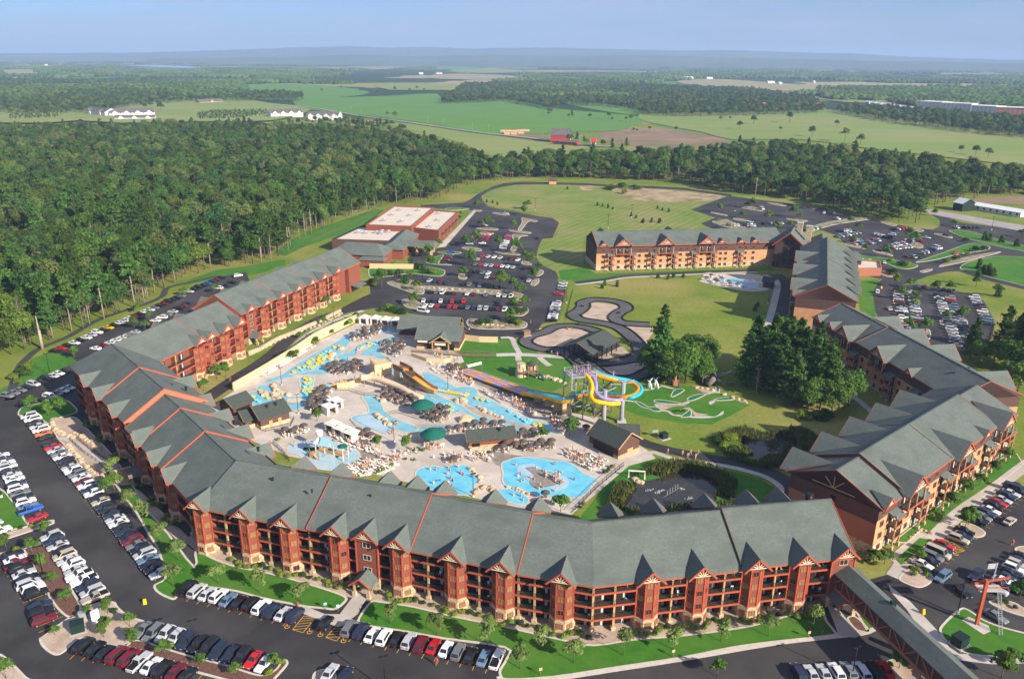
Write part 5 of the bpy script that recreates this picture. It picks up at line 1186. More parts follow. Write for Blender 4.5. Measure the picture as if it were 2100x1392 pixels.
fence('black fence between pool deck and pond bank',zd([(2090,640),(1800,880),(1500,1175)]),1.4)
fence('weathered timber rail of the entrance boardwalk',zb([(130,430),(300,450),(580,470),(830,475),(1090,480)]),1.3,m_wood,2.0)
fence('timber stair rail beside the green umbrella terrace',za([(1760,1160),(1850,1140),(2100,1220)]),1.1,m_wood)
fence('timber rail along the lower action river',zb([(180,1320),(400,1310),(780,1300)]),1.1,m_wood)
fence('black rail on the lagoon footbridge',za([(1150,890),(1300,890),(1390,920),(1480,950),(1600,940)]),1.1)
fence('green wire fence beside the kart track',z8([(1425,590),(1400,680),(1380,780)]),1.8,m_dkmetal,3.0,2,False)
fence('dark timber fence behind the conference hall',[(640,497),(700,470),(780,432),(860,420)],1.6,m_wood,3.0,3,False)
fence('green handrail of the west ramp',z4([(430,610),(520,690),(640,775),(745,765)]),1.1,m_dkmetal)
fence('green handrail on the upper side of the west ramp',z4([(475,600),(560,670),(660,740),(740,755)]),1.1,m_dkmetal)
fence('green handrail at the northwest stair porch',z7([(1600,930),(1660,900),(1730,870)]),1.1,m_dkmetal)
sheet('footpath',GP(z4([(350,600),(430,590),(560,680),(740,770),(700,785),(620,770),(430,625)])),0.22,m_conc,'concrete ramp up to the west stair porch','footpath')
sheet('boardwalk',GP(zb([(130,440),(580,480),(1090,490),(1090,510),(580,500),(130,455)])),0.3,m_wood,'narrow timber boardwalk from the admission lodge','boardwalk')
# cabanas
def hip4(b,x0,x1,y0,y1,z,h,mat): 
 c=((x0+x1)/2,(y0+y1)/2,z+h)
 P=[(x0,y0,z),(x1,y0,z),(x1,y1,z),(x0,y1,z)]
 for i in range(4): b.face([P[i],P[(i+1)%4],c],mat)
me_cabw=MB()
for x in (-1.9,1.9): me_cabw.box((x,0.2,1.3),(0.12,3.6,2.6),m_canvas)
me_cabw.box((0,1.95,1.3),(3.8,0.1,2.6),m_canvas); me_cabw.box((-1.5,-1.6,1.3),(0.7,0.1,2.6),m_canvas); me_cabw.box((1.5,-1.6,1.3),(0.7,0.1,2.6),m_canvas); me_cabw=me_cabw.mesh('curtain_wall')
me_cabr=MB(); hip4(me_cabr,-2.1,2.1,-1.9,2.1,2.65,1.5,m_canvas); me_cabr=me_cabr.mesh('canopy')
def cabana(p,rz,label): 
 r_=empty('cabana',p,rz,label,'cabana','canvas cabanas'); mk('curtain_wall',me_cabw,r_); mk('canopy',me_cabr,r_)
for i,(x,y) in enumerate([(1480,125),(1605,130),(1720,145),(1835,155),(1915,165)]): cabana(G(*za([(x,y)])[0]),-0.15,'white canvas cabana, %s of five from the tan wall'%ordinal(i+1))
for i,(x,y) in enumerate([(680,240),(780,290),(885,335)]): cabana(G(*zc([(x,y)])[0]),-0.6,'cream canvas cabana by the toddler pool, %s of three from the bathhouse'%ordinal(i+1))
for i,(x,y) in enumerate([(1090,1140),(1150,1080)]):
 r_=empty('cabana',G(*za([(x,y)])[0]),0.75,'flat white-roofed cabana on the wooden terrace, %s one'%('lower','upper')[i],'cabana','canvas cabanas'); mk('curtain_wall',me_cabw,r_); MB().box((0,0,2.75),(4.4,4.4,0.15),m_white).obj('canopy',None,r_)
# big green umbrellas
def umbrella_mesh(rad,h,drop,n,mat,rings=4):
 b=MB()
 prev=None
 for k in range(rings+1):
  t=k/rings; r_=rad*t; z=h-drop*(t ** 1.7); ring_=[Vector((r_*math.cos(2*PI*j/n),r_*math.sin(2*PI*j/n),z)) for j in range(n)]
  if prev is not None:
   for j in range(n):
    q=[prev[j],ring_[j],ring_[(j+1)%n],prev[(j+1)%n]] if k>1 else [prev[j],ring_[j],ring_[(j+1)%n]]
    b.face(q,mat)
  prev=ring_
 for j in range(n): b.face([prev[j],prev[j]-Vector((0,0,0.2)),prev[(j+1)%n]-Vector((0,0,0.2)),prev[(j+1)%n]],mat)
 return b.mesh('canopy')
m_green=M('green_canvas',(0.006,0.10,0.070),(0.010,0.125,0.085),scale=1.0,rough=0.7)
me_gu=umbrella_mesh(3.9,5.0,1.9,18,m_green); me_gp=MB().tube([(0,0,0),(0,0,4.9)],0.12,8,m_steel).mesh('pole')
for (pt,lab) in ((zb([(260,1150)])[0],'large dark green parasol on the terrace between the rivers'),(zc([(1815,380)])[0],'large dark green parasol below the action river')):
 r_=empty('giant_parasol',G(*pt),0,lab,'parasol','large green parasols'); mk('canopy',me_gu,r_); mk('pole',me_gp,r_)
# slides
def trough(label,path,w,wall,bed_m,side_m,name='water_slide'):
 path=catmull([Vector(p) for p in path],False,6); root=empty(name,(path[0].x,path[0].y,0),0,label,'slide'); o0=Vector(root.location)
 fl=[Vector((p.x,p.y,0)) for p in path]; A=offset(fl,w/2,False); B=offset(fl,-w/2,False); A2=offset(fl,w/2+0.35,False); B2=offset(fl,-w/2-0.35,False)
 bed=MB(); sd=MB(); sd2=MB()
 for i in range(len(path)-1):
  z,z2=path[i].z,path[i+1].z
  bed.face([Vector((B[i].x,B[i].y,z))-o0,Vector((B[i+1].x,B[i+1].y,z2))-o0,Vector((A[i+1].x,A[i+1].y,z2))-o0,Vector((A[i].x,A[i].y,z))-o0],bed_m)
  for E1,E2 in ((A,A2),(B2,B)):
   P=[Vector((q.x,q.y,zz))-o0 for q,zz in ((E1[i],z-0.6),(E1[i+1],z2-0.6),(E2[i+1],z2-0.6),(E2[i],z-0.6))]
   (sd if E1 is A else sd2).hexa(P+[p+Vector((0,0,wall+0.6)) for p in P],side_m)
  if i%5==0 and z>1.0: MB().box(Vector((path[i].x,path[i].y,(z-0.3)/2))-o0,(w*0.7,0.8,z-0.3),m_tan).obj('support',None,root)
 bed.obj('slide_bed',None,root); sd.obj('side_wall',None,root); sd2.obj('side_wall',None,root)
 return root
m_oslide=M('orange_slide',(0.75,0.27,0.03),(0.80,0.32,0.05),scale=0.6,rough=0.35)
m_yslide=M('yellow_fibreglass',(0.85,0.45,0.01),(0.90,0.52,0.02),scale=0.4,rough=0.3)
m_oslide2=M('orange_fibreglass',(0.85,0.30,0.015),rough=0.3)
m_pslide=M('purple_fibreglass',(0.30,0.24,0.50),(0.34,0.28,0.56),scale=0.4,rough=0.3)
m_tslide=M('teal_fibreglass',(0.02,0.40,0.50),(0.03,0.45,0.55),scale=0.4,rough=0.3)
trough('orange raft slide with brown side walls dropping into the action river',[G(*za([(1840,600)])[0],5.4),G(*za([(1960,660)])[0],5.0),G(*zb([(90,690)])[0],4.2),G(*zb([(210,780)])[0],2.9),G(*zb([(320,860)])[0],1.2),G(*zb([(410,900)])[0],0.35)],3.0,1.1,m_oslide,m_wood)
r_=empty('slide_platform',G(*za([(1690,720)])[0]),0.5,'tan block start platform at the top of the orange raft slide','platform'); MB().box((0,2.0,2.4),(6.5,5.0,4.8),m_tan).obj('block',None,r_)
b=MB()
for x in (-3.2,3.2): b.box((x,2,5.4),(0.1,5,0.1),m_black)
for i in range(12): b.box((-3.2,-0.4+i*0.43,5.1),(0.05,0.05,0.7),m_black).box((3.2,-0.4+i*0.43,5.1),(0.05,0.05,0.7),m_black)
b.obj('railing',None,r_)
m_tube=M('tan_tube',(0.62,0.46,0.30),(0.68,0.52,0.36),scale=0.5,rough=0.5)
pth=catmull([G(*za([(1430,745)])[0],3.6),G(*za([(1560,740)])[0],3.4),G(*za([(1700,780)])[0],3.0),G(*za([(1850,840)])[0],2.4),G(*za([(2000,920)])[0],1.8),G(*zb([(250,980)])[0],1.2)],False,5)
r_=empty('tube_slide',(pth[0].x,pth[0].y,0),0,'sand-coloured enclosed tube slide above the parasol terrace','slide'); o=MB().tube(pth,1.15,12,m_tube).obj('tube',None,r_); o.location=-Vector(r_.location)
for i in range(2,len(pth)-2,4): o=MB().tube([pth[i]-Vector((0,0,1.0)),Vector((pth[i].x,pth[i].y,0))],0.15,6,m_steel).obj('support',None,r_); o.location=-Vector(r_.location)
# racing mat slide: four lanes, alternating colour blocks, each block a panel
rM=empty('racing_slide',G(*zb([(690,640)])[0]),0,'purple and orange checkered racing slide lanes','slide'); o0=Vector(rM.location)
c0a,c0b=G(*zb([(650,672)])[0],0.7),G(*zb([(735,622)])[0],0.7); c1a,c1b=G(*zb([(1380,925)])[0],1.6),G(*zb([(1470,872)])[0],1.6)
NB,NL=7,3
for i in range(NB):
 for j in range(NL):
  q=[]
  for (u,v) in ((i,j),(i+1,j),(i+1,j+1),(i,j+1)):
   s_,t_=u/NB,v/NL; q.append(along(along(c0a,c1a,s_),along(c0b,c1b,s_),t_)-o0)
  q=[p+(sum(q,Vector())/4-p)*0.02 for p in q]
  MB().hexa([p-Vector((0,0,0.5)) for p in q]+[p+Vector((0,0,0.02*j)) for p in q],m_oslide2 if (i+j)%2 else m_pslide).obj('lane_panel',None,rM)
for j in range(NL+1):
 a,c=along(c0a,c0b,j/NL)-o0,along(c1a,c1b,j/NL)-o0; MB().bar(a+Vector((0,0,0.2)),c+Vector((0,0,0.2)),0.10,0.24,m_canvas).obj('lane_divider',None,rM)
# blue and yellow drop from the tower to the lanes
top=[along(c1a,c1b,0.5),G(*zb([(1600,930)])[0],3.2),G(*zb([(1740,950)])[0],4.2),G(*zb([(1850,985)])[0],5.2),G(*ze([(110,640)])[0],6.5)]
trough('teal slide drop with yellow sides feeding the racing lanes',top,4.2,0.5,m_tslide,m_yslide)
# tower
P0=Vector((21.8,238.0,0)); rT=empty('slide_tower',P0,0.35,'tall galvanised slide tower with a crowded top platform','tower'); TH=15.0
for x,y in ((-4.2,-3),(4.2,-3),(4.2,3),(-4.2,3),(0,-3),(0,3)): MB().tube([(x,y,0),(x,y,TH+1.5)],0.22,8,m_steel).obj('column',None,rT)
for z in (5,10):
 b=MB(); b.bar((-4.2,-3,z),(4.2,-3,z),0.2,0.25,m_steel).bar((-4.2,3,z),(4.2,3,z),0.2,0.25,m_steel).bar((-4.2,-3,z-4.5),(4.2,-3,z),0.12,0.12,m_steel).bar((4.2,3,z-4.5),(-4.2,3,z),0.12,0.12,m_steel); b.obj('brace',None,rT)
MB().box((0,0,TH),(9.0,6.6,0.35),m_steel).obj('platform',None,rT)
b=MB()
for s in (-1,1): b.bar((-4.5,s*3.3,TH+1.2),(4.5,s*3.3,TH+1.2),0.08,0.08,m_steel).bar((s*4.5,-3.3,TH+1.2),(s*4.5,3.3,TH+1.2),0.08,0.08,m_steel)
for i in range(19): b.bar((-4.5+i*0.5,-3.3,TH),(-4.5+i*0.5,-3.3,TH+1.2),0.04,0.04,m_steel).bar((-4.5+i*0.5,3.3,TH),(-4.5+i*0.5,3.3,TH+1.2),0.04,0.04,m_steel)
b.obj('railing',None,rT)
for k in range(4):
 b=MB(); z0,z1_=k*3.7,(k+1)*3.7; x0,x1=(5.0,11.0) if k%2==0 else (11.0,5.0); y=-1.5+(k%2)*1.6
 for i in range(11): t=i/11; b.box((x0+(x1-x0)*t,y,z0+(z1_-z0)*t),(0.6,1.4,0.1),m_wood)
 for s in (-0.75,0.75): b.bar((x0,y+s,z0-0.1),(x1,y+s,z1_-0.1),0.1,0.35,m_wood).bar((x0,y+s,z0+1.0),(x1,y+s,z1_+1.0),0.08,0.08,m_wood)
 b.obj('stair_flight',None,rT)
for x in (8.0,11.5): MB().tube([(x,-0.7,0),(x,-0.7,14.5)],0.18,8,m_steel).obj('stair_column',None,rT)
for (x,y,h,lab) in ((29.0,230.1,12.4,'nearer tall grey steel column under the slide loops'),(35.2,234.1,13.4,'farther tall grey steel column under the slide loops')):
 r_=empty('slide_column',(x,y,0),0,lab,'column'); MB().cone((0,0,0.4),0.7,0.7,h,16,m_steel).obj('shaft',None,r_); MB().box((0,0,0.3),(2.8,2.8,0.6),m_conc).obj('footing',None,r_)
 b=MB()
 for a in (0.6,1.9,3.4): b.bar((0,0,h-0.5),(4.5*math.cos(a),4.5*math.sin(a),h+0.1),0.2,0.25,m_steel)
 b.obj('bracket',None,r_)
def tubeslide(pts,rad,mat,label):
 P=catmull([G(*ze([(x,y)])[0],z) for x,y,z in pts],False,6); r_=empty('tube_slide',(P[0].x,P[0].y,0),0,label,'slide')
 o=MB().tube(P,rad,12,mat).obj('tube',None,r_); o.location=-Vector(r_.location)
 b=MB()
 for i in range(3,len(P),6): b.tube([P[i]-(P[i]-P[i-1]).normalized()*0.07,P[i]+(P[i]-P[i-1]).normalized()*0.07],rad*1.09,12,mat)
 o=b.obj('flange',None,r_); o.location=-Vector(r_.location)
tubeslide([(215,365,15.2),(270,430,14.6),(300,520,13.8),(285,610,13.2),(320,670,12.8),(420,695,12.4),(520,708,12.0),(610,700,11.7)],0.70,m_yslide,'yellow tube slide curling round the left of the loop')
tubeslide([(250,350,15.2),(320,420,14.4),(345,500,13.6),(345,580,12.8),(400,630,12.2),(480,655,11.6),(570,668,11.2),(640,660,10.9)],0.62,m_pslide,'purple tube slide inside the yellow loop')
tubeslide([(280,345,15.0),(380,390,14.2),(520,425,13.4),(660,445,12.6),(770,480,12.0),(825,540,11.6),(780,605,11.2),(660,635,10.8),(520,630,9.4),(380,620,8.4),(230,610,7.4),(120,635,6.6)],0.70,m_oslide2,'orange tube slide sweeping round the far side of the loop')
tubeslide([(310,325,15.2),(420,380,14.4),(560,415,13.6),(700,440,12.8),(810,475,12.2),(862,545,11.7),(820,605,11.3),(720,640,10.9),(600,615,9.6),(450,590,8.6),(280,590,7.6),(90,615,6.6)],0.62,m_tslide,'teal tube slide outside the orange loop')
# toddler playhouse
rP=empty('water_playhouse',G(*zc([(620,520)])[0]),-0.35,'toddler water playhouse with pale blue roof, white cone and slides','playhouse')
b=MB()
for x in (-3,0,3,6):
 for y in (-1.4,1.4): b.box((x,y,2.0),(0.22,0.22,4.0),m_canvas)
b.obj('posts',None,rP); MB().box((1.5,0,1.6),(9.0,2.8,0.2),m_timber).obj('platform',None,rP)
b=MB(); b.face([(-1.6,-2.0,4.0),(1.8,-2.0,4.0),(1.8,0,5.8),(-1.6,0,5.8)],m_tslide); b.face([(-1.6,2.0,4.0),(-1.6,0,5.8),(1.8,0,5.8),(1.8,2.0,4.0)],m_tslide); o=b.obj('roof',None,rP); o.data.materials[0]=M('pale_blue_panel',(0.30,0.55,0.72),rough=0.5)
MB().cone((-3.0,0,4.0),1.7,0.05,1.3,12,m_white).obj('cone_roof',None,rP)
MB().cone((-4.5,3.2,4.2),0.9,1.1,1.6,12,m_white).tube([(-4.5,3.2,0),(-4.5,3.2,4.3)],0.15,6,m_wood).obj('tipping_bucket',None,rP)
MB().box((0.5,-1.55,0.9),(6.0,0.1,1.5),M('mural_panel',(0.16,0.42,0.52),(0.62,0.68,0.66),scale=0.5)).obj('mural_panel',None,rP)
o=MB().tube([(-3.4,0.2,1.6),(-5.0,0.5,1.1),(-7.0,0.9,0.4),(-8.6,1.0,0.2)],0.55,8,m_green).obj('slide',None,rP)
MB().cone((5.2,0,4.0),1.6,0.3,0.7,10,m_green).obj('green_roof',None,rP); MB().box((-3.4,-2.2,0.8),(1.4,1.8,1.4),m_timber).obj('steps',None,rP)
# kart track
sheet('gravel_bed',GP(z8([(1480,748),(1540,690),(1540,660),(1640,670),(1715,690),(1640,740),(1660,785),(1780,805),(1905,812),(1930,830),(1880,900),(1890,960),(1800,860),(1700,800),(1560,780)])),0.03,m_gravel,'peach gravel infield of the upper kart loop','gravel bed',3)
sheet('gravel_bed',GP(z8([(1180,910),(1260,870),(1340,835),(1430,830),(1478,850),(1400,890),(1300,930),(1230,938)])),0.03,m_gravel,'peach gravel infield of the small kart loop','gravel bed',3)
sheet('gravel_bed',GP(ze([(370,320),(560,270),(800,180),(920,120),(1000,200),(900,330),(780,400),(600,400),(450,390)])),0.03,m_gravel,'peach gravel bank at the lower kart bend','gravel bed',3)
sheet('gravel_bed',GP(ze([(250,200),(600,60),(690,110),(680,140),(400,210),(280,222)])),0.03,m_gravel,'gravel strip in front of the kart shelter','gravel bed',3)
sheet('gravel_bed',GP(z8([(1110,880),(1230,830),(1310,790),(1510,800),(1560,830),(1400,960),(1300,985),(1150,950)])),0.016,m_gravel,'gravel apron round the small kart loop','gravel bed',3)
sheet('road',GP(z8([(1330,960),(1400,905),(1560,940),(1690,890),(1720,930),(1560,1010),(1480,1060),(1420,1030)])),0.035,m_asph2,'kart paddock paving under the shelter','road')
def track(pts,w,label,i):
 P=catmull([Vector((p.x,p.y,0)) for p in pts],False,6)
 root=empty('kart_track',P[0],0,label,'track',None,'structure'); o0=Vector(root.location)
 A=offset(P,w/2,False); B=offset(P,-w/2,False); b=MB(); k=MB(); z=0.06+0.01*i
 for j in range(len(P)-1):
  b.face([(B[j].x,B[j].y,z),(B[j+1].x,B[j+1].y,z),(A[j+1].x,A[j+1].y,z),(A[j].x,A[j].y,z)])
 o=b.obj('surface',m_kart,root); o.location=-o0
 for nm,E1 in (('inner_barrier',A),('outer_barrier',B)):
  k=MB()
  for j in range(len(P)-1):
   if (E1[j+1]-E1[j]).length>0.2: k.bar(E1[j]+Vector((0,0,0.25)),E1[j]+(E1[j+1]-E1[j])*0.93+Vector((0,0,0.25)),0.35,0.5,m_black)
  o=k.obj(nm,None,root); o.location=-o0
track(GP(z8([(1900,800),(1800,795),(1720,785),(1685,755),(1715,722),(1755,700),(1735,672),(1660,652),(1560,645),(1495,660),(1490,690),(1465,715),(1430,738),(1470,768),(1600,790),(1700,815),(1770,860),(1830,925),(1845,970),(1800,1005),(1680,1030),(1560,1035),(1470,1040)])),6.4,'upper kart track loop with black barriers',0)
track(GP(z8([(1470,1045),(1420,1000),(1340,955),(1250,953),(1170,932),(1135,903),(1165,870),(1250,845),(1320,812),(1420,806),(1520,822),(1600,850)])),5.6,'small kart track loop west of the shelter',1)
track(GP(ze([(130,200),(280,270),(370,345),(470,400),(620,425),(780,415),(920,350),(1010,300),(1080,190)])),5.6,'lower kart track bend beside the trees',2)
# miniature golf greens
m_putt=M('putting_green',(0.015,0.14,0.055),(0.022,0.17,0.07),scale=1.0,rough=0.95)
for i,(pts,lab) in enumerate((([(780,680),(850,690),(940,740),(1020,740),(1090,780),(1050,795),(990,790),(940,765),(850,740)],'long kinked putting green nearest the slides'),([(1000,670),(1060,660),(1200,680),(1310,700),(1280,712),(1120,708),(1010,690)],'straight putting green beside the brick patio'),
 ([(1190,610),(1230,550),(1300,535),(1350,550),(1300,590),(1230,625),(1195,630)],'oval putting green with a white rock'),([(1370,660),(1420,620),(1550,592),(1595,600),(1500,650),(1420,675)],'slanting putting green in the middle of the course'),([(1670,668),(1740,640),(1880,635),(1915,655),(1850,668),(1720,672)],'putting green near the red-leaved shrubs'),
 ([(1300,850),(1370,800),(1390,770),(1330,760),(1400,755),(1430,800),(1420,850),(1340,862)],'hooked putting green round the flower bed'),([(870,540),(1000,520),(1080,510),(1060,522),(900,555)],'narrow putting green behind the white arches'),([(1690,375),(1760,365),(1850,340),(1890,300),(1870,345),(1770,385),(1700,390)],'shaded putting green by the giant log'),([(1700,500),(1740,520),(1745,570),(1700,570)],'small green chute below the giant log'))):
 island(GP(ze(pts)),m_putt,lab,4,0.35,0.12,name='putting_green',fillname='turf')
for i,(pts,lab) in enumerate((([(650,655),(780,680),(770,690),(640,668)],'pale golf path from the slides'),([(1090,775),(1170,790),(1230,830),(1300,835),(1290,850),(1200,835),(1150,800),(1090,790)],'pale golf path below the flower bed'),([(1420,850),(1600,845),(1700,850),(1780,790),(1780,830),(1640,870),(1430,868)],'pale golf path at the southern edge'),([(1310,710),(1380,680),(1410,690),(1350,720)],'short pale golf path between two greens'),([(1600,590),(1690,555),(1700,575),(1610,605)],'pale golf path to the giant log'),([(1080,510),(1200,540),(1230,535),(1100,500)],'pale golf path behind the arches'),([(1620,690),(1680,670),(1690,690),(1640,720)],'curved pale golf path by the ramp'))):
 sheet('golf_path',GP(ze(pts)),0.10+0.004*i,m_conc,lab,'path',3)
sheet('brick_patio',GP(ze([(1000,715),(1120,712),(1300,715),(1420,760),(1480,810),(1620,830),(1480,845),(1440,820),(1400,745),(1250,735),(1100,775)])),0.125,m_gravel,'pinkish brick patio between the putting greens','patio',3)
sheet('gravel_bed',GP(ze([(1430,505),(1560,520),(1700,560),(1900,640),(2060,690),(1990,690),(1900,650),(1750,590),(1560,580)])),0.095,m_gravel,'rocky bed round the giant log','gravel bed',3)
for i,(x,y) in enumerate([(940,515),(968,545),(1005,505),(1042,535)]):
 p=G(*ze([(x,y)])[0]); s=-1 if i%2 else 1
 o=MB().tube([p,p+Vector((0.15*s,0,1.6)),p+Vector((0.7*s,0,2.9)),p+Vector((1.5*s,0,3.6))],[0.42,0.38,0.25,0.06],8,m_white).obj('tusk_arch'); tag(o,'curved white tusk on the golf course, %s from the slides'%ordinal(i+1),'sculpture','white tusks')
lg=empty('giant_log',G(*ze([(1640,470)])[0]),0,'giant fallen grey log sculpture on the golf course','sculpture'); o0=Vector(lg.location)
m_bark=M('grey_bark',(0.13,0.11,0.10),(0.22,0.19,0.17),scale=1.2,rough=0.95,bump=0.6,bscale=3,bdist=0.15)
o=MB().tube([G(*ze([(1660,290)])[0],3.0),G(*ze([(1690,340)])[0],2.6),G(*ze([(1670,430)])[0],2.4),G(*ze([(1600,490)])[0],0.6)],[0.6,0.9,1.1,1.3],10,m_bark).obj('trunk',None,lg); o.location=-o0
for q in ([(1680,400,2.6),(1560,400,2.4),(1550,470,0)],[(1690,420,2.4),(1780,470,1.8),(1900,480,0.8)],[(1660,320,3),(1600,350,1.6),(1590,420,0)]): o=MB().tube([G(*ze([(x,y)])[0],z) for x,y,z in q],[0.7,0.5,0.3],8,m_bark).obj('root_branch',None,lg); o.location=-o0
r_=empty('climbing_fort',G(*zb([(1450,740)])[0]),0,'rustic climbing fort with rocks and towers on the lawn','fort')
for x,y in ((-3,0),(0,-1.5),(3,0),(3.5,4),(0,5),(-3,4)): MB().tube([(x,y,0),(x,y,5.0)],0.2,6,m_wood).obj('post',None,r_)
MB().box((0.2,1.8,2.2),(7.5,6.5,0.25),m_wood).obj('platform',None,r_); MB().cone((-2.6,1.5,0.0),2.2,1.6,5.0,9,m_boulder).obj('rock_tower',None,r_)
MB().cone((1.6,2.5,2.3),1.7,1.7,2.0,10,m_timber).cone((1.6,2.5,4.3),2.2,0.1,1.5,10,m_roofd).obj('turret',None,r_); MB().tube([(3,0,2.2),(5,-1.5,1.4),(6,-3,0.3)],0.5,8,m_green).obj('slide',None,r_)
r_=empty('totem',G(*ze([(1240,495)])[0]),0,'carved wooden totem on a brown plinth by the trees','totem'); MB().box((0,0,0.9),(2.4,1.4,1.8),m_rust).obj('plinth',None,r_); MB().cone((0,0,1.8),0.35,0.25,2.6,8,m_timber).obj('carving',None,r_)
r_=empty('transformer_box',G(*ze([(1110,1095)])[0]),0.5,'dark green transformer box on the meadow behind the pool bar','transformer'); MB().box((0,0,1.0),(2.2,1.8,1.8),m_dkmetal).obj('cabinet',None,r_); MB().box((0,0,0.08),(3.4,3.0,0.16),m_conc).obj('pad',None,r_)
r_=empty('notice_board',G(*ze([(1010,1080)])[0]),0.3,'grey notice board on two posts behind the pool bar','sign'); MB().box((0,0,1.9),(1.9,0.1,0.9),m_steel).obj('panel',None,r_); MB().box((0.5,0,0.7),(0.12,0.12,1.5),m_wood).obj('post',None,r_)
# ponds
def pond(pts,label):
 P=catmull([Vector((p.x,p.y,0)) for p in GP(pts)],True,4); return tag(MB().poly(P,m_pond,0.06).obj('pond',m_pond),label,'pond',None,'structure'),P
_,POND1=pond(zf([(230,880),(290,800),(400,740),(560,700),(620,660),(800,630),(960,640),(1060,680),(1180,760),(1200,800),(1150,880),(1150,940),(1060,990),(900,1020),(400,1060),(200,1040),(170,960)]),'murky fountain pond beside the large pool')
_,POND2=pond(zf([(1370,340),(1450,300),(1600,270),(1800,260),(1950,290),(2000,360),(1960,450),(1800,500),(1600,500),(1430,440),(1370,390)]),'black shaded pond ringed by tall reeds')
m_spray=M('white_spray',(0.5,0.52,0.54),rough=0.6)
r_=empty('pond_fountain',G(*zf([(690,850)])[0]),0.35,'white fountain jets spraying over the murky pond','fountain')
MB().bar((-3.5,-1.6,0.15),(3.5,1.6,0.15),0.06,0.06,m_steel).obj('pipe',None,r_)
for k in range(5): MB().tube([(-2+k*1.1,-0.9+k*0.5,0.2),(-2.05+k*1.1,-0.9+k*0.5,1.6+0.3*(k%2))],[0.10,0.03],6,m_spray).obj('jet',None,r_)
for (x,y,s) in ((-5.0,3.0,1.3),(3.6,0.8,1.0),(2.8,-4.0,1.4),(-2.2,1.8,1.0),(-4.0,1.2,1.0)):
 b=MB()
 for k in range(16):
  a,d=random.random()*6.28,random.random() ** 0.6*s; b.cone((x+d*math.cos(a),y+d*0.5*math.sin(a),0.07),0.12,0.02,0.10+0.2*random.random(),5,m_spray)
 b.obj('splash',None,r_)
r_=empty('pipe_arch',G(*zf([(325,700)])[0]),-0.1,'white square pipe arch on the pond bank','pipe'); MB().tube([(-2.2,0,0),(-2.2,0,2.2),(2.2,0,2.2),(2.2,-0.4,0)],0.22,8,m_white,smooth=False).obj('pipe',None,r_)
# ------------------------------------------------------------------ vehicles
m_paint=M('car_paint',(1,1,1),objcol=True,rough=0.28,spec=0.5)
m_tyre=M('tyre_rubber',(0.018,0.018,0.018),rough=0.9); m_rim=M('alloy_rim',(0.35,0.35,0.36),rough=0.4,metal=0.6)
m_cglass=M('car_glass',(0.02,0.024,0.028),rough=0.06,spec=0.7); m_lamp=M('headlamp',(0.75,0.75,0.72),rough=0.15); m_tail=M('tail_lamp',(0.40,0.01,0.008),rough=0.3)
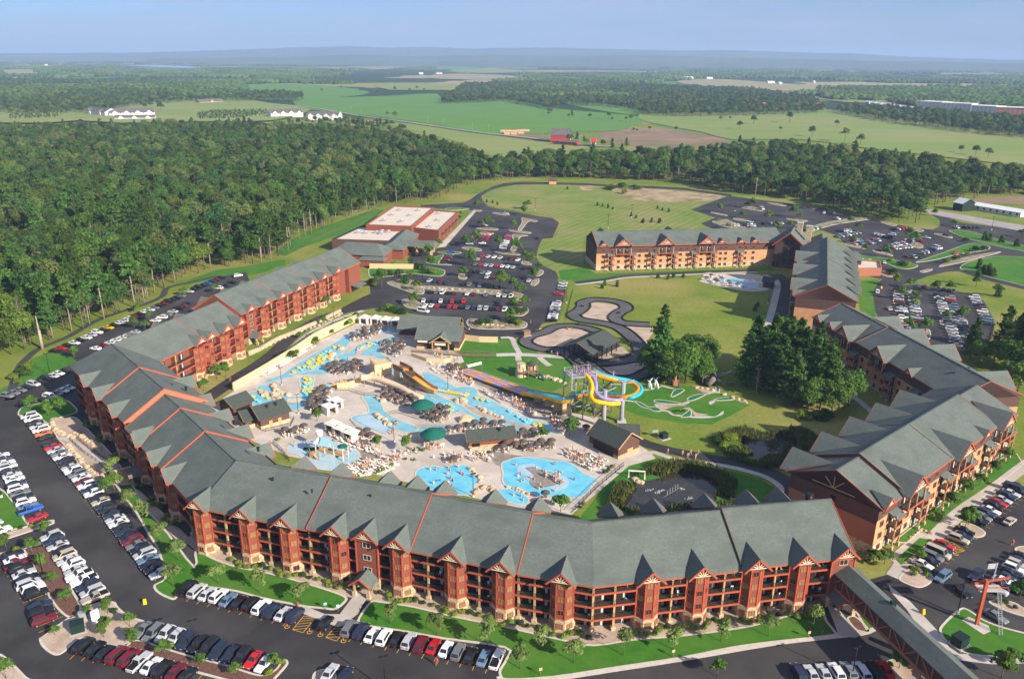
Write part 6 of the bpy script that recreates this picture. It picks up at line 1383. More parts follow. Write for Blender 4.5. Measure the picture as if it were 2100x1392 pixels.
# kind: length, width, sill, hood z, boot z, roof z, windscreen base x, roof front x, roof rear x, rear glass base x (x from nose +L/2 to tail -L/2)
CT={'S': (4.7,1.80,0.32,0.90,0.98,1.45,0.85,0.15,-1.05,-1.75),'U': (4.75,1.90,0.42,1.10,1.15,1.78,0.95,0.35,-1.85,-2.30),'M': (5.0,1.95,0.36,1.05,1.10,1.76,1.45,0.65,-2.05,-2.45),
  'P': (5.6,1.95,0.45,1.12,1.10,1.82,0.85,0.25,-0.85,-1.05),'H': (4.1,1.75,0.32,0.95,1.0,1.48,0.95,0.25,-1.45,-1.95),'V': (5.6,2.05,0.40,1.15,1.2,2.25,1.9,1.35,-2.6,-2.75)}
def car_meshes(t):
 L,W,s,hz,bz,rzf,wx,rf,rr,rx=CT[t]; X=L/2; w=W/2; b=MB(); m=m_paint
 st=[(X,0.45,hz-0.28,w*0.80),(X-0.25,s,hz-0.10,w*0.95),(wx,s,hz,w),(0,s,(hz+bz)/2,w),(rx,s,bz,w),(-X+0.2,s,bz-0.03,w*0.96),(-X,0.45,bz-0.15,w*0.86)]
 if t=='P': st[4]=(rx,s,bz,w)
 rows=[[(x,-q*0.94,zb_),(x,-q,(zb_+zt_)/2+0.05),(x,-q*0.93,zt_),(x,q*0.93,zt_),(x,q,(zb_+zt_)/2+0.05),(x,q*0.94,zb_)] for x,zb_,zt_,q in st]
 for i in range(len(rows)-1):
  for j in range(5): b.face([rows[i][j],rows[i+1][j],rows[i+1][j+1],rows[i][j+1]],m,smooth=(j in (0,1,3,4)))
 b.face(rows[0],m); b.face(rows[-1][::-1],m)
 wb,wr=w*0.90,w*0.74; zb0=hz-0.01; zb1=bz-0.01
 A=[(wx,-wb,zb0),(wx,wb,zb0),(rf,-wr,rzf),(rf,wr,rzf),(rr,-wr,rzf),(rr,wr,rzf),(rx,-wb,zb1),(rx,wb,zb1)]
 b.face([A[2],A[3],A[5],A[4]],m); mid=((rf+rr)/2)
 for q in ([A[0],A[1],A[3],A[2]],[A[1],A[7],A[5],A[3]],[A[7],A[6],A[4],A[5]],[A[6],A[0],A[2],A[4]]): b.face(q,m)
 if t=='P': b.box((-X+1.3,0,bz+0.02),(2.3,W*0.78,0.04),m_black)
 def pane(q,k=0.86,off=0.02):
  q=[Vector(p) for p in q]; c=sum(q,Vector())/4; n=(q[1]-q[0]).cross(q[2]-q[0]).normalized(); g=MB(); g.face([c+(p-c)*k+n*off for p in q],m_cglass); return g
 G_={'windshield': pane([A[0],A[1],A[3],A[2]],0.9),'rear_window': pane([A[7],A[6],A[4],A[5]],0.86),'side_window': pane([A[1],A[7],A[5],A[3]],0.86),'side_window ': pane([A[6],A[0],A[2],A[4]],0.86)}
 wh=MB(); wh.tube([(0,-0.11,0),(0,0.11,0)],0.33,12,m_tyre); wh.tube([(0,-0.125,0),(0,0.125,0)],0.19,10,m_rim)
 hl=MB(); hl.box((0,0,0),(0.12,0.34,0.16),m_lamp); tl=MB(); tl.box((0,0,0),(0.10,0.26,0.26),m_tail)
 parts=[(k.strip(),g.mesh(k.strip()),(0,0,0)) for k,g in G_.items()]
 me_w,me_h,me_t=wh.mesh('wheel'),hl.mesh('headlight'),tl.mesh('taillight')
 for x in (X-0.85,-X+0.9):
  for y in (-w+0.06,w-0.06): parts.append(('wheel',me_w,(x,y,0.33)))
 for y in (-w*0.62,w*0.62): parts.append(('headlight',me_h,(X-0.06,y,hz-0.32))); parts.append(('taillight',me_t,(-X+0.03,y,bz-0.30)))
 one=MB()                                  
 one.v=list(b.v); one.f=list(b.f); one.m=list(b.m); one.sm=list(b.sm); one.mats=list(b.mats)
 for g in G_.values(): one.face(g.v,m_cglass)
 for x in (X-0.85,-X+0.9):
  for y in (-w+0.06,w-0.06): one.tube([(x,y-0.1,0.33),(x,y+0.1,0.33)],0.33,8,m_tyre)
 return b.mesh('body'),parts,one.mesh('parked_car'),one
CARS={t: car_meshes(t) for t in CT}
PAL={'w': ((0.78,0.78,0.76),'white'),'s': ((0.50,0.51,0.52),'silver'),'g': ((0.17,0.18,0.19),'grey'),'k': ((0.012,0.012,0.014),'black'),'b': ((0.020,0.030,0.065),'dark blue'),'B': ((0.02,0.10,0.42),'bright blue'),'r': ((0.48,0.015,0.02),'red'),
  'R': ((0.15,0.010,0.018),'maroon'),'t': ((0.42,0.37,0.29),'beige'),'n': ((0.03,0.09,0.05),'green'),'y': ((0.85,0.52,0.01),'yellow'),'o': ((0.70,0.16,0.02),'orange'),'c': ((0.13,0.22,0.32),'steel blue')}
KIND={'S': 'sedan','U': 'sport utility vehicle','M': 'minivan','P': 'pickup','H': 'hatchback','V': 'van'}
rc=random.Random(5)
def rnd_car(): return rc.choice('wwwssssggkkkkbbrRtcw')+rc.choice('SSSSUUUMMHP')
CARLIST=[]     
def row(K_,p0,p1,n,flip,desc,codes='',gaps=(),fill=1.0,perp=True):
 """cars side by side between two photographed end points"""
 a,c=G(*K_([p0])[0]),G(*K_([p1])[0]); d=(c-a); ang=math.atan2(d.y,d.x)+(PI/2 if perp else 0)+(PI if flip else 0)
 cs=codes.split()
 for i in range(n):
  if i in gaps or rc.random()>fill: continue
  p=a+d*(i/max(1,n-1)); code=cs[i] if i<len(cs) else rnd_car()
  off=rc.uniform(-0.25,0.25); p=p+Vector((math.cos(ang)*off,math.sin(ang)*off,0))
  CARLIST.append((p,ang+rc.uniform(-0.025,0.025),code,'%s %%s in %s'%(ordinal(i+1),desc) if n>1 else '%%s %s'%desc))
def one_car(K_,p,deg_to,code,desc):
 a,c=G(*K_([p])[0]),G(*K_([deg_to])[0]); CARLIST.append((a,math.atan2((c-a).y,(c-a).x),code,'%%s %s'%desc))
row(zsl,(1150,634),(1815,803),11,0,'the row by the lawn corner','kP sM sS wU cS kS kU wM bM sS bM')
row(zsl,(2003,846),(2070,860),1,0,'between the hatched bays by the stair walk','kS')
CARLIST[-1]=(CARLIST[-1][0],CARLIST[-2][1],'kS',CARLIST[-1][3])
row(zsm,(47,885),(956,1075),13,0,'the row east of the stair walk','gM bM wS wM kS sU RM rS wS gU kS cS wP')
row(zsl,(885,888),(1632,1092),12,1,'the row above the bottom mulch median','gS gM sU sU bM kS kM bM bS kU rS wS')
row(zsl,(515,990),(1155,1168),10,0,'the row below the bottom mulch median','kU kS kS RM RM sP wS kU RS kS')
row(zsl,(75,425),(225,668),9,0,'the row west of the left mulch median','kS wS RP kU sS kS sM wU kU')
row(zsl,(248,738),(272,828),3,0,'the short row beside the large gravel island','bS kU RU')
row(zsl,(320,312),(590,690),13,1,'the row east of the left mulch median','sU bU sS kS tM sS wU sS wP wP bU sM tP')
row(z4,(185,468),(290,600),7,1,'the upper row facing the boulder bank','sM wM kS sS wM oS kS')
row(z4,(315,640),(695,1075),20,1,'the upper west lawn row','kS rS sS gS wS kS kS sS wU gM wS RS wU bS wU kS tS bS kU bS')
row(zsl,(712,205),(985,545),13,1,'the lower west lawn row','sS wS kS bS kS RM gS kU sM cS kS kU sU')
row(z4,(10,712),(178,1028),13,0,'the row left of the long drive','wS bS wS sU kS sS wS bS wM gS kS wU cS')
one_car(zsl,(190,150),(260,128),'BP','parked beside the red car near the grass median')
one_car(zsl,(233,196),(170,220),'rS','at the tip of the gravel tongue')
row(zsl,(-40,240),(5,280),2,0,'the row at the left picture edge','sU wU')
row(z7,(1360,515),(1165,600),8,0,'the forest-edge row, upper end','kS RS bS BS kS kU kS sS')
row(z7,(1118,628),(340,968),25,0,'the forest-edge row behind the red wing','gS kS kS kU RS kS gS sS wS kS RS wS sS wS kS yS kS wU sS wS kS wS kS rS kS')
row(z7,(1430,545),(1345,580),3,1,'the inner row behind the upper red wing','kS bS wU')
one_car(z7,(1465,503),(1500,497),'wU','standing alone at the far end of the forest lot')
row(z7,(1155,672),(960,780),7,1,'the inner row behind the red gable end','bS RS kU sS gS wU wS')
row(z7,(945,805),(590,952),10,1,'the inner row behind the lower red wing','kS kU bS sS sS wS wS wS RS wS')
row(z4,(402,190),(45,345),10,0,'the drive-side row west of the red wing','kS wS sS kU kS sM kS gS gS gU')
row(z4,(425,295),(270,368),5,0,'the short row near the northwest lawn corner','sS wS gS wM kS')
row(z8,(518,685),(1005,710),14,0,'the lowest row of the conference lot','wS wS rS kS rS rS kS gS bS sM sU kP RS wP')
row(z8,(505,658),(965,664),14,1,'the second-lowest row of the conference lot','wS kS bS wS kS rS kS',(8,9,10,11,12))
row(z8,(548,602),(1045,628),14,0,'the row below the rock divider','kS gS wV kS RS kS wS RS kS gS kS wS sS wP',(5,8,10))
row(z8,(505,530),(650,545),5,1,'the short row by the rock divider','bS sS bS RS bS')
row(z8,(752,555),(958,572),7,1,'the row above the rock divider','kS gS kS gS kS kS bS',(2,4))
row(z8,(868,380),(1085,405),7,1,'the upper middle row of the conference lot','rS sS wS sS kS RS wS')
row(z8,(825,432),(1125,455),10,0,'the second middle row of the conference lot','gS rS sS sS rS wS wS sS kS kS',(8,))
row(z8,(795,476),(1128,512),10,1,'the third middle row of the conference lot','kS kU gS wS kS sS kS sS kS bS',(4,6,7,8))
row(z8,(790,500),(1155,532),11,0,'the fourth middle row of the conference lot','kS kS kS sS RS kS kS kS RS kS sS',(1,2,5,6,7,9))
row(z8,(838,230),(790,305),9,0,'the west side of the first double row','kS RS RS wS sS RS bS bS sS')
row(z8,(905,240),(865,302),8,1,'the east side of the first double row','rS wS rS rS RS RS kS wS')
row(z8,(1035,240),(992,332),10,0,'the second double row','bS rS gS RS rS wS wS sS wS sS')
one_car(z8,(880,190),(905,195),'sS','alone by the halfway island'); one_car(z8,(1008,120),(1035,122),'sP','at the far end of the conference lot')
one_car(z8,(1095,305),(1110,308),'kS','alone beside the planted spine'); one_car(z8,(1206,268),(1215,240),'kU','driving up the conference lot'); one_car(z8,(505,722),(545,728),'wV','parked by the white cabanas')
row(z8,(682,355),(640,405),4,0,'the drop-off loop row','BS gS RS RS'); row(z8,(1362,548),(1355,582),3,1,'the top of the path-side row','sS sS gS'); one_car(z8,(1337,615),(1365,618),'rS','parked alone in the path-side row')
row(z8,(1325,662),(1292,775),11,1,'the path-side row by the kart track','kS sU wS sS sM gS kS sS wS wS kS')
for i,(p0,p1,n,f,fl) in enumerate([((960,225),(1060,228),7,0,1),((950,262),(1080,238),7,1,1),((1050,285),(1200,283),10,0,1),((1060,306),(1190,298),9,1,1),((1210,345),(1390,325),11,0,1),((1260,325),(1390,298),9,1,.9),((1190,248),(1250,265),4,0,1),((1300,218),(1360,208),4,0,1),((1380,385),(1440,385),4,0,1),((1470,365),(1570,330),6,0,1),
  ((640,235),(840,208),9,0,.7),((500,180),(630,178),7,0,.8),((300,190),(440,195),8,0,.8),((480,215),(560,215),5,1,1),((870,115),(930,120),3,0,1),((1685,205),(1810,205),6,0,.8),((1270,262),(1300,235),3,0,1),((1390,285),(1470,290),4,0,.8),((1060,405),(1240,420),5,0,.8)]):
 row(z1,p0,p1,n,f,'east lot row %d'%(i+1),'',(),fl)
LE='the lower east lot'
row(z1,(1320,595),(1375,850),14,0,LE+', first column'); row(z1,(1405,605),(1465,880),14,1,LE+', second column'); row(z1,(1572,625),(1690,935),18,0,LE+', third column'); row(z1,(1640,640),(1745,880),14,1,LE+', fourth column')
row(z1,(1790,635),(1885,800),10,1,LE+', fifth column'); row(z1,(1460,567),(1665,597),8,0,LE+', top row','',(),.7)
one_car(z1,(1198,602),(1200,580),'wU','driving past the east lawn'); one_car(z1,(1273,706),(1265,690),'sS','driving by the lower east lot'); one_car(z1,(485,90),(505,96),'wV','parked in the upper east lot'); one_car(z1,(410,182),(440,190),'wV','behind the orange roof'); one_car(z1,(770,75),(800,80),'rS','beside the planter in the upper east lot')
one_car(z1,(1500,268),(1530,272),'wS','in the upper east lot middle'); one_car(z1,(950,150),(980,158),'wP','near the long planted divider'); one_car(z1,(1565,332),(1595,340),'wV','at the end of the east lot'); one_car(z1,(1620,252),(1660,260),'kS','by the main drive planter'); one_car(z1,(1680,362),(1720,358),'rS','on the entrance drive')
row(zs,(1480,487),(1612,366),6,1,'the row by the corner forecourt','wS kM gM tV bS rS'); row(zs,(1690,330),(1735,280),3,1,'the row beside the hatched bay','tU bS kS')
row(zs,(1805,215),(2060,5),11,1,'the row along the orange facade walk','kU gM bU wS kU rS sS bU sS bV kS')
one_car(zs,(2010,217),(2040,195),'tS','driving toward the orange facade row'); one_car(zs,(1597,562),(1560,590),'cM','stopped beside two pedestrians'); one_car(zs,(1800,552),(1770,575),'bU','driving under the ride tower flag'); one_car(zs,(1720,650),(1760,690),'kS','rolling toward the ride tower lawn')
row(zs,(2090,440),(1925,640),9,0,'the row right of the ride tower','kS bS tU wU kS bS wS kS wS'); one_car(zs,(1925,805),(1975,835),'gS','on the drive behind the ride tower'); row(zs,(2160,520),(2040,640),5,1,'the row at the right picture edge','yS sS bS wS kS')
row(zs,(712,1160),(1245,1132),8,0,'the bottom row by the bridge pillars','bM sS sS wU gU sM kU rS'); one_car(zs,(1535,1168),(1570,1150),'wS','under the covered bridge'); row(zsl,(2030,1152),(2120,1172),2,0,'the bottom edge by the gravel island end','sS bS')
CARLIST.sort(key=lambda c: c[0].length)
seen={}
for i,(p,rz,code,lab) in enumerate(CARLIST):
 if code[1] not in CT: code=code[0]+'S'
 col,cname=PAL[code[0]]; body,parts,single,oneb=CARS[code[1]]; k=rc.uniform(0.85,1.1); col=tuple(c*k for c in col)
 if i<300:
  label=lab%('%s %s'%(cname,KIND[code[1]])); seen[label]=seen.get(label,0)+1
  if i<165:
   e=empty('parked_car',(p.x,p.y,0.05),rz,label,'car','cars parked in the lots'); mk('body',body,e,color=col)
   for nm,me,loc in parts: mk(nm,me,e,loc)
  else:
   e=mk('parked_car',single,None,(p.x,p.y,0.05),rz,col); tag(e,label,'car','cars parked in the lots')
b=MB(); vc=[]
m_stuffcar=M('distant_paint',(1,1,1),rough=0.3,spec=0.5); t=m_stuffcar.node_tree; at=t.nodes.new('ShaderNodeAttribute'); at.attribute_name='paint'; t.links.new(at.outputs['Color'],t.nodes['Principled BSDF'].inputs['Base Color'])
for p,rz,code,lab in CARLIST[300:]:
 if code[1] not in CT: code=code[0]+'S'
 o1=CARS[code[1]][3]; i0=len(b.v); c_,s_=math.cos(rz),math.sin(rz); col=PAL[code[0]][0]
 b.v+=[(p.x+x*c_-y*s_,p.y+x*s_+y*c_,z+0.05) for x,y,z in o1.v]
 for f,mi,sm in zip(o1.f,o1.m,o1.sm):
  mt=o1.mats[mi]; b.f.append(tuple(q+i0 for q in f)); b.m.append(b.mi(m_stuffcar if mt is m_paint else mt)); b.sm.append(sm)
 vc+=[col]*len(o1.v)
if b.v:
 o=b.obj('distant_cars'); ca=o.data.color_attributes.new('paint','FLOAT_COLOR','POINT'); ca.data.foreach_set('color',[x for c in vc for x in (*c,1)])
 tag(o,'many small parked cars filling the distant lots','cars',None,'stuff')
print('CARS',len(CARLIST),'dup labels',[k for k,v in seen.items() if v>1])
# stall lines and hatching
def stall_lines(K_,p0,p1,n,L,side,label,z=0.058):
 a,c=G(*K_([p0])[0]),G(*K_([p1])[0]); d=(c-a)/n; u=d.normalized(); v=Vector((-u.y,u.x,0))*side; b=MB()
 for i in range(n+1):
  q=a+d*i; b.face([(q.x-u.x*.06,q.y-u.y*.06,z),(q.x+u.x*.06,q.y+u.y*.06,z),(q.x+u.x*.06+v.x*L,q.y+u.y*.06+v.y*L,z),(q.x-u.x*.06+v.x*L,q.y-u.y*.06+v.y*L,z)])
 tag(b.obj('stall_markings',m_yel),label,'markings',None,'structure')
stall_lines(zsm,(45,947),(885,1140),11,5.2,1,'orange stall lines below the south lawn, east part'); stall_lines(zsl,(1145,700),(1740,850),9,5.2,1,'orange stall lines below the south lawn, west part')
stall_lines(zsl,(430,1055),(1220,1180),11,5.2,1,'orange stall lines below the bottom median'); stall_lines(zsl,(555,125),(910,563),14,5.0,1,'orange stall lines along the west lawn'); stall_lines(zsl,(30,520),(240,890),13,5.0,1,'orange stall lines west of the left median')
stall_lines(zsl,(440,355),(640,640),10,5.0,-1,'orange stall lines east of the left median'); stall_lines(zs,(1640,470),(2110,60),18,5.0,1,'orange stall lines along the orange facade walk'); stall_lines(z4,(210,560),(560,1040),19,5.0,1,'orange stall lines facing the boulder bank')
for K_,q,lab in ((zsl,[(1800,872),(1865,890),(1942,800),(1868,788)],'orange hatched bay west of the stair walk'),(zsl,[(2005,920),(2070,942),(2150,850),(2080,835)],'orange hatched bay east of the stair walk'),(zs,[(1610,345),(1660,335),(1735,385),(1690,400)],'orange hatched bay by the orange facade')):
 P=GP(K_(q)); b=MB(); w=0.14; z=0.06
 def ln_(a,c): 
  d=(c-a).normalized(); n=Vector((-d.y,d.x,0))*w/2; b.face([(a-n).to_2d().to_3d()+Vector((0,0,z)),(c-n).to_2d().to_3d()+Vector((0,0,z)),(c+n).to_2d().to_3d()+Vector((0,0,z)),(a+n).to_2d().to_3d()+Vector((0,0,z))])
 for i in range(4): ln_(P[i],P[(i+1)%4])
 z=0.064
 for i in range(5): t0=i/5; ln_(along(P[0],P[3],t0),along(P[1],P[2],min(1,t0+0.28)))
 tag(b.obj('hatched_bay',m_yel),lab,'markings',None,'structure')
b=MB(); z=0.075
for k in range(10): a0,a1=PI*.6+k*.42,PI*.6+k*.42+.42; b.face([(.42*math.cos(a0),.42*math.sin(a0),z),(.58*math.cos(a0),.58*math.sin(a0),z),(.58*math.cos(a1),.58*math.sin(a1),z),(.42*math.cos(a1),.42*math.sin(a1),z)])
b.face([(-.1,.1,z),(.08,.1,z),(.08,.85,z),(-.1,.85,z)]); b.face([(.08,.1,z),(.6,.1,z),(.6,.26,z),(.08,.26,z)]); b.face([(-.15,.95,z),(.12,.95,z),(.12,1.2,z),(-.15,1.2,z)]); me_acc=b.mesh('accessible_marking',m_yel)
for K_,p,l in ((zsl,(1767,855),'west of the hatched bays'),(zsl,(1905,888),'beside the west hatched bay'),(zsl,(1972,905),'beside the east hatched bay'),(zsm,(14,942),'below the grey minivan'),(zs,(1680,408),'by the orange facade')): tag(mk('accessible_marking',me_acc,None,G(*K_([p])[0]),.25),'orange wheelchair symbol painted '+l,'marking',None,'structure')
# ------------------------------------------------------------------ vegetation
import numpy as np
def leaf_mat(name,c1,c2,rnd=0.35,tr=0.36):
 m=M(name,c1,c2,scale=0.6,rough=0.8,spec=0.15,rnd=rnd,detail=2); t=m.node_tree; b_=t.nodes['Principled BSDF']; out=t.nodes['Material Output']
 tl=t.nodes.new('ShaderNodeBsdfTranslucent'); mx=t.nodes.new('ShaderNodeMixShader'); mx.inputs[0].default_value=tr
 t.links.new(b_.inputs['Base Color'].links[0].from_socket,tl.inputs[0]); t.links.new(b_.outputs[0],mx.inputs[1]); t.links.new(tl.outputs[0],mx.inputs[2]); t.links.new(mx.outputs[0],out.inputs[0])
 return m
m_leaf=leaf_mat('broad_leaves',(0.058,0.122,0.018),(0.118,0.195,0.034),0.45)
m_leaf2=leaf_mat('cool_leaves',(0.038,0.095,0.022),(0.080,0.155,0.042),0.45)
m_leaf3=leaf_mat('pale_leaves',(0.10,0.155,0.036),(0.18,0.235,0.065),0.35)
m_needle=leaf_mat('pine_needles',(0.054,0.128,0.024),(0.110,0.205,0.042),0.32,0.42)
m_lawnleaf=leaf_mat('young_leaves',(0.13,0.20,0.045),(0.22,0.29,0.09),0.18,0.35)
m_lotleaf=leaf_mat('lot_tree_leaves',(0.07,0.155,0.024),(0.115,0.21,0.036),0.2,0.3)
m_shrub=leaf_mat('lime_shrub',(0.16,0.24,0.025),(0.26,0.34,0.05),0.2); m_shrubd=leaf_mat('dark_shrub',(0.035,0.085,0.015),(0.06,0.12,0.025),0.3)
m_dead=leaf_mat('dry_twigs',(0.17,0.125,0.09),(0.24,0.18,0.13),0.2,0.1); m_reed=leaf_mat('reeds',(0.10,0.15,0.03),(0.20,0.20,0.06),0.2); m_flower=M('flowers',(0.65,0.30,0.02),(0.60,0.05,0.05),scale=1.5)
m_trunk=M('tree_bark',(0.10,0.075,0.055),(0.20,0.16,0.12),scale=2.0,rough=0.95); m_palebark=M('pale_bark',(0.30,0.24,0.19),(0.42,0.35,0.28),scale=2.0,rough=0.95)
rg=np.random.default_rng(11)
def quads(cent,nrm,size,asp=1.6):
 """numpy quad cards at cent with normals nrm"""
 n=len(cent); r_=rg.normal(size=(n,3)); u=np.cross(nrm,r_); u /= np.linalg.norm(u,axis=1,keepdims=True)+1e-9; v=np.cross(nrm,u); v /= np.linalg.norm(v,axis=1,keepdims=True)+1e-9
 s=(size*rg.uniform(0.6,1.3,(n,1))); u=u*s*asp/2; v=v*s/2
 return np.stack([cent-u,cent-v,cent+u,cent+v],1).reshape(-1,3)
def mesh_quads(name,V,mat):
 me=bpy.data.meshes.new(name); n=len(V); me.vertices.add(n); me.vertices.foreach_set('co',V.astype(np.float32).ravel()); me.loops.add(n); me.loops.foreach_set('vertex_index',np.arange(n,dtype=np.int32))
 me.polygons.add(n // 4); me.polygons.foreach_set('loop_start',np.arange(0,n,4,dtype=np.int32)); me.polygons.foreach_set('loop_total',np.full(n // 4,4,np.int32)); me.materials.append(mat); me.update(calc_edges=True); return me
def crown(H,rad,base,clumps,per,leaf,mat,flat=1.0,crad=0.36):
 """leafy crown: clumps spread through an uneven ellipsoid"""
 P=[]; N=[]; cz=(H+base)/2; hz=(H-base)/2
 for i in range(clumps):
  d=rg.normal(size=3); d /= np.linalg.norm(d); d[2]=abs(d[2])*1.1-0.45; rr=rg.uniform(0.35,0.85) if i>3 else 0.2
  c=np.array([d[0]*rad*rr,d[1]*rad*rr,cz+d[2]*hz*rr*1.15]); cr=rad*crad*rg.uniform(0.7,1.25)
  q=rg.normal(size=(per,3)); q /= np.linalg.norm(q,axis=1,keepdims=True); q[:,2]=np.where(q[:,2]<-0.35,-q[:,2],q[:,2])
  P.append(c+q*cr*np.array([1,1,0.8*flat])*rg.uniform(0.75,1.08,(per,1))); N.append(q+rg.normal(size=(per,3))*0.45+np.array([0,0,0.25]))
 return mesh_quads('crown',quads(np.concatenate(P),np.concatenate(N),leaf),mat)
def trunk_mesh(H,r0,mat,limbs=5,lean=0.0,spread=0.5,base=0.4):
 b=MB(); b.tube([(0,0,-0.2),(lean*0.3,0,H*0.4),(lean,lean*0.5,H)],[r0,r0*0.75,r0*0.25],7,mat)
 for i in range(limbs):
  a=i*2.4+0.5; z=H*(base+(0.9-base)*i/max(1,limbs)); L=H*spread*(1-0.4*i/limbs); b.tube([(0,0,z),(math.cos(a)*L*0.5,math.sin(a)*L*0.5,z+L*0.35),(math.cos(a)*L,math.sin(a)*L,z+L*0.6)],[r0*0.4,r0*0.25,r0*0.08],5,mat)
 return b.mesh('trunk')
def pine_crown(H,base,R0,mat,whorls=15,leaf=0.8):
 C=[]; N=[]
 for w in range(whorls):
  t=w/(whorls-1); z=base+(H-base)*t; Lw=R0*(1-t) ** 0.52*rg.uniform(0.75,1.15)+0.35; nb=int(7-3*t)
  for j in range(nb):
   a=rg.uniform(0,6.28); L=Lw*rg.uniform(0.65,1.15); up=rg.uniform(0.05,0.35)
   for k in range(6):
    s=0.3+0.7*(k+rg.uniform(0,1))/6; sp=L*0.16
    for q in range(4):
     C.append((math.cos(a)*L*s+rg.normal()*sp,math.sin(a)*L*s+rg.normal()*sp,z+L*s*up+rg.normal()*0.22)); N.append((rg.normal()*0.7+math.cos(a)*0.35,rg.normal()*0.7+math.sin(a)*0.35,0.55))
 return mesh_quads('crown',quads(np.array(C),np.array(N),leaf,2.2),mat)
def twigs(H,base,R0,mat,n=220):
 C=[]; N=[]
 b=MB()
 for i in range(n):
  a=rg.uniform(0,6.28); t=rg.uniform(0,1) ** 0.8; z=base+(H-base)*t; L=R0*(1.1-t)*rg.uniform(0.4,1.1); b.tube([(math.cos(a)*L*0.1,math.sin(a)*L*0.1,z),(math.cos(a)*L,math.sin(a)*L,z+L*rg.uniform(0.1,0.6))],[0.06,0.02],3,mat,False)
 return b.mesh('crown')
BIG=[(crown(17+i,6.0+0.5*(i%3),5.0,34,85,0.62,(m_leaf,m_leaf2,m_leaf,m_leaf2,m_leaf3)[i],crad=(.36,.30,.40,.33,.36)[i]),trunk_mesh(12,0.38,m_trunk)) for i in range(5)]
PINE=[(pine_crown(24+i,7.5+1.5*(i%2),4.6+0.4*i,m_needle),trunk_mesh(23,0.36,m_trunk,0)) for i in range(4)]
CLB=[(crown(16+i,6.0,1.6,48,85,0.58,m_lotleaf),trunk_mesh(11,0.36,m_trunk)) for i in range(3)]
CLP=[(pine_crown(23+i,2.5,5.2,m_needle,20,0.75),trunk_mesh(22,0.36,m_trunk,0)) for i in range(3)]
TALLP=[(pine_crown(25+i,15,3.2,m_needle,9),trunk_mesh(24,0.32,m_palebark,8,0.4,0.10,0.3)) for i in range(2)]
DEADT=[(twigs(17+2*i,6,3.2,m_dead),trunk_mesh(17,0.28,m_palebark,5,0.3,0.2)) for i in range(2)]
SMALL=[(crown(5.2+0.5*i,1.75,1.6,15,42,0.34,m_lawnleaf,crad=0.42),trunk_mesh(3.8,0.09,m_trunk,3)) for i in range(3)]
LOT=[(crown(5.6+0.5*i,2.1,1.5,16,60,0.42,m_lotleaf,crad=0.45),trunk_mesh(3.8,0.11,m_trunk,3)) for i in range(3)]
SPRUCE=[(pine_crown(3.4+i,0.3,1.1+0.2*i,m_needle,9,0.38),trunk_mesh(2.8,0.08,m_trunk,0)) for i in range(2)]
BUSH=[crown(1.25,0.85,0.0,8,40,0.24,mt,crad=0.6) for mt in (m_shrub,m_shrubd)]
BUSHL=[crown(2.4,2.0,0.0,12,55,0.38,m_shrubd,crad=0.55),crown(2.2,1.8,0.0,12,55,0.36,m_shrub,crad=0.55)]
TREES=[]
def tree(name,proto,p,s,label,group,sz=1.0):
 e=empty(name,(p.x,p.y,0.05),rc.uniform(0,6.28),label,'tree',group); e.scale=(s,s,s*sz); mk('crown',proto[0],e); mk('trunk',proto[1],e); TREES.append(e); return e
def trees(name,protos,K_,pts,s,desc,group,jit=0.12):
 for i,p in enumerate(pts): tree(name,protos[(i*7+3)%len(protos)],G(*K_([p])[0]),s*rc.uniform(1-jit,1+jit),desc%ordinal(i+1) if '%s' in desc else desc,group)
g='young lawn trees'
trees('young_tree',SMALL,zsl,[(695,-68),(797,130),(883,225),(988,335),(1097,445)],1.15,'pale young tree on the west lawn, %s from the stair ramp',g)
trees('young_tree',SMALL,zsl,[(1065,605),(1345,590),(1595,645),(1855,705)],1.05,'pale young tree on the lawn corner by the parked cars, %s eastward',g)
trees('young_tree',SMALL,zsm,[(300,835),(590,905),(900,975),(1215,990),(1430,1075),(1735,1030),(2040,995),(1098,1112)],1.1,'young tree on the south lawn east of the stair walk, %s in line',g)
trees('young_tree',SMALL,zs,[(235,945),(525,915),(800,875),(1100,800)],1.05,'young tree on the south lawn near the bridge, %s in line',g)
trees('lawn_maple',LOT,lambda p: K(p,1600,780,4.18),[(1325,1215),(1455,1105),(1580,1005),(1705,905),(1830,805),(1945,710)],0.85,'round tree on the orange facade lawn, %s from the corner forecourt','lawn maples')
g='car park trees'
trees('lot_tree',LOT,zsl,[(340,905),(540,790),(665,775),(670,850),(800,855),(640,920),(1015,1030),(1450,1150),(330,595),(410,700),(285,290),(40,380),(1235,1090),(820,960),(40,1175),(1690,1100),(200,405),(265,500)],0.58,'small tree in the lower left car park beds, number %s from the gravel island',g,0.35)
trees('lot_tree',LOT,z4,[(190,420),(300,460),(375,450),(660,930),(705,920)],1.0,'tree near the northwest lawn corner and ramp, %s one',g)
trees('lot_tree',LOT,z7,[(1135,620),(850,725),(830,825),(895,830),(920,780),(460,1010),(1320,600),(1335,1130),(1390,1120),(1255,1200),(2005,690)],0.9,'tree along the forest-side car park and drive, %s one',g)
trees('lot_tree',LOT,z8,[(750,505),(790,440),(800,400),(765,320),(830,315),(970,330),(1055,335),(1075,365),(1128,405),(1215,465),(1185,530),(1160,450),(465,590),(450,680),(1055,590),(1100,620),(985,580),(1060,705),(1125,690),(1045,780),(250,575),(430,515),(535,390),(595,335),(860,195),(905,210),(1120,130),(1145,90),(835,85),(1060,215),(550,450)],1.3,'tree in the conference car park beds, number %s',g,0.3)
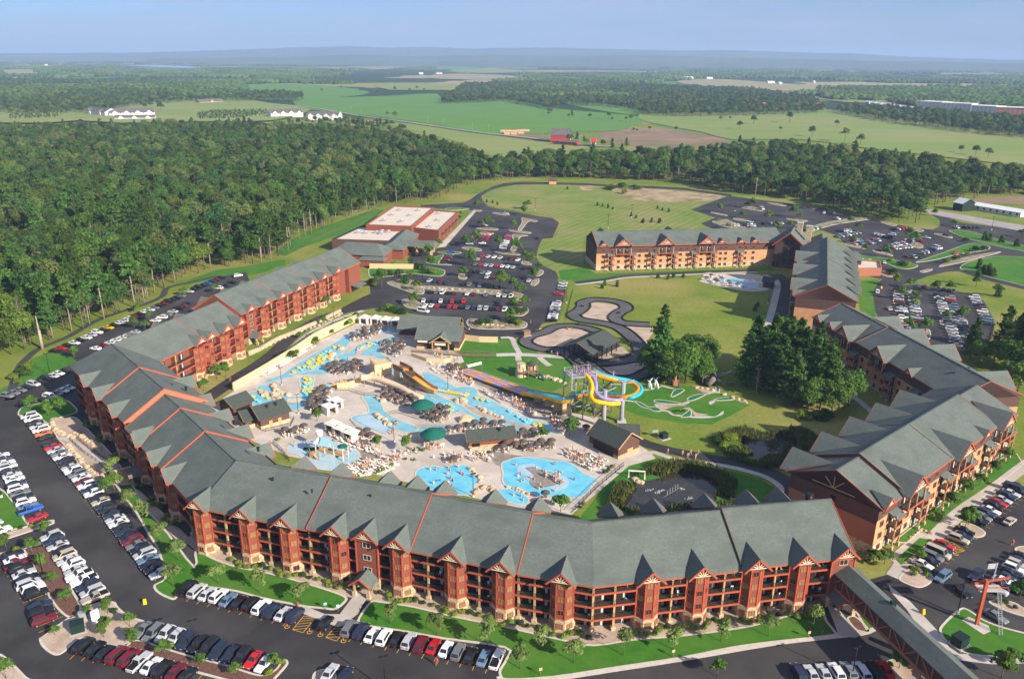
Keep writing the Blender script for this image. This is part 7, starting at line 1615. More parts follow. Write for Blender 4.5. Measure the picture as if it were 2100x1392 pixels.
trees('lot_tree',LOT,z1,[(395,80),(430,85),(225,110),(365,145),(525,170),(680,140),(720,150),(745,65),(660,210),(575,225),(725,215),(1030,185),(1080,220),(1065,120),(1125,125),(1265,165),(1425,305),(1390,285),(1665,195),(1550,130),(1340,645),(1420,655),(1385,850),(1490,860),(1620,775),(1715,780),(1315,565),(1395,575),(1555,600),(1640,605),(1045,295),(1250,385),(1120,360),(2085,260)],1.25,'tree in the east car park beds, number %s',g,0.25)
trees('lot_tree',LOT,zs,[(1240,470),(1760,225),(1735,255),(1330,1110),(2070,690),(1960,1170),(2030,1110),(215,1160),(1450,460),(1170,470)],0.8,'small tree among the southeast drives, number %s',g,0.3)
trees('park_tree',LOT,zc,[(500,130),(1180,440),(1515,475)],0.8,'small tree on the pool deck near the cream cabanas, %s one',g); trees('park_tree',LOT,zd,[(1380,1150),(1180,370)],0.9,'leafy tree at the edge of the large pool deck, %s one',g); trees('park_tree',LOT,zd,[(1520,240),(1480,290)],1.0,'tree in the round mulch bed by the slide tower, %s one',g); trees('park_tree',LOT,za,[(745,300),(1385,100),(1020,150)],0.7,'small tree above the tan retaining wall, %s one',g)
g='small spruces'
trees('spruce',SPRUCE,zq,[(240,625),(220,650),(345,635),(680,565),(765,575),(810,560),(890,560),(1505,800),(1480,835),(500,70),(560,110),(625,105),(690,110),(770,20),(460,55)],0.65,'small spruce on the meadow before the orange wing, number %s',g); trees('spruce',SPRUCE,zt,[(1575,1025),(1607,1030),(1640,1040),(1670,1048),(1945,1045),(1975,1055),(2012,1065),(1850,1130),(1910,1120),(1960,1125),(895,1005),(960,1020),(930,1010),(1390,925)],0.6,'small spruce on the striped rise, number %s',g); trees('spruce',SPRUCE,z1,[(1820,455),(1850,480),(1880,490),(1905,500),(1855,275),(1890,280),(1960,295),(2050,315),(1940,625)],1.2,'small spruce on the eastern verge, number %s',g); trees('spruce',SPRUCE,z8,[(435,445),(465,455),(505,465),(375,540),(405,545)],1.0,'blue spruce on the conference entrance island, %s one',g)
# tree clusters inside the resort
g='tall trees inside the resort'
for i,(x,y,k,s) in enumerate([(1330,770,'B',.8),(1350,775,'P',.95),(1358,720,'P',.75),(1375,790,'B',.95),(1392,795,'B',.8),(1405,785,'B',1.0),(1425,775,'B',.95),(1447,760,'B',.9),(1440,790,'B',.7),(1380,760,'B',.9),(1415,750,'B',.85)]):
 tree('broadleaf_tree' if k=='B' else 'white_pine',(CLB if k=='B' else CLP)[i%3],G(x,y),s,'%s tree of the western cluster beyond the golf course'%ordinal(i+1),g)
for i,(x,y,k,s) in enumerate([(1530,790,'P',.85),(1545,770,'P',.95),(1560,800,'P',.8),(1580,770,'P',1.0),(1595,810,'P',.9),(1610,790,'P',1.0),(1625,830,'P',.85),(1640,800,'P',.95),(1655,845,'B',.75),(1660,815,'P',.95),(1680,845,'B',.8),(1690,830,'P',.9),(1705,850,'B',.85),(1720,838,'B',.9),(1740,832,'B',.85),(1600,760,'P',.9),(1630,770,'P',.9),(1670,785,'P',.9),(1550,812,'D',.6),(1700,805,'P',.8)]):
 tree({'B': 'broadleaf_tree','P': 'white_pine','D': 'bare_tree'}[k],{'B': CLB,'P': CLP,'D': DEADT}[k][i%2 if k=='D' else i%3],G(x,y),s,'%s tree of the eastern pine cluster before the shaded wing'%ordinal(i+1),g)
for i,(x,y,k,s) in enumerate([(1990,735,'P',.7),(2005,750,'B',.7),(2020,735,'D',.9),(2035,755,'B',.8),(2050,740,'P',.9),(2065,770,'B',.9),(2080,760,'P',1),(2095,790,'P',1),(2105,770,'P',1),(2085,810,'B',.9),(2120,800,'B',1),(2060,800,'B',.7),(2100,730,'P',.9),(2070,725,'B',.8)]):
 tree({'B': 'broadleaf_tree','P': 'white_pine','D': 'bare_tree'}[k],{'B': CLB,'P': CLP,'D': DEADT}[k][i%2 if k=='D' else i%3],G(x,y),s,'%s dark tree behind the orange wing by the lower east lot'%ordinal(i+1),g)
tree('broadleaf_tree',BIG[1],G(2043,612),.45,'single round tree on the mound east of the drive',g); tree('white_pine',PINE[0],G(2001,588),.4,'single young pine on the mound east of the drive',g)
# forest: edge trees one by one, the mass behind as one object
edge=[(0,747),(37,722),(110,700),(180,672),(217,657),(253,635),(283,633),(320,607),(363,583),(393,567),(433,553),(467,547),(500,543),(540,540),(562,533),(585,524),(605,500),(640,482),(700,449),(745,436),(793,423),(850,413),(900,408),(920,397),(945,383),(990,374),(1033,367),(1127,365),(1250,368),(1400,374),(1467,389),(1557,404),(1613,406),(1680,420),(1713,440),(1760,448),(1813,455),(1860,461),(1885,458)]
back=[(1893,440),(1900,425),(1960,410),(2110,400),(2300,420)]
E0=[G(*p) for p in edge]; CE=cum(E0); tot=CE[-1]
ne=0; s=0.0
kinds=['T','T','B','P','T','T','D','B','P','T','T','T','D','B','P']
while s<tot and ne<110:
 q,rt,nn,rz=at_s(E0,s,1)
 for k_ in range(1+(ne%3==0)):
  kd=kinds[rc.randrange(len(kinds))]; pr={'T': TALLP,'B': BIG,'P': PINE,'D': DEADT}[kd]
  far=q.length>620; kd='B' if far and rc.random()<0.6 else kd; pr={'T': TALLP,'B': BIG,'P': PINE,'D': DEADT}[kd]
  o_=nn*(rc.uniform(1,4)+6*k_); ne+=1
  tree({'T': 'tall_pine','B': 'broadleaf_tree','P': 'white_pine','D': 'bare_tree'}[kd],pr[rc.randrange(len(pr))],q+o_,rc.uniform(0.75,1.05)*{'B': 0.85,'P': 0.92,'T': 1.05,'D': 1.1}[kd],'%s %s on the forest edge counted from the car park bend'%(ordinal(ne),{'T': 'tall bare-trunked pine','B': 'broad leafy tree','P': 'full pine','D': 'bare grey tree'}[kd]),'forest edge trees')
 s+=rc.uniform(7.0,11.5)*(1.0 if q.length<620 else 1.5)
tree('dead_trunk',(MB().tube([(0,0,0),(0.1,0,9)],[0.35,0.12],7,m_palebark).mesh('crown'),MB().tube([(0,0,-0.2),(0,0,5)],[0.42,0.36],7,m_palebark).mesh('trunk')),G(87,715),1.5,'bare dead trunk snag by the forest path','forest edge trees')
topedge=[(2300,375),(2100,346),(1900,320),(1767,306),(1633,290),(1500,290),(1490,303),(1400,303),(1117,310),(1050,320),(1017,323),(957,300),(927,290),(833,270),(700,257),(500,250),(300,252),(0,255),(-500,262),(-900,700),(-300,830)]
FOREST=[Vector((p.x,p.y,0)) for p in GP(edge)]+[Vector((p.x,p.y,0)) for p in GP(back)]+[Vector((p.x,p.y,0)) for p in GP(topedge[:-2],15.0)]+[Vector((p.x,p.y,0)) for p in GP(topedge[-2:])]
def scatter(poly,step,jit=0.45,keep=1.0):
 x0,x1=min(p.x for p in poly),max(p.x for p in poly); y0,y1=min(p.y for p in poly),max(p.y for p in poly); out=[]
 ny=int((y1-y0)/step)+1; nx=int((x1-x0)/step)+1
 for j in range(ny):
  for i in range(nx):
   p=Vector((x0+(i+0.5*(j%2))*step+rc.uniform(-jit,jit)*step,y0+j*step+rc.uniform(-jit,jit)*step,0))
   if inside(p,poly) and rc.random()<keep: out.append(p)
 return out
src=bpy.data.collections.new('tree_sources')
def src_tree(pr,nm):
 b_=bmesh.new()
 for me in pr:
  k0=len(b_.faces); b_.from_mesh(me); b_.faces.ensure_lookup_table()
  for f in b_.faces[k0:]: f.material_index=0 if me is pr[0] else 1
 me=bpy.data.meshes.new(nm); b_.to_mesh(me); b_.free()
 for q in pr: me.materials.append(q.materials[0])
 o=bpy.data.objects.new(nm,me); src.objects.link(o); return o
# order: 0-4 broadleaf, 5-8 pine, 9-10 tall pine, 11-12 bare (names keep the order)
for i,pr in enumerate(BIG+PINE+TALLP+DEADT): src_tree(pr,'source_%02d'%i)
def instanced(name,pts,label,cat):
 """pts: (x, y, z, variant, scale, rot)"""
 me=bpy.data.meshes.new(name); A=np.array(pts,np.float32); n=len(A); me.vertices.add(n); me.vertices.foreach_set('co',A[:,:3].ravel())
 for nm,tp,col in (('variant','INT',3),('size','FLOAT',4),('turn','FLOAT',5)):
  at_=me.attributes.new(nm,tp,'POINT'); at_.data.foreach_set('value',A[:,col].astype(np.int32 if tp=='INT' else np.float32))
 o=bpy.data.objects.new(name,me); COL.objects.link(o)
 ng=bpy.data.node_groups.new(name,'GeometryNodeTree'); ng.interface.new_socket('Geometry',in_out='INPUT',socket_type='NodeSocketGeometry'); ng.interface.new_socket('Geometry',in_out='OUTPUT',socket_type='NodeSocketGeometry')
 N=ng.nodes; L=ng.links; gi=N.new('NodeGroupInput'); go=N.new('NodeGroupOutput'); mp=N.new('GeometryNodeMeshToPoints'); ci=N.new('GeometryNodeCollectionInfo'); ci.inputs['Collection'].default_value=src; ci.inputs['Separate Children'].default_value=True; ci.inputs['Reset Children'].default_value=True
 ip=N.new('GeometryNodeInstanceOnPoints'); ip.inputs['Pick Instance'].default_value=True
 def attr(nm,tp): a=N.new('GeometryNodeInputNamedAttribute'); a.data_type=tp; a.inputs[0].default_value=nm; return a.outputs[0]
 cx=N.new('ShaderNodeCombineXYZ'); L.new(attr('turn','FLOAT'),cx.inputs[2])
 L.new(gi.outputs[0],mp.inputs[0]); L.new(mp.outputs[0],ip.inputs['Points']); L.new(ci.outputs[0],ip.inputs['Instance']); L.new(attr('variant','INT'),ip.inputs['Instance Index']); L.new(cx.outputs[0],ip.inputs['Rotation']); L.new(attr('size','FLOAT'),ip.inputs['Scale']); L.new(ip.outputs[0],go.inputs[0])
 md=o.modifiers.new('scatter','NODES'); md.node_group=ng
 return tag(o,label,cat,None,'stuff')
def pick(pine):
 r_=rc.random()
 if r_<pine: return 5+rc.randrange(4)
 if r_<pine+0.05: return 9+rc.randrange(2)
 if r_<pine+0.09: return 11+rc.randrange(2)
 return rc.randrange(5)
pts=[]
for p in scatter(FOREST,8.9):
 nz=noise.noise(Vector((p.x*0.008,p.y*0.008,1.3))); near=p.x<60 and p.y<640
 v=pick(0.28+0.4*nz if near else 0.06); n2=noise.noise(Vector((p.x*0.014+9,p.y*0.014,4.1)))+rc.uniform(-.3,.3); v=v if v>=5 else (rc.choice((0,2)) if n2<.05 else rc.choice((1,3)) if n2<.32 else 4); sc_=rc.uniform(0.5,1.15)*(0.85 if v>=5 else 1.0); pts.append((p.x,p.y,0,v,sc_,rc.uniform(0,6.28)))
instanced('forest',pts,'dense mixed forest of oaks and pines behind the resort','forest')
print('FOREST',len(pts))
# ------------------------------------------------------------------ countryside beyond the forest
z0_=lambda p: K(p,0,80)
z4_=lambda p: K(p,1400,80)
m_crop=M('green_crop',(0.085,0.205,0.022),(0.105,0.235,0.028),scale=0.01,rough=0.95,c3=(0.10,0.22,0.04),scale3=0.004)
m_hay=M('hay_field',(0.19,0.235,0.055),(0.25,0.27,0.085),scale=0.012,rough=0.95,detail=7,c3=(0.16,0.25,0.045),scale3=0.005,stretch=(0.35,1,1))
m_straw=M('straw_field',(0.27,0.24,0.11),(0.32,0.28,0.14),scale=0.008,rough=0.95)
m_soil=M('ploughed_earth',(0.22,0.14,0.085),(0.30,0.20,0.12),scale=0.02,rough=1.0,c3=(0.12,0.14,0.05),scale3=0.008)
for i,(pts,mt,lab) in enumerate((
 ([(600,208),(690,201),(800,197),(895,192),(905,208),(945,208),(1040,204),(1095,214),(1145,224),(1240,232),(1330,243),(1300,258),(1270,268),(1150,273),(1010,275),(890,256),(740,236),(640,226)],m_crop,'big bright green crop field below the wooded ridge'),
 ([(460,178),(560,172),(690,178),(760,190),(700,200),(600,206),(480,200)],m_crop,'green crop field behind the small farm trees'),
 ([(1150,209),(1230,212),(1330,231),(1290,236),(1200,222)],m_crop,'narrow green field under the wooded ridge'),
 ([(1310,236),(1400,232),(1580,229),(1720,226),(1970,263),(2120,277),(2400,300),(2400,380),(2100,342),(1770,304),(1640,287),(1500,287),(1440,272),(1330,252)],m_hay,'wide pale hay field with scattered trees'),
 ([(1330,255),(1440,270),(1580,285),(1490,298),(1430,278)],m_crop,'green strip below the hay field'),
 ([(790,252),(890,258),(1010,277),(1120,292),(1240,300),(1120,312),(1050,320),(1010,320),(930,288),(850,268)],m_hay,'pale meadow in front of the red barn'),
 ([(1230,268),(1330,263),(1430,272),(1500,290),(1440,303),(1300,300),(1240,290)],m_soil,'brown ploughed patch right of the red barn'),
 ([(1020,268),(1080,265),(1090,275),(1140,282),(1100,288),(1040,281)],m_soil,'brown yard with stacked bales beside the barn'),
 ([(1995,410),(2060,404),(2110,406),(2110,420),(2060,418),(1995,416)],m_soil,'brown earth patch beyond the highway'),
 ([(0,144),(60,143),(90,149),(60,155),(0,156),(-300,156),(-300,144)],m_straw,'far straw-coloured field on the left'),
 ([(890,154),(960,152),(1080,158),(1060,165),(950,164),(880,161)],m_straw,'far straw-coloured field in the valley'),
 ([(930,143),(1010,141),(1085,146),(1050,150),(940,150)],m_hay,'far pale field up the valley'),
 ([(860,138),(940,137),(1000,141),(900,144)],m_crop,'thin far green field up the valley'),
 ([(1400,165),(1480,163),(1600,172),(1705,181),(1690,190),(1560,186),(1400,173)],m_straw,'far straw field with farm houses'),
 ([(770,175),(850,173),(950,180),(945,188),(900,186),(800,186)],m_hay,'pale field left of the wooded ridge'),
 ([(1660,200),(1780,198),(1900,205),(1880,213),(1740,212)],m_hay,'pale field behind the terracotta village'),
 ([(150,240),(330,205),(480,203),(560,215),(640,226),(560,250),(400,252),(250,255)],m_hay,'meadow round the grey apartment houses'),
 ([(0,222),(170,220),(160,250),(0,255),(-200,250)],m_hay,'meadow on the left before the woods'),
 ([(250,135),(330,134.5),(410,138),(400,141),(330,139)],None,'far lake glinting on the plain'))):
 P=GP(pts)
 if mt is None: mt=m_lake=M('far_lake',(0.30,0.36,0.42),rough=0.1)
 sheet('field' if 'lake' not in lab else 'lake',P,0.5+0.12*i if P[0].length>1500 else 0.06+0.01*i,mt,lab,'field' if 'lake' not in lab else 'lake',2)
strip('road',GP([(480,205),(560,214),(640,222),(720,236),(800,247),(890,260),(980,273),(1080,284),(1180,297),(1260,303)]),8.0,1.4,m_hwy,'pale country road between the crop field and the meadow','road',4)
# far woods: trees as one mass
W=[]
def woods(pts,step,pine,z=8.0,keep=1.0,smin=0.6,smax=1.0):
 for p in scatter([Vector((q.x,q.y,0)) for q in GP(pts,z)],step,0.45,keep):
  v=pick(pine); W.append((p.x,p.y,0,v if v<9 else 0,rc.uniform(smin,smax)*(0.8 if v>=5 else 1.0),rc.uniform(0,6.28)))
woods([(903,206),(943,206),(1040,202),(1093,212),(1143,221),(1150,209),(1233,212),(1283,216),(1327,230),(1400,232),(1517,231),(1580,229),(1700,224),(1667,202),(1550,183),(1400,177),(1233,170),(1100,168),(950,172)],14,0.05)
woods([(1717,225),(1833,244),(1967,261),(2150,278),(2400,300),(2400,255),(2150,245),(1967,230),(1833,222),(1723,213)],13,0.05)
woods([(0,226),(167,226),(300,210),(400,203),(477,202),(477,193),(393,178),(333,171),(233,177),(110,177),(0,183),(-400,190),(-400,230)],15,0.05)
woods([(0,178),(110,172),(157,172),(233,172),(333,168),(330,162),(160,164),(0,160),(-300,160),(-300,180)],22,0.05)
woods([(480,203),(623,200),(620,192),(560,188),(480,192)],14,0.05)
woods([(403,243),(470,243),(547,234),(547,225),(440,226),(403,232)],8,0.6,3.0,1.0,0.22,0.32)
woods([(20,243),(120,240),(130,226),(60,226),(20,232)],9,0.3,3.0,1.0,0.22,0.32)
woods([(560,250),(700,253),(830,268),(850,262),(740,246),(640,246)],13,0.1,6,0.7,0.45,0.8)
woods([(1155,280),(1170,292),(1280,302),(1300,297),(1230,288),(1200,280)],16,0.5,6,0.6,0.5,0.8)
woods([(1270,270),(1300,266),(1350,262),(1420,268),(1330,268)],14,0.1,4,0.5,0.35,0.6)
woods([(1085,226),(1160,234),(1240,238),(1290,240),(1310,244),(1240,246),(1150,237)],30,0.1,6,0.35,0.5,0.9)
for x,y,s in ((1545,256,1.0),(1619,253,1.1),(1517,266,.8),(1715,261,.7),(1665,281,1.0),(1732,292,1.05),(1764,298,.95),(1478,250,.6),(1497,247,.5),(1600,272,.5),(1970,314,.6),(2000,320,.8),(2025,326,.75),(1843,244,.6),(1717,228,.5),(700,185,.9),(740,192,.9),(775,195,.8),(810,190,1.0),(840,190,.8),(855,186,.9),(870,190,.7),(810,247,.8),(795,242,.6),(330,230,1.2),(310,225,1.0),(298,228,.9),(660,190,.8)):
 p=G(x,y); W.append((p.x,p.y,0,rc.randrange(5),s,rc.uniform(0,6)))
instanced('distant_woods',W,'far woods, hedgerows and single field trees beyond the forest','woods')
print('WOODS',len(W))
# very far canopy: groves on the plain
src2=src; ci0=len(src.objects)
b=MB()
gr=random.Random(3)
for i in range(26):
 x,y=gr.gauss(0,45),gr.gauss(0,30); r_=gr.uniform(7,12); h=gr.uniform(9,15); n=7
 prev=None
 for z,k in ((0,.8),(h*.45,1.0),(h*.8,.7),(h,.15)):
  rg_=[(x+r_*k*gr.uniform(.85,1.15)*math.cos(2*PI*j/n),y+r_*k*gr.uniform(.85,1.15)*math.sin(2*PI*j/n),z) for j in range(n)]
  if prev:
   for j in range(n): b.face([prev[j],prev[(j+1)%n],rg_[(j+1)%n],rg_[j]],m_leaf)
  prev=rg_
o=bpy.data.objects.new('source_99',b.mesh('grove')); src.objects.link(o)
GV=[]; vi=ci0
for k in range(5200):
 d=2300*(11000/2300) ** gr.random(); a=gr.uniform(-0.62,0.62); x,y=d*math.sin(a),d*math.cos(a)
 nz=noise.noise(Vector((x*0.0011+5,y*0.0007,0.7)))+0.5*noise.noise(Vector((x*0.003,y*0.002,2.7)))
 if nz<-0.05: continue
 px,py=CX+FPX*(Vector((x,y,0))-CAMP).dot(_r)/(Vector((x,y,0))-CAMP).dot(_f),CY-FPX*(Vector((x,y,0))-CAMP).dot(_u)/(Vector((x,y,0))-CAMP).dot(_f)
 if (880<px<1090 and 136<py<166) or (1390<px<1710 and 162<py<192) or (-20<px<95 and 142<py<157) or (240<px<420 and 133<py<142) or (460<px<1110 and 172<py<210): continue
 GV.append((x,y,0,vi,gr.uniform(0.8,1.3),gr.uniform(0,6.28)))
instanced('far_groves',GV,'hazy bands of far woodland across the plain','woodland')
# hills on the horizon
def ridge(prof,dist,label,seed):
 m_h=M('hill_woods_%d'%seed,(0.045,0.080,0.040),(0.10,0.13,0.06),scale=0.0012,rough=1.0); b=MB(); gr2=random.Random(seed); P=[]
 for i in range(len(prof)-1):
  (x0,y0),(x1,y1)=prof[i],prof[i+1]
  for k in range(12): t=k/12; P.append((x0+(x1-x0)*t,y0+(y1-y0)*t+gr2.uniform(-0.5,0.5)))
 rows=[]
 for x,y in P:
  d=_f+_r*((x-CX)/FPX)-_u*((y-CY)/FPX); s_=dist/math.hypot(d.x,d.y); top=CAMP+d*s_; n=Vector((d.x,d.y,0)).normalized()
  z=max(top.z,2); rows.append([Vector((top.x,top.y,0))-n*(z*14+600) ,Vector((top.x,top.y,z*0.55))-n*(z*6),Vector((top.x,top.y,z)),Vector((top.x,top.y,0))+n*2500])
 for i in range(len(rows)-1):
  for j in range(3): b.face([rows[i][j],rows[i+1][j],rows[i+1][j+1],rows[i][j+1]],m_h,True)
 tag(b.obj('hills'),label,'hills',None,'structure')
ridge([(-200,112),(0,110),(300,108),(430,104),(520,101),(620,97),(720,95),(800,98),(870,96),(960,100),(1100,98),(1250,101),(1400,104),(1500,103),(1650,108),(1760,110),(1850,116),(2000,121),(2300,128)],15000,'long blue ridge of hills along the horizon',1)
ridge([(300,121),(600,117),(720,113),(860,116),(1000,112),(1150,115),(1300,113),(1450,117),(1600,120),(1800,126),(2000,129),(2300,135)],11000,'lower hazy hills in front of the horizon ridge',2)
# haze
hz=MB(); hz.box((0,12500,152),(62000,32000,316)); m_hz=bpy.data.materials.new('haze_air'); m_hz.use_nodes=True; t=m_hz.node_tree; t.nodes.clear()
pv=t.nodes.new('ShaderNodeVolumePrincipled'); pv.inputs['Color'].default_value=(0.48,0.68,1.0,1); pv.inputs['Density'].default_value=8.8e-5; pv.inputs['Anisotropy'].default_value=0.0
om=t.nodes.new('ShaderNodeOutputMaterial'); t.links.new(pv.outputs[0],om.inputs['Volume']); o=hz.obj('haze',m_hz); tag(o,'thin blue summer haze over the whole countryside','haze',None,'stuff')
# far buildings
m_wwall=M('white_siding',(0.70,0.68,0.64),rough=0.8); m_gshing=M('grey_shingle',(0.10,0.095,0.09),(0.14,0.13,0.12),scale=0.3); m_barn=M('barn_red',(0.42,0.035,0.03),(0.36,0.03,0.025),scale=0.5); m_terra=M('terracotta_wall',(0.55,0.27,0.16),(0.60,0.38,0.25),scale=0.1); m_wstone=M('cream_wall',(0.62,0.56,0.46),rough=0.8)
me_fw=MB().box((0,0,0),(1.6,0.2,1.5),m_glass).mesh('window')
def house(label,p0,p1,hw,eave,ridge_,wallm,roofm,nwin=0,fl=1,gab=0,name='house',cat='house',group=None):
 r_=gpx(name,label,cat,G(*p0),G(*p1),hw,eave,ridge_,wallm=wallm,roofm=roofm,oh=0.6,trimm=wallm,group=group); a,c=G(*p0),G(*p1); L=(c-a).length
 for f in range(fl):
  for i in range(nwin): mk('window',me_fw,r_,(-L/2+L*(i+0.5)/nwin,-hw-0.05,eave/fl*(f+0.55)))
 for i in range(gab):
  x=-L/2+L*(i+0.5)/gab; w=min(4.5,L/gab*0.35); b=MB(); b.box((x,-hw-0.8,eave/2),(2*w,2.0,eave),wallm); b.face([(x-w,-hw-1.8,eave),(x+w,-hw-1.8,eave),(x,-hw-1.8,eave+w*0.8)],wallm)
  for s in (-1,1): b.face([(x,-hw-2.2,eave+w*0.85),(x,0,eave+w*0.85),(x+s*(w+.4),-hw,eave-.1),(x+s*(w+.4),-hw-2.2,eave-.1)][::s],roofm)
  b.obj('front_gable',None,r_)
 return r_
house('long grey-roofed apartment house on the left beyond the forest',(225,240),(318,238),13,7,14,m_wwall,m_gshing,14,2,4,group='apartment houses'); house('lower grey-roofed garage row before the apartment house',(235,247),(318,246),8,4,8,m_wwall,m_gshing,0,1,3,group='apartment houses'); house('grey-roofed apartment block at the far left beyond the forest',(175,235),(216,240),12,8,14,m_wwall,m_gshing,6,2,2,group='apartment houses')
house('white condominium with red gable panels, left one',(556,242),(622,240),12,8,14,m_wwall,m_gshing,9,2,4,group='white condominiums'); house('white condominium with red gable panels, right one',(630,246),(694,247),12,8,14,m_wwall,m_gshing,9,2,4,group='white condominiums')
house('low tan ranch house in the meadow',(410,213),(458,211),9,4,9,m_terra,m_gshing,6,1,1)
# barn with gambrel roof
rb=empty('barn',G(1150,291),-0.12,'red gambrel-roofed barn with grey roof on the meadow','barn'); b=MB(); Lb,Wb=26,9
sec=[(-Wb,0),(-Wb,9),(-Wb*.72,14),(0,18),(Wb*.72,14),(Wb,9),(Wb,0)]
for s in (-1,1): b.face([(s*Lb/2,y,z) for y,z in sec][::-s],m_barn)
for y in (-Wb,Wb): b.face([(-Lb/2,y,0),(Lb/2,y,0),(Lb/2,y,9),(-Lb/2,y,9)],m_barn)
b.obj('wall',None,rb); b=MB(); s2=[(y*1.06,z+.2) for y,z in sec[1:6]]
for i in range(4): b.face([(-Lb/2-.6,*s2[i]),(Lb/2+.6,*s2[i]),(Lb/2+.6,*s2[i+1]),(-Lb/2-.6,*s2[i+1])],m_gshing)
b.obj('roof',None,rb); MB().box((Lb/2+.1,0,3),(.3,4,5),m_white).obj('door',None,rb); MB().box((Lb/2+.1,0,11),(.3,2.4,2),m_white).obj('loft_door',None,rb)
house('low red shed joined to the barn',(1138,296),(1182,299),4,4,6,m_barn,m_gshing,5,1,0,'shed','shed'); house('white farmhouse among trees right of the barn',(1212,301),(1222,301),5,6,10,m_wwall,m_barn,2,2,0); 
for i,(x,y) in enumerate([(1032,271),(1044,271),(1056,271),(1068,270),(1080,270),(1040,276),(1054,276),(1068,275)]): tag(MB().box((0,0,1.6),(9,5,3.2),m_terra).obj('bale_stack',None,None,G(x,y)),'stacked tan bales in the barn yard, %s stack'%ordinal(i+1),'bales','bale stacks')
me_lp=MB().tube([(0,0,0),(0,0,10),(0.6,0,10.6),(2.2,0,10.7)],[.16,.12,.1,.1],6,m_steel).mesh('pole'); me_lh=MB().box((2.4,0,10.6),(1.0,.4,.2),m_white).mesh('lamp_head')
for i,(x,y) in enumerate([(720,236),(740,241),(795,246),(877,259),(909,263),(969,271),(1002,276),(1075,285),(1113,291),(1188,302),(1240,304)]):
 r_=empty('street_lamp',G(x,y),1.2,'pale street lamp on the country road, %s toward the barn'%ordinal(i+1),'street lamp','country road lamps'); mk('pole',me_lp,r_); mk('lamp_head',me_lh,r_); r_.scale=(1.2,1.2,1.3)
rr_=empty('resort_hotel',G(1990,232),0,'huge white and brick resort hotel far off on the right','hotel')
for i,(x0,x1,y,h,mt) in enumerate(((1880,1930,222,16,m_wstone),(1930,1990,226,16,m_wstone),(1990,2040,231,15,m_wstone),(2040,2130,234,14,m_rust))):
 a,c=G(x0,y),G(x1,y+3); o=MB().box((0,20,h/2),((c-a).length,40,h),mt).box((0,20,h+.4),((c-a).length+1,42,.8),m_white).obj('wing',None,rr_,(a+c)/2-Vector(rr_.location)); o.rotation_euler=(0,0,math.atan2((c-a).y,(c-a).x))
 L=(c-a).length
 for k in range(int(L/9)):
  for f in range(3): mk('window',me_fw,o,(-L/2+5+k*9,-.1,3+f*4.4))
for i in range(14):
 x=1772+i*12; y=214+i*1.7; house('cream townhouse beside the far resort, %s from the woods'%ordinal(i+1),(x,y),(x+9,y+1),7,6,9,m_wstone,m_wwall,2,2,0,'townhouse','house','cream townhouses')
for i,x in enumerate((1565,1578,1593,1604,1620,1632,1655,1672,1684)): house('terracotta villa in the far village, %s from the wooded ridge'%ordinal(i+1),(x,222+(i%3)),(x+9,222+(i%3)),7,8,12,m_terra,m_barn if i%2 else m_rust,2,2,0,'villa','house','terracotta villas')
for i,(x,y,w) in enumerate([(895,152,12),(860,153,8),(612,158,10),(625,157,8),(1402,162,20),(1450,163,12),(1493,160,9),(1575,172,14),(1598,174,6),(112,150,9),(92,135,6),(829,130,6),(733,123,5),(1394,161,8),(1669,171,3)]): house('tiny white farm building on the far plain, number %s'%ordinal(i+1),(x,y),(x+w,y),8,7,11,m_wwall,m_wwall if i%3 else m_rust,3,1,0,'farm_building','building','far farm buildings')
house('green shed with white roof by the highway',(1953,430),(1972,434),6,6,9,m_dkmetal,m_white,0,1,0,'shed','shed'); house('long low white-roofed shed along the highway',(1985,428),(2092,446),6,3.4,5.0,m_wwall,m_white,8,1,0,'shed','shed')
# ------------------------------------------------------------------ parasols, loungers, tubes, people, rocks, shrubs, lamps
rp=random.Random(21)
def rnd_in(poly):
 x0,x1=min(p.x for p in poly),max(p.x for p in poly); y0,y1=min(p.y for p in poly),max(p.y for p in poly)
 for _ in range(400):
  p=Vector((rp.uniform(x0,x1),rp.uniform(y0,y1),0))
  if inside(p,poly): return p
 return sum(poly,Vector())/len(poly)
def spread(poly,n,dmin):
 out=[]
 for _ in range(n*30):
  p=rnd_in(poly)
  if all((p-q).length>dmin for q in out): out.append(p)
  if len(out)>=n: break
 return sorted(out,key=lambda p: p.x)
m_thatch=M('dark_thatch',(0.055,0.045,0.040),(0.13,0.105,0.09),scale=3.0,rough=0.95,bump=0.5,bscale=6)
me_uc=umbrella_mesh(1.3,2.6,0.6,9,m_thatch,2); me_up=MB().tube([(0,0,0),(0,0,2.7)],0.05,6,m_wood).mesh('pole'); me_tb=MB().cone((0,0,0.70),0.55,0.55,0.05,10,m_wood).mesh('table_top')
def parasol(p,label): r_=empty('parasol',(p.x,p.y,0.05),rp.uniform(0,3),label,'parasol','dark thatched parasols'); mk('canopy',me_uc,r_); mk('pole',me_up,r_); mk('table_top',me_tb,r_)
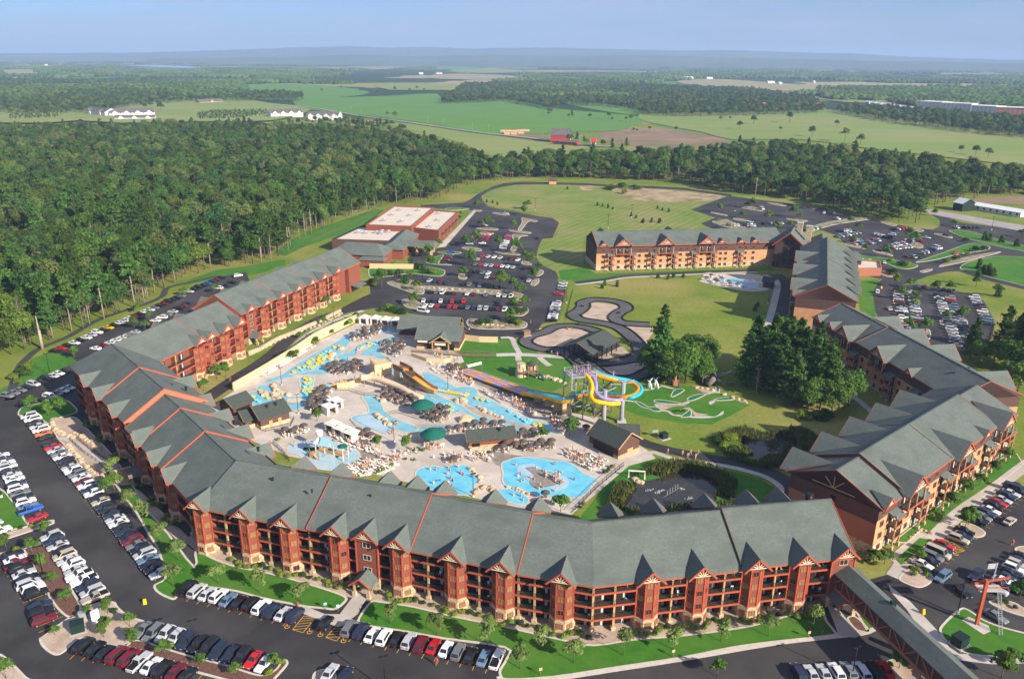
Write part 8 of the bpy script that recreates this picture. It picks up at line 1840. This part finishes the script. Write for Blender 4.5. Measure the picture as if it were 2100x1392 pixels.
# sun lounger: seat, tilted back, four legs
me_ls=MB().box((0.25,0,0.34),(1.35,0.62,0.09),m_canvas).mesh('seat'); b=MB(); b.hexa([Vector(q) for q in [(-0.42,-.31,.32),(-0.42,.31,.32),(-1.02,.31,.78),(-1.02,-.31,.78),(-0.42,-.31,.41),(-0.42,.31,.41),(-1.06,.31,.86),(-1.06,-.31,.86)]],m_canvas); me_lb=b.mesh('backrest')
me_ll=MB().box((.1,0,.15),(1.5,.5,.28),m_white).mesh('base_frame')
def lounger(p,rz,label): r_=empty('sun_lounger',(p.x,p.y,0.06),rz,label,'sun lounger','white sun loungers'); mk('seat',me_ls,r_); mk('backrest',me_lb,r_); mk('base_frame',me_ll,r_)
b=MB(); b.box((0,0,.42),(.5,.5,.06),m_white); b.box((0,.24,.70),(.5,.05,.5),m_white); [b.box((x,y,.2),(.06,.06,.4),m_white) for x in (-.2,.2) for y in (-.2,.2)]; me_ch=b.mesh('chair')
NCH={}
def chair(p,z,where):
 NCH[where]=NCH.get(where,0)+1; tag(mk('chair',me_ch,None,(p.x,p.y,z),rp.uniform(0,6.28)),'%s white chair %s'%(ordinal(NCH[where]),where),'chair','white chairs')
for root,p,z,rz in BAL:
 if root is rS and rp.random()<.6: chair(p,z,'on the south wing balconies, %s floor'%ordinal(round(z/FL)+1))
# people: one continuous skinned body per pose
def person(pose):
 V={'pel': (0,0,.95),'chest': (0,0,1.30),'neck': (0,0,1.50),'head': (0,.02,1.62),'top': (0,.02,1.74)}; E_=[('pel','chest'),('chest','neck'),('neck','head'),('head','top')]; Rr={'pel': .15,'chest': .16,'neck': .055,'head': .10,'top': .075}
 for s,n in ((-1,'l'),(1,'r')):
  st=0.22*s if pose=='walk' else 0.0
  V.update({'hip'+n: (.10*s,0,.90),'knee'+n: (.11*s,st*.7+.02,.48),'ank'+n: (.11*s,st*1.2-.04,.07),'toe'+n: (.12*s,st*1.2+.13,.04),'sho'+n: (.20*s,0,1.42),'elb'+n: (.27*s,-st*.8,1.13),'wri'+n: (.27*s,-st*1.2+.10,.88),'han'+n: (.265*s,-st*1.3+.14,.78)})
  E_+=[('pel','hip'+n),('hip'+n,'knee'+n),('knee'+n,'ank'+n),('ank'+n,'toe'+n),('chest','sho'+n),('sho'+n,'elb'+n),('elb'+n,'wri'+n),('wri'+n,'han'+n)]
  Rr.update({'hip'+n: .10,'knee'+n: .065,'ank'+n: .045,'toe'+n: .035,'sho'+n: .065,'elb'+n: .045,'wri'+n: .034,'han'+n: .04})
 if pose=='lie':
  H={'pel': (0,0,.52),'chest': (0,-.36,.70),'neck': (0,-.55,.82),'head': (0,-.63,.90),'top': (0,-.70,.99)}
  for s,n in ((-1,'l'),(1,'r')): H.update({'hip'+n: (.1*s,.08,.50),'knee'+n: (.12*s,.48,.58),'ank'+n: (.12*s,.88,.47),'toe'+n: (.13*s,.93,.57),'sho'+n: (.2*s,-.46,.76),'elb'+n: (.27*s,-.22,.58),'wri'+n: (.24*s,.04,.55),'han'+n: (.22*s,.12,.55)})
  V=H
 ks=list(V); me=bpy.data.meshes.new('skel'); me.from_pydata([V[k] for k in ks],[(ks.index(a),ks.index(c)) for a,c in E_],[]); o=bpy.data.objects.new('skel',me); COL.objects.link(o); md=o.modifiers.new('s','SKIN'); md.use_smooth_shade=True
 for i,k in enumerate(ks): me.skin_vertices[0].data[i].radius=(Rr[k],Rr[k]*(.72 if k in ('pel','chest') else 1)); me.skin_vertices[0].data[i].use_root=(k=='pel')
 dg=bpy.context.evaluated_depsgraph_get(); out=bpy.data.meshes.new_from_object(o.evaluated_get(dg)); bpy.data.objects.remove(o); out.name='person'; out.materials.clear(); out.materials.append(m_obj); return out,V
def wearing(V,pose):
 p,c,h,tp=Vector(V['pel']),Vector(V['chest']),Vector(V['head']),Vector(V['top']); u=(c-p).normalized()
 sw=MB().tube([p-u*.17,p-u*.05,p+u*.06],[.185,.20,.165],10,m_obj).mesh('swimwear'); sh=MB().tube([p+u*.02,c-u*.1,c+u*.08,c+u*.2],[.17,.185,.20,.10],10,m_obj).mesh('shirt')
 d=(tp-h).normalized(); hr=MB().tube([h-d*.02,h+d*.06,tp+d*.04,tp+d*.085],[.118,.122,.085,.02],8,m_obj).mesh('hair'); return sw,sh,hr
PEO={}
for k in ('stand','walk','lie'): me,V=person(k); PEO[k]=(me,)+wearing(V,k)
SKIN=[(.62,.38,.26),(.70,.45,.32),(.55,.32,.21),(.36,.20,.12)]; CLO=[(.6,.02,.03),(.02,.08,.5),(.75,.75,.72),(.02,.02,.03),(.8,.25,.4),(.05,.35,.3),(.8,.5,.05),(.1,.3,.6)]; CNM=['red','blue','white','black','pink','green','yellow','light blue']; HAIR=[(.03,.02,.015),(.10,.06,.03),(.30,.20,.09),(.15,.09,.05)]
NP=[0]; plab={}
def put_person(p,pose,where,rz=None,z=0.06,ci=None,shirt=None):
 NP[0]+=1; ci=rp.randrange(8) if ci is None else ci; shirt=(rp.random()<.35) if shirt is None else shirt
 base='person in %s %s %s'%(CNM[ci],'shirt and trunks' if shirt else 'swimwear',where); plab[base]=plab.get(base,0)+1; n=plab[base]
 lab=base if n==1 else '%s %s'%(ordinal(n),base)
 r_=mk('person',PEO[pose][0],None,(p.x,p.y,z),rp.uniform(0,6.28) if rz is None else rz,rp.choice(SKIN)); tag(r_,lab,'person','visitors')
 c=CLO[ci]; mk('swimwear',PEO[pose][1],r_,color=c); mk('hair',PEO[pose][3],r_,color=rp.choice(HAIR))
 if shirt: mk('shirt',PEO[pose][2],r_,color=c)
AREAS=[(za,[(1310,300),(1440,190),(1700,180),(1650,250),(1480,330),(1330,350)],13,9,'the upper river bend'),(za,[(1650,380),(1850,340),(1930,380),(1900,500),(1780,500),(1670,440)],12,9,'the terrace below the admission lodge'),(za,[(1040,640),(1240,590),(1430,570),(1500,600),(1400,690),(1200,720),(1060,690)],18,14,'the middle river terrace'),
 (za,[(820,1080),(900,960),(1000,880),(1060,880),(1080,960),(980,1090),(900,1130)],15,10,'the terrace beside the tube lagoon'),(za,[(1700,900),(1850,870),(2080,960),(2080,1050),(1900,1080),(1720,1000)],15,14,'the terrace under the tan tube slide'),(zb,[(330,1120),(450,1090),(560,1140),(560,1230),(400,1260),(280,1220)],11,16,'the green parasol terrace'),(zb,[(480,1345),(1000,1285),(1180,1300),(900,1335),(560,1375)],10,12,'the strip below the action river'),
 (zd,[(680,450),(780,420),(1050,410),(1300,390),(1320,440),(1100,475),(720,480)],10,12,'the deck below the snack bar'),(zc,[(960,280),(1080,270),(1110,340),(1000,350)],5,3,'the corner by the cream cabanas'),(zd,[(880,300),(1000,275),(1200,275),(1190,305),(900,335)],5,5,'the rail beside the snack bar'),(zc,[(100,280),(350,215),(380,265),(140,320)],3,5,'the corner by the toddler pool'),(zb,[(530,620),(660,650),(690,700),(600,700)],3,3,'the head of the racing slide'),(zq,[(1060,590),(1130,560),(1250,610),(1400,655),(1250,640)],8,0,'the far hotel pool')]
for K_,pl,nu,npp,where in AREAS:
 P=GP(K_(pl))
 for i,p in enumerate(spread(P,nu,2.5)):
  parasol(p,'dark thatched parasol at %s, %s from its west end'%(where,ordinal(i+1)))
  for k in range(2): a=rp.uniform(0,6.28); chair(p+Vector((1.35*math.cos(a),1.35*math.sin(a),0)),.06,'under the parasols at '+where)
 for i in range(npp): put_person(rnd_in(P),rp.choice(('stand','walk')),'at '+where)
for pt,w in ((zd([(178,605)])[0],'west of the activity pool lifeguard'),(zd([(505,170)])[0],'on the action river edge'),(zd([(1205,1010)])[0],'at the rim of the large pool'),(zd([(1665,250)])[0],'by the round mulch bed')): parasol(G(*pt),'single dark parasol '+w)
LA=[(zd,[(1390,510),(1480,455),(1900,570),(1880,640),(1720,690),(1500,570)],70,'the large pool deck',2.2,22),(zc,[(850,660),(980,585),(1200,575),(1420,605),(1330,700),(1000,760),(880,740)],48,'the deck between toddler and activity pools',0.4,14),(zb,[(1280,1030),(1400,1050),(1560,1150),(1480,1190),(1340,1110)],30,'the slope above the action river',2.4,12),(zc,[(640,240),(760,290),(900,380),(1180,450),(1200,500),(1080,490),(900,430),(650,290)],44,'the edge of the toddler pool',-0.4,18),(zb,[(570,720),(700,740),(830,790),(800,830),(680,780)],16,'the racing slide foot',2.2,8),(zb,[(1650,1180),(1750,1200),(1880,1290),(1850,1380),(1760,1300)],18,'the east end of the action river',2.0,8),(zq,[(1060,580),(1120,540),(1250,545),(1180,562),(1130,580)],14,'the far hotel pool',1.2,0)]
for K_,pl,n,where,ang,npp in LA:
 P=GP(K_(pl)); S_=spread(P,n,1.25)
 for i,p in enumerate(S_): lounger(p,ang+rp.uniform(-.12,.12),'white sun lounger on %s, %s from the west'%(where,ordinal(i+1)))
 for i in range(min(npp,len(S_))):
  p=S_[(i*3)%len(S_)]
  if i%2: put_person(p+Vector((.9,.3,0)),'stand','on '+where)
  else: put_person(p,'lie','lying on '+where,ang-PI/2,0.08)
a,c=G(*za([(340,715)])[0]),G(*za([(900,385)])[0])
for i in range(44): lounger(a+(c-a)*(i/43),math.atan2((c-a).y,(c-a).x)-PI/2,'white sun lounger below the tan wall, %s from the lower end'%ordinal(i+1))
for i in range(8): put_person(a+(c-a)*rp.random()+Vector((.9,-.9,0)),'walk','by the tan wall loungers')
# the rest of the crowd and deck furniture: too many and too small to count
b=MB(); b.v=[tuple(v.co) for v in me_ls.vertices]+[tuple(v.co) for v in me_lb.vertices]; n0=len(me_ls.vertices); b.f=[tuple(f.vertices) for f in me_ls.polygons]+[tuple(q+n0 for q in f.vertices) for f in me_lb.polygons]; b.m=[0]*len(b.f); b.sm=[False]*len(b.f)
XS_=[me_ch,b.mesh('lounger',m_canvas)]
for i,c in enumerate([(.6,.03,.04),(.03,.08,.4),(.7,.7,.68),(.7,.3,.4)]):
 mt=M('suit_%d'%i,c); ms=M('skin_%d'%i,SKIN[i%3]); o=bpy.data.meshes.new('p'); bm=bmesh.new()
 for k,me in enumerate((PEO['walk' if i%2 else 'stand'][0],PEO['walk' if i%2 else 'stand'][1])):
  k0=len(bm.faces); bm.from_mesh(me); bm.faces.ensure_lookup_table()
  for f in bm.faces[k0:]: f.material_index=k
 bm.to_mesh(o); bm.free(); o.materials.append(ms); o.materials.append(mt); XS_.append(o)
ix0=len(src.objects)
for i,me in enumerate(XS_): src.objects.link(bpy.data.objects.new('source_a%d'%i,me))
FU=[]; CW=[]
for K_,pl,n1_,n2_ in [(A[0],A[1],26,14) for A in AREAS[:12]]+[(A[0],A[1],10,16) for A in LA[:6]]+[(zc,[(1000,420),(1250,520),(1420,470),(1900,380),(1950,430),(1700,480),(1450,560),(1200,560)],40,30),(zb,[(900,870),(1060,940),(1250,960),(1400,1010),(1300,1050),(1050,980)],20,20),(za,[(1400,150),(1960,170),(1940,250),(1850,200),(1450,185)],24,20),(zd,[(-150,560),(300,480),(650,500),(600,600),(100,610)],30,24),(za,[(1540,660),(1700,760),(1750,830),(1600,800)],12,10),(zb,[(820,620),(300,580),(420,720),(620,780)],14,20)]:
 P=GP(K_(pl))
 for k in range(n1_): p=rnd_in(P); FU.append((p.x,p.y,.06,ix0+(k%3==0),1.0,rp.uniform(0,6.28)))
 for k in range(n2_): p=rnd_in(P); CW.append((p.x,p.y,.06,ix0+2+k%4,rp.uniform(.8,1.05),rp.uniform(0,6.28)))
instanced('deck_furniture',FU,'mass of white chairs and loungers strewn over the pool decks','furniture'); instanced('crowd',CW,'crowd of bathers milling over the pool decks','crowd')
# inner tubes
me_tu=MB().tube([(math.cos(2*PI*k/16)*.5,math.sin(2*PI*k/16)*.5,.2) for k in range(16)],.22,7,M('tube_vinyl',(1,1,1),objcol=True,rough=0.4,spec=0.5),closed=True).mesh('inner_tube'); ntu={}
def tubes(pts,where,z=0.2):
 for i,p in enumerate(pts):
  y=rp.random()<.55; nm='yellow' if y else 'pale blue'; ntu[(nm,where)]=ntu.get((nm,where),0)+1
  o=mk('inner_tube',me_tu,None,(p.x,p.y,z),0,(.85,.46,.02) if y else (.16,.52,.72)); o.scale=(1.15,)*3; tag(o,'%s inner tube %s, %s one'%(nm,where,ordinal(ntu[(nm,where)])),'inner tube','river tubes')
for K_,pl,n,where in ((za,[(640,700),(800,590),(980,490),(1180,370),(1220,420),(1120,510),(1000,590),(820,670)],30,'on the upper lazy river'),(za,[(1300,300),(1450,215),(1600,195),(1760,205),(1600,215),(1400,260)],8,'at the upper river bend'),(za,[(1300,490),(1400,420),(1520,360),(1650,345),(1800,310),(1700,365),(1450,420)],12,'on the second river channel'),(za,[(790,760),(870,760),(865,840),(910,900),(870,950),(760,975),(790,900)],20,'in the tube lagoon'),(za,[(130,940),(300,900),(440,1010),(350,1045),(180,1000)],6,'at the lagoon beach'),(zb,[(700,890),(860,950),(1180,1100),(1640,1280),(1600,1330),(1000,1040),(760,960)],12,'on the broad action river'),(zb,[(420,1080),(480,1040),(600,1050),(620,1120),(540,1130)],8,'in the green parasol cove'),(za,[(1820,720),(1900,710),(1990,760),(1900,780)],4,'under the raft slide')):
 tubes(spread(GP(K_(pl)),n,1.3),where)
a,c=G(*za([(890,890)])[0]),G(*za([(1430,765)])[0]); tubes([a+(c-a)*(i/29)+Vector((rp.uniform(-.5,.5),rp.uniform(-.5,.5),0)) for i in range(30)],'in the queue on the curved terrace',0.1)
for i in range(9): put_person(a+(c-a)*rp.random()+Vector((.3,.9,0)),'stand','in the tube queue')
a,c=G(*zb([(410,890)])[0]),G(*zb([(740,950)])[0]); tubes([a+(c-a)*(i/15) for i in range(16)],'at the raft slide landing',0.2)
for K_,pl,n,where,z in ((zd,[(-200,720),(-50,660),(300,650),(420,790),(350,930),(0,900)],14,'wading in the activity pool',-.55),(zd,[(760,640),(920,560),(1300,600),(1600,720),(1700,850),(1500,960),(1150,950),(800,830),(860,700)],20,'wading in the large pool',-.6),(zd,[(1100,650),(1300,720),(1440,800),(1380,890),(1200,780)],14,'on the swim-up island shelf',-.1),(zc,[(220,420),(450,370),(900,450),(900,580),(500,620)],12,'in the toddler pool',-.05),(zd,[(700,940),(900,930),(960,1040),(850,1040)],3,'in the plunge pool',-.6),(zb,[(820,320),(1060,300),(1100,440),(850,450)],0,'',0),(zc,[(1240,60),(1500,250),(1700,330),(1450,420),(1280,320)],12,'walking on the central deck',.06),(zb,[(300,480),(700,520),(600,600),(420,600)],8,'walking below the boardwalk',.06),(zb,[(1680,470),(1950,480),(1900,530),(1700,510)],10,'outside the kart shelter',.1)):
 P=GP(K_(pl))
 for i in range(n): put_person(rnd_in(P),rp.choice(('stand','walk')),where,None,z)
for i in range(18): put_person(Vector((21.8+rp.uniform(-3.6,3.6),238+rp.uniform(-2.6,2.6),0)),'stand','queueing on the slide tower platform',None,15.2,1,True)
for x,y in ((645,435),(795,455),(850,480),(880,445),(930,490),(955,445)): put_person(G(*zf([(x,y+15)])[0]),'walk','on the pond footway',None,.1,4,True)
put_person(G(*zsm([(587,1090)])[0]),'walk','crossing the south car park',None,.06,0,True); put_person(G(*zs([(1635,540)])[0]),'walk','beside the steel blue minivan',None,.06,7,True); put_person(G(*zs([(2025,355)])[0]),'walk','crossing the southeast lot',None,.06,0,True); put_person(G(*z4([(1417,245)])[0]),'walk','on the service drive',None,.1,0,True); put_person(G(*zb([(1482,130)])[0]),'stand','near the kart entrance',None,.1,1,True)
print('PEOPLE',NP[0])
# rocks
def rock(seed):
 bm=bmesh.new(); bmesh.ops.create_icosphere(bm,subdivisions=2,radius=1.0)
 for v in bm.verts: v.co *= 1+.45*noise.noise(v.co*1.1+Vector((seed*7,0,0))); v.co.z=v.co.z*.8+.25; v.co.x *= 1.25
 me=bpy.data.meshes.new('boulder'); bm.to_mesh(me); bm.free(); me.materials.append(m_boulder); return me
ROCK=[rock(i) for i in range(3)]
def chain(K_,pts,n,s,label,sing=False,z=0.0):
 P=catmull(GP(K_(pts)),False,8); r_=empty('rock_formation' if not sing else 'boulder_wall',P[0],0,label,'rocks')
 for i in range(n):
  q=P[int(i/max(1,n-1)*(len(P)-1))]-P[0]; o=mk('boulder',ROCK[i%3],r_,q+Vector((rp.uniform(-.4,.4),rp.uniform(-.4,.4),z)),rp.uniform(0,6)); o.scale=(s*rp.uniform(.5,.95),)*3
chain(zb,[(880,1075),(1000,1145),(1160,1195)],8,1.0,'row of tan boulders on the river median'); chain(zb,[(720,1230),(790,1210)],3,2.2,'big sculpted rock beside the green parasol cove'); chain(zb,[(660,1010),(730,1020)],3,1.8,'tan rock at the head of the river median'); chain(za,[(430,840),(500,910),(600,945)],9,1.4,'sculpted rock rim of the tube lagoon'); chain(za,[(320,925),(350,930)],2,1.6,'small rock arch in the lagoon beach'); chain(za,[(430,940),(500,990)],4,1.6,'rock spur in the lagoon beach'); chain(za,[(1210,430),(1230,410)],2,1.4,'rock stack on the upper river bank'); chain(za,[(1090,540),(1120,480)],3,1.2,'rock pile between the river channels'); chain(za,[(1600,1170),(1680,1210),(1750,1270)],9,1.2,'rock spine across the blue lagoon'); chain(za,[(1630,960),(1680,1010)],3,1.5,'rocks at the lagoon footbridge'); chain(zd,[(380,680),(450,760),(470,830)],6,1.0,'rocky edge of the activity pool'); chain(zd,[(790,880),(900,910),(1010,960)],10,.75,'rock rim between the two blue pools'); chain(zd,[(400,940),(520,890),(620,910)],6,1.1,'rock grotto behind the roof gable'); chain(zb,[(1560,740),(1700,750),(1860,810)],8,1.2,'orange rocks below the climbing fort'); chain(zf,[(300,720),(380,745)],4,1.1,'rocky outfall at the fountain pond'); chain(ze,[(1480,520),(1600,540),(1900,640),(2050,690)],10,.8,'rocks round the giant log')
chain(z4,[(320,500),(360,560),(450,590)],16,.9,'boulder bank at the top of the west ramp',True); chain(z4,[(420,640),(520,760),(640,850)],22,.9,'boulder bank below the west ramp',True); chain(z4,[(470,560),(580,640),(690,730)],18,.8,'boulder bank above the west ramp',True); chain(z8,[(490,570),(760,585),(1050,610)],40,.7,'boulder row on the rock divider island',True); chain(z8,[(800,795),(1000,805)],20,.7,'boulders in the rock garden island',True); chain(z7,[(1540,985),(1750,880),(1960,800),(2100,730)],42,.8,'boulder bank along the service drive',True); chain(zs,[(1400,310),(1470,260),(1530,285)],10,.6,'boulder edging by the corner forecourt',True)
# shrubs
shn={}
def shrub(p,me,s,where):
 shn[where]=shn.get(where,0)+1; o=mk('shrub',me,None,(p.x,p.y,.05),rp.uniform(0,6)); o.scale=(s,s,s*rp.uniform(.8,1.1)); tag(o,'%s shrub %s'%(ordinal(shn[where]),where),'shrub','bed shrubs')
for line,it,sg,nm in ((lineS,itS,-1,'along the south facade bed'),(lineW,itW,-1,'along the west facade bed')):
 for kd,s in sorted(it,key=lambda t: t[1]):
  q,rt,nn,rz=at_s(line,s,sg)
  if kd=='bay' and s>2:
   for x,y in ((-2.3,1.9),(-1.0,3.0),(1.0,3.0),(2.3,1.9)): shrub(q+rt*x+nn*y,BUSH[0],.95,nm)
   shrub(q+rt*4.0+nn*1.6,BUSH[1],1.1,nm)
   if nm[10]=='s': shrub(q+rt*5.8+nn*1.8,BUSH[1],.8,nm); shrub(q-rt*4.4+nn*1.7,BUSH[rp.randrange(2)],.8,nm)
for K_,pts,bi,s,nm in ((zsl,[(30,300),(130,255),(200,240),(160,340),(100,385),(240,325),(700,770),(640,830),(1660,1150),(1740,1080)],1,1.0,'in the left car park beds'),(z8,[(300,500),(350,495),(250,500),(330,430),(520,480),(560,485),(860,800),(900,790),(1060,790),(1090,795),(1040,785),(300,700),(330,720),(260,715),(380,735),(180,550),(200,560),(1120,720),(1080,730),(740,110),(720,150),(700,200)],0,1.3,'in the conference beds'),(zd,[(430,500),(480,520),(560,500),(620,490),(1150,380),(1880,730),(1920,700),(1960,660),(1640,1080),(1600,1120)],0,1.0,'on the large pool deck'),(zc,[(1640,450),(1700,470),(1600,470),(60,350),(1350,640),(1250,700),(1200,720),(1500,570),(1600,580)],0,.9,'near the toddler pool'),(z1,[(1280,410),(1340,430),(1380,440),(1260,480),(1290,490),(1620,420),(1680,405),(1750,370),(1800,350),(1860,340),(1740,290),(220,160),(280,190),(1430,675)],0,1.4,'in the east lot beds'),(zs,[(1400,500),(1440,510),(1480,520),(1420,540),(1500,540),(1130,465),(1190,475),(1940,710),(1980,720),(2040,745),(1270,1100),(1450,1120),(1500,1130)],0,1.0,'in the southeast beds'),(za,[(640,510),(680,490),(600,520),(1240,170),(1290,150),(1080,245),(900,370),(880,355),(950,290)],0,1.3,'above the tan wall'),(ze,[(1240,800),(1290,790),(1340,800)],0,.8,'in the golf flower bed')):
 for p in pts: shrub(G(*K_([p])[0]),BUSHL[rp.randrange(2)] if s>1.2 else BUSH[rp.randrange(2)],s*rp.uniform(.7,1.1),nm)
for K_,pl,n,s,nm in ((zf,[(1100,340),(1300,250),(1360,420),(1300,480)],12,1.1,'on the bank of the black pond'),(zt,[(1620,920),(1800,905),(2080,960),(1900,930),(1700,960)],16,1.5,'on the sandy rise'),(zs,[(560,-110),(640,-60),(200,-20),(560,0)],0,1,''),(ze,[(1300,480),(1020,450),(1180,490)],5,1.0,'at the foot of the western trees'),(zf,[(1850,60),(2200,120),(2300,90)],9,1.2,'at the foot of the eastern pines'),(z7,[(100,1090),(180,1040),(180,1150),(60,1180)],6,1.0,'on the grass by the forest path')):
 P=GP(K_(pl))
 for i in range(n): shrub(rnd_in(P),BUSHL[i%2],s*rp.uniform(.6,1.2),nm)
# reeds round the ponds: one uncountable mass
C=[]; N=[]
for PD,wid,n in ((POND1,5.0,9000),(POND2,7.0,9000)):
 k=len(PD); O=offset(PD if area2(PD)<0 else PD[::-1],1.0)
 for i in range(n):
  j=rp.randrange(k); a=along(PD[j],PD[(j+1)%k],rp.random()); ct=sum(PD,Vector())/k; d=(a-ct).normalized(); q=a+d*(rp.random() ** 1.3*wid-0.6); den=noise.noise(q*.12)
  if den<-.25: continue
  C.append((q.x,q.y,rp.uniform(.3,1.5)*(1+den))); N.append((rp.gauss(0,1),rp.gauss(0,1),.2))
C=np.array(C); N=np.array(N); N /= np.linalg.norm(N,axis=1,keepdims=True); n=len(C); u=np.cross(N,[0,0,1.]); u /= np.linalg.norm(u,axis=1,keepdims=True); w=u*.09; up=np.stack([rg.normal(0,.15,n),rg.normal(0,.15,n),rg.uniform(.4,.8,n)],1)
tag(mk('reeds',mesh_quads('reeds',np.stack([C-w*2-up,C+w*2-up,C+w+up,C-w+up],1).reshape(-1,3),m_reed)),'tall green and tan reeds round both ponds','reeds',None,'stuff')
# lamps, hydrants, signs, boxes, karts
me_pp=MB().tube([(0,0,0),(0,0,7.6)],[.12,.08],7,m_black).cone((0,0,0),.35,.3,.7,10,m_conc).mesh('pole'); me_ph=MB().box((.55,0,7.6),(.7,.35,.16),m_black).box((-.55,0,7.6),(.7,.35,.16),m_black).box((0,0,7.55),(.6,.1,.1),m_black).mesh('lamp_head')
for i,(K_,p,s) in enumerate([(zsl,(1212,1022),1.05),(zsl,(268,550),1.05),(zsm,(270,1240),1.0),(zs,(1040,1172),.95),(zs,(1690,775),1.0),(z4,(308,208),1.1),(z4,(10,960),1.1),(z8,(500,527),1.0),(z8,(1192,95),1.2),(z8,(1640,205),1.2),(z8,(1785,140),1.2),(z8,(1385,665),1.0),(za,(540,830),.9),(za,(728,1150),.9),(zc,(1372,365),.9),(zd,(388,985),.9),(zb,(545,890),.9),(zb,(785,195),.9),(z7,(2055,780),.9),(z1,(320,100),1.2),(z1,(850,60),1.2),(z1,(1900,215),1.2),(z1,(525,670),1.0),(zs,(2330,900),1.0)]):
 r_=empty('lamp_post',G(*K_([p])[0]),.4,'dark twin-headed lamp post, number %s from the bottom median'%ordinal(i+1),'lamp post','lamp posts'); r_.scale=(s,)*3; mk('pole',me_pp,r_); mk('lamp_head',me_ph,r_)
def post_sign(p,h,w,col,label,name='sign',rz=0.3):
 r_=empty(name,p,rz,label,'sign'); MB().box((0,0,h/2),(.1,.1,h),m_wood).obj('post',None,r_); mk('panel',MB().box((0,-.07,h),(w,.06,w),m_obj).mesh('panel'),r_,color=col)
for K_,p,c,l in ((zsm,(1225,1152),(.7,.4,.25),'small round sign on the south lawn edge'),(zsm,(2040,1040),(.7,.4,.25),'small round sign on the south lawn nearer the bridge'),(zs,(773,925),(.7,.4,.25),'small round sign on the lawn beside the hydrant'),(zsl,(1163,1),(.6,.6,.6),'small white sign on the west lawn'),(zsl,(2003,748),(.3,.6,.8),'blue parking sign west of the stair walk'),(zsl,(2080,760),(.3,.6,.8),'blue parking sign east of the stair walk')): post_sign(G(*K_([p])[0]),1.5,.6,c,l)
me_yb=MB().hexa([Vector(q) for q in [(-.35,-.3,0),(.35,-.3,0),(.35,.3,0),(-.35,.3,0),(-.3,-.04,1.2),(.3,-.04,1.2),(.3,.04,1.2),(-.3,.04,1.2)]],m_yslide).mesh('crossing_sign')
for K_,p,l in ((zsl,(893,713),'on the drive by the lawn corner'),(zs,(1479,775),'near the covered bridge'),(z1,(1222,575),'on the east drive'),(zb,(585,525),'below the boardwalk')): tag(mk('crossing_sign',me_yb,None,G(*K_([p])[0])+Vector((0,0,.05)),.4),'yellow standing warning sign '+l,'sign')
me_hy=MB().cone((0,0,0),.2,.18,.8,8,m_redtrim).cone((0,0,.8),.18,.05,.2,8,m_redtrim).tube([(-.3,0,.55),(.3,0,.55)],.09,6,m_redtrim).mesh('hydrant')
for K_,p,l in ((zs,(857,900),'on the lawn near the end stair'),(zsl,(1832,728),'on the mulch bed by the stair walk')): tag(mk('hydrant',me_hy,None,G(*K_([p])[0])+Vector((0,0,.1)),0),'red fire hydrant '+l,'hydrant')
for K_,p,sz,mt,l in ((zsl,(482,880),(2.4,2.0,1.9),m_dkmetal,'green transformer box on the gravel island'),(zsl,(515,808),(1.5,.8,1.6),m_steel,'grey meter cabinet on the gravel island'),(zs,(1700,965),(2.6,2.2,2.0),m_dkmetal,'green louvred transformer on the ride tower lawn'),(zb,(1430,265),(3.0,2.2,2.0),m_wood,'brown trash enclosure by the kart entrance')):
 r_=empty('utility_box',G(*K_([p])[0]),.5,l,'utility box'); MB().box((0,0,sz[2]/2+.15),sz,mt).obj('cabinet',None,r_); MB().box((0,0,.1),(sz[0]+.8,sz[1]+.8,.2),m_conc).obj('pad',None,r_); MB().box((0,0,sz[2]+.2),(sz[0]+.2,sz[1]+.2,.1),mt).obj('lid',None,r_)
r_=empty('monument_sign',G(*zsl([(592,830)])[0]),.9,'tall white monument sign on the gravel island','sign'); MB().box((0,0,1.6),(1.6,.35,3.0),m_white).obj('panel',None,r_); MB().box((0,0,.1),(2.2,.9,.2),m_conc).obj('pad',None,r_)
r_=empty('banner',G(*zb([(850,690)])[0]),.62,'white start banner over the racing slide','banner'); MB().box((0,0,3.4),(6.0,.1,1.0),m_canvas).obj('cloth',None,r_); MB().tube([(-3,0,0),(-3,0,4)],.08,6,m_steel).obj('post',None,r_); MB().tube([(3,0,0),(3,0,4)],.08,6,m_steel).obj('post',None,r_)
me_kb=MB().box((0,0,.25),(1.9,.8,.2),m_obj).box((.75,0,.3),(.5,1.2,.25),m_obj).box((-.3,0,.55),(.35,.5,.5),m_black).mesh('chassis'); me_kw=MB().tube([(0,-.1,0),(0,.1,0)],.17,8,m_tyre).mesh('wheel')
for i,(K_,p,c,l) in enumerate([(z8,(1480,686),(.02,.02,.03),'black'),(z8,(1705,727),(.02,.02,.03),'black'),(z8,(1455,798),(.03,.03,.04),'dark'),(z8,(1778,920),(.8,.5,.02),'yellow'),(z8,(1770,985),(.02,.1,.06),'green'),(z8,(1405,825),(.8,.5,.02),'yellow'),(z8,(1890,1088),(.7,.03,.02),'red'),(z8,(1222,825),(.8,.5,.02),'yellow')]):
 r_=empty('go_kart',G(*K_([p])[0])+Vector((0,0,.09)),i*.7,'%s go-kart on the track, %s from the entrance loop'%(l,ordinal(i+1)),'go-kart','go-karts'); mk('chassis',me_kb,r_,color=c)
 for x in (-.65,.65):
  for y in (-.5,.5): mk('wheel',me_kw,r_,(x,y,.17))
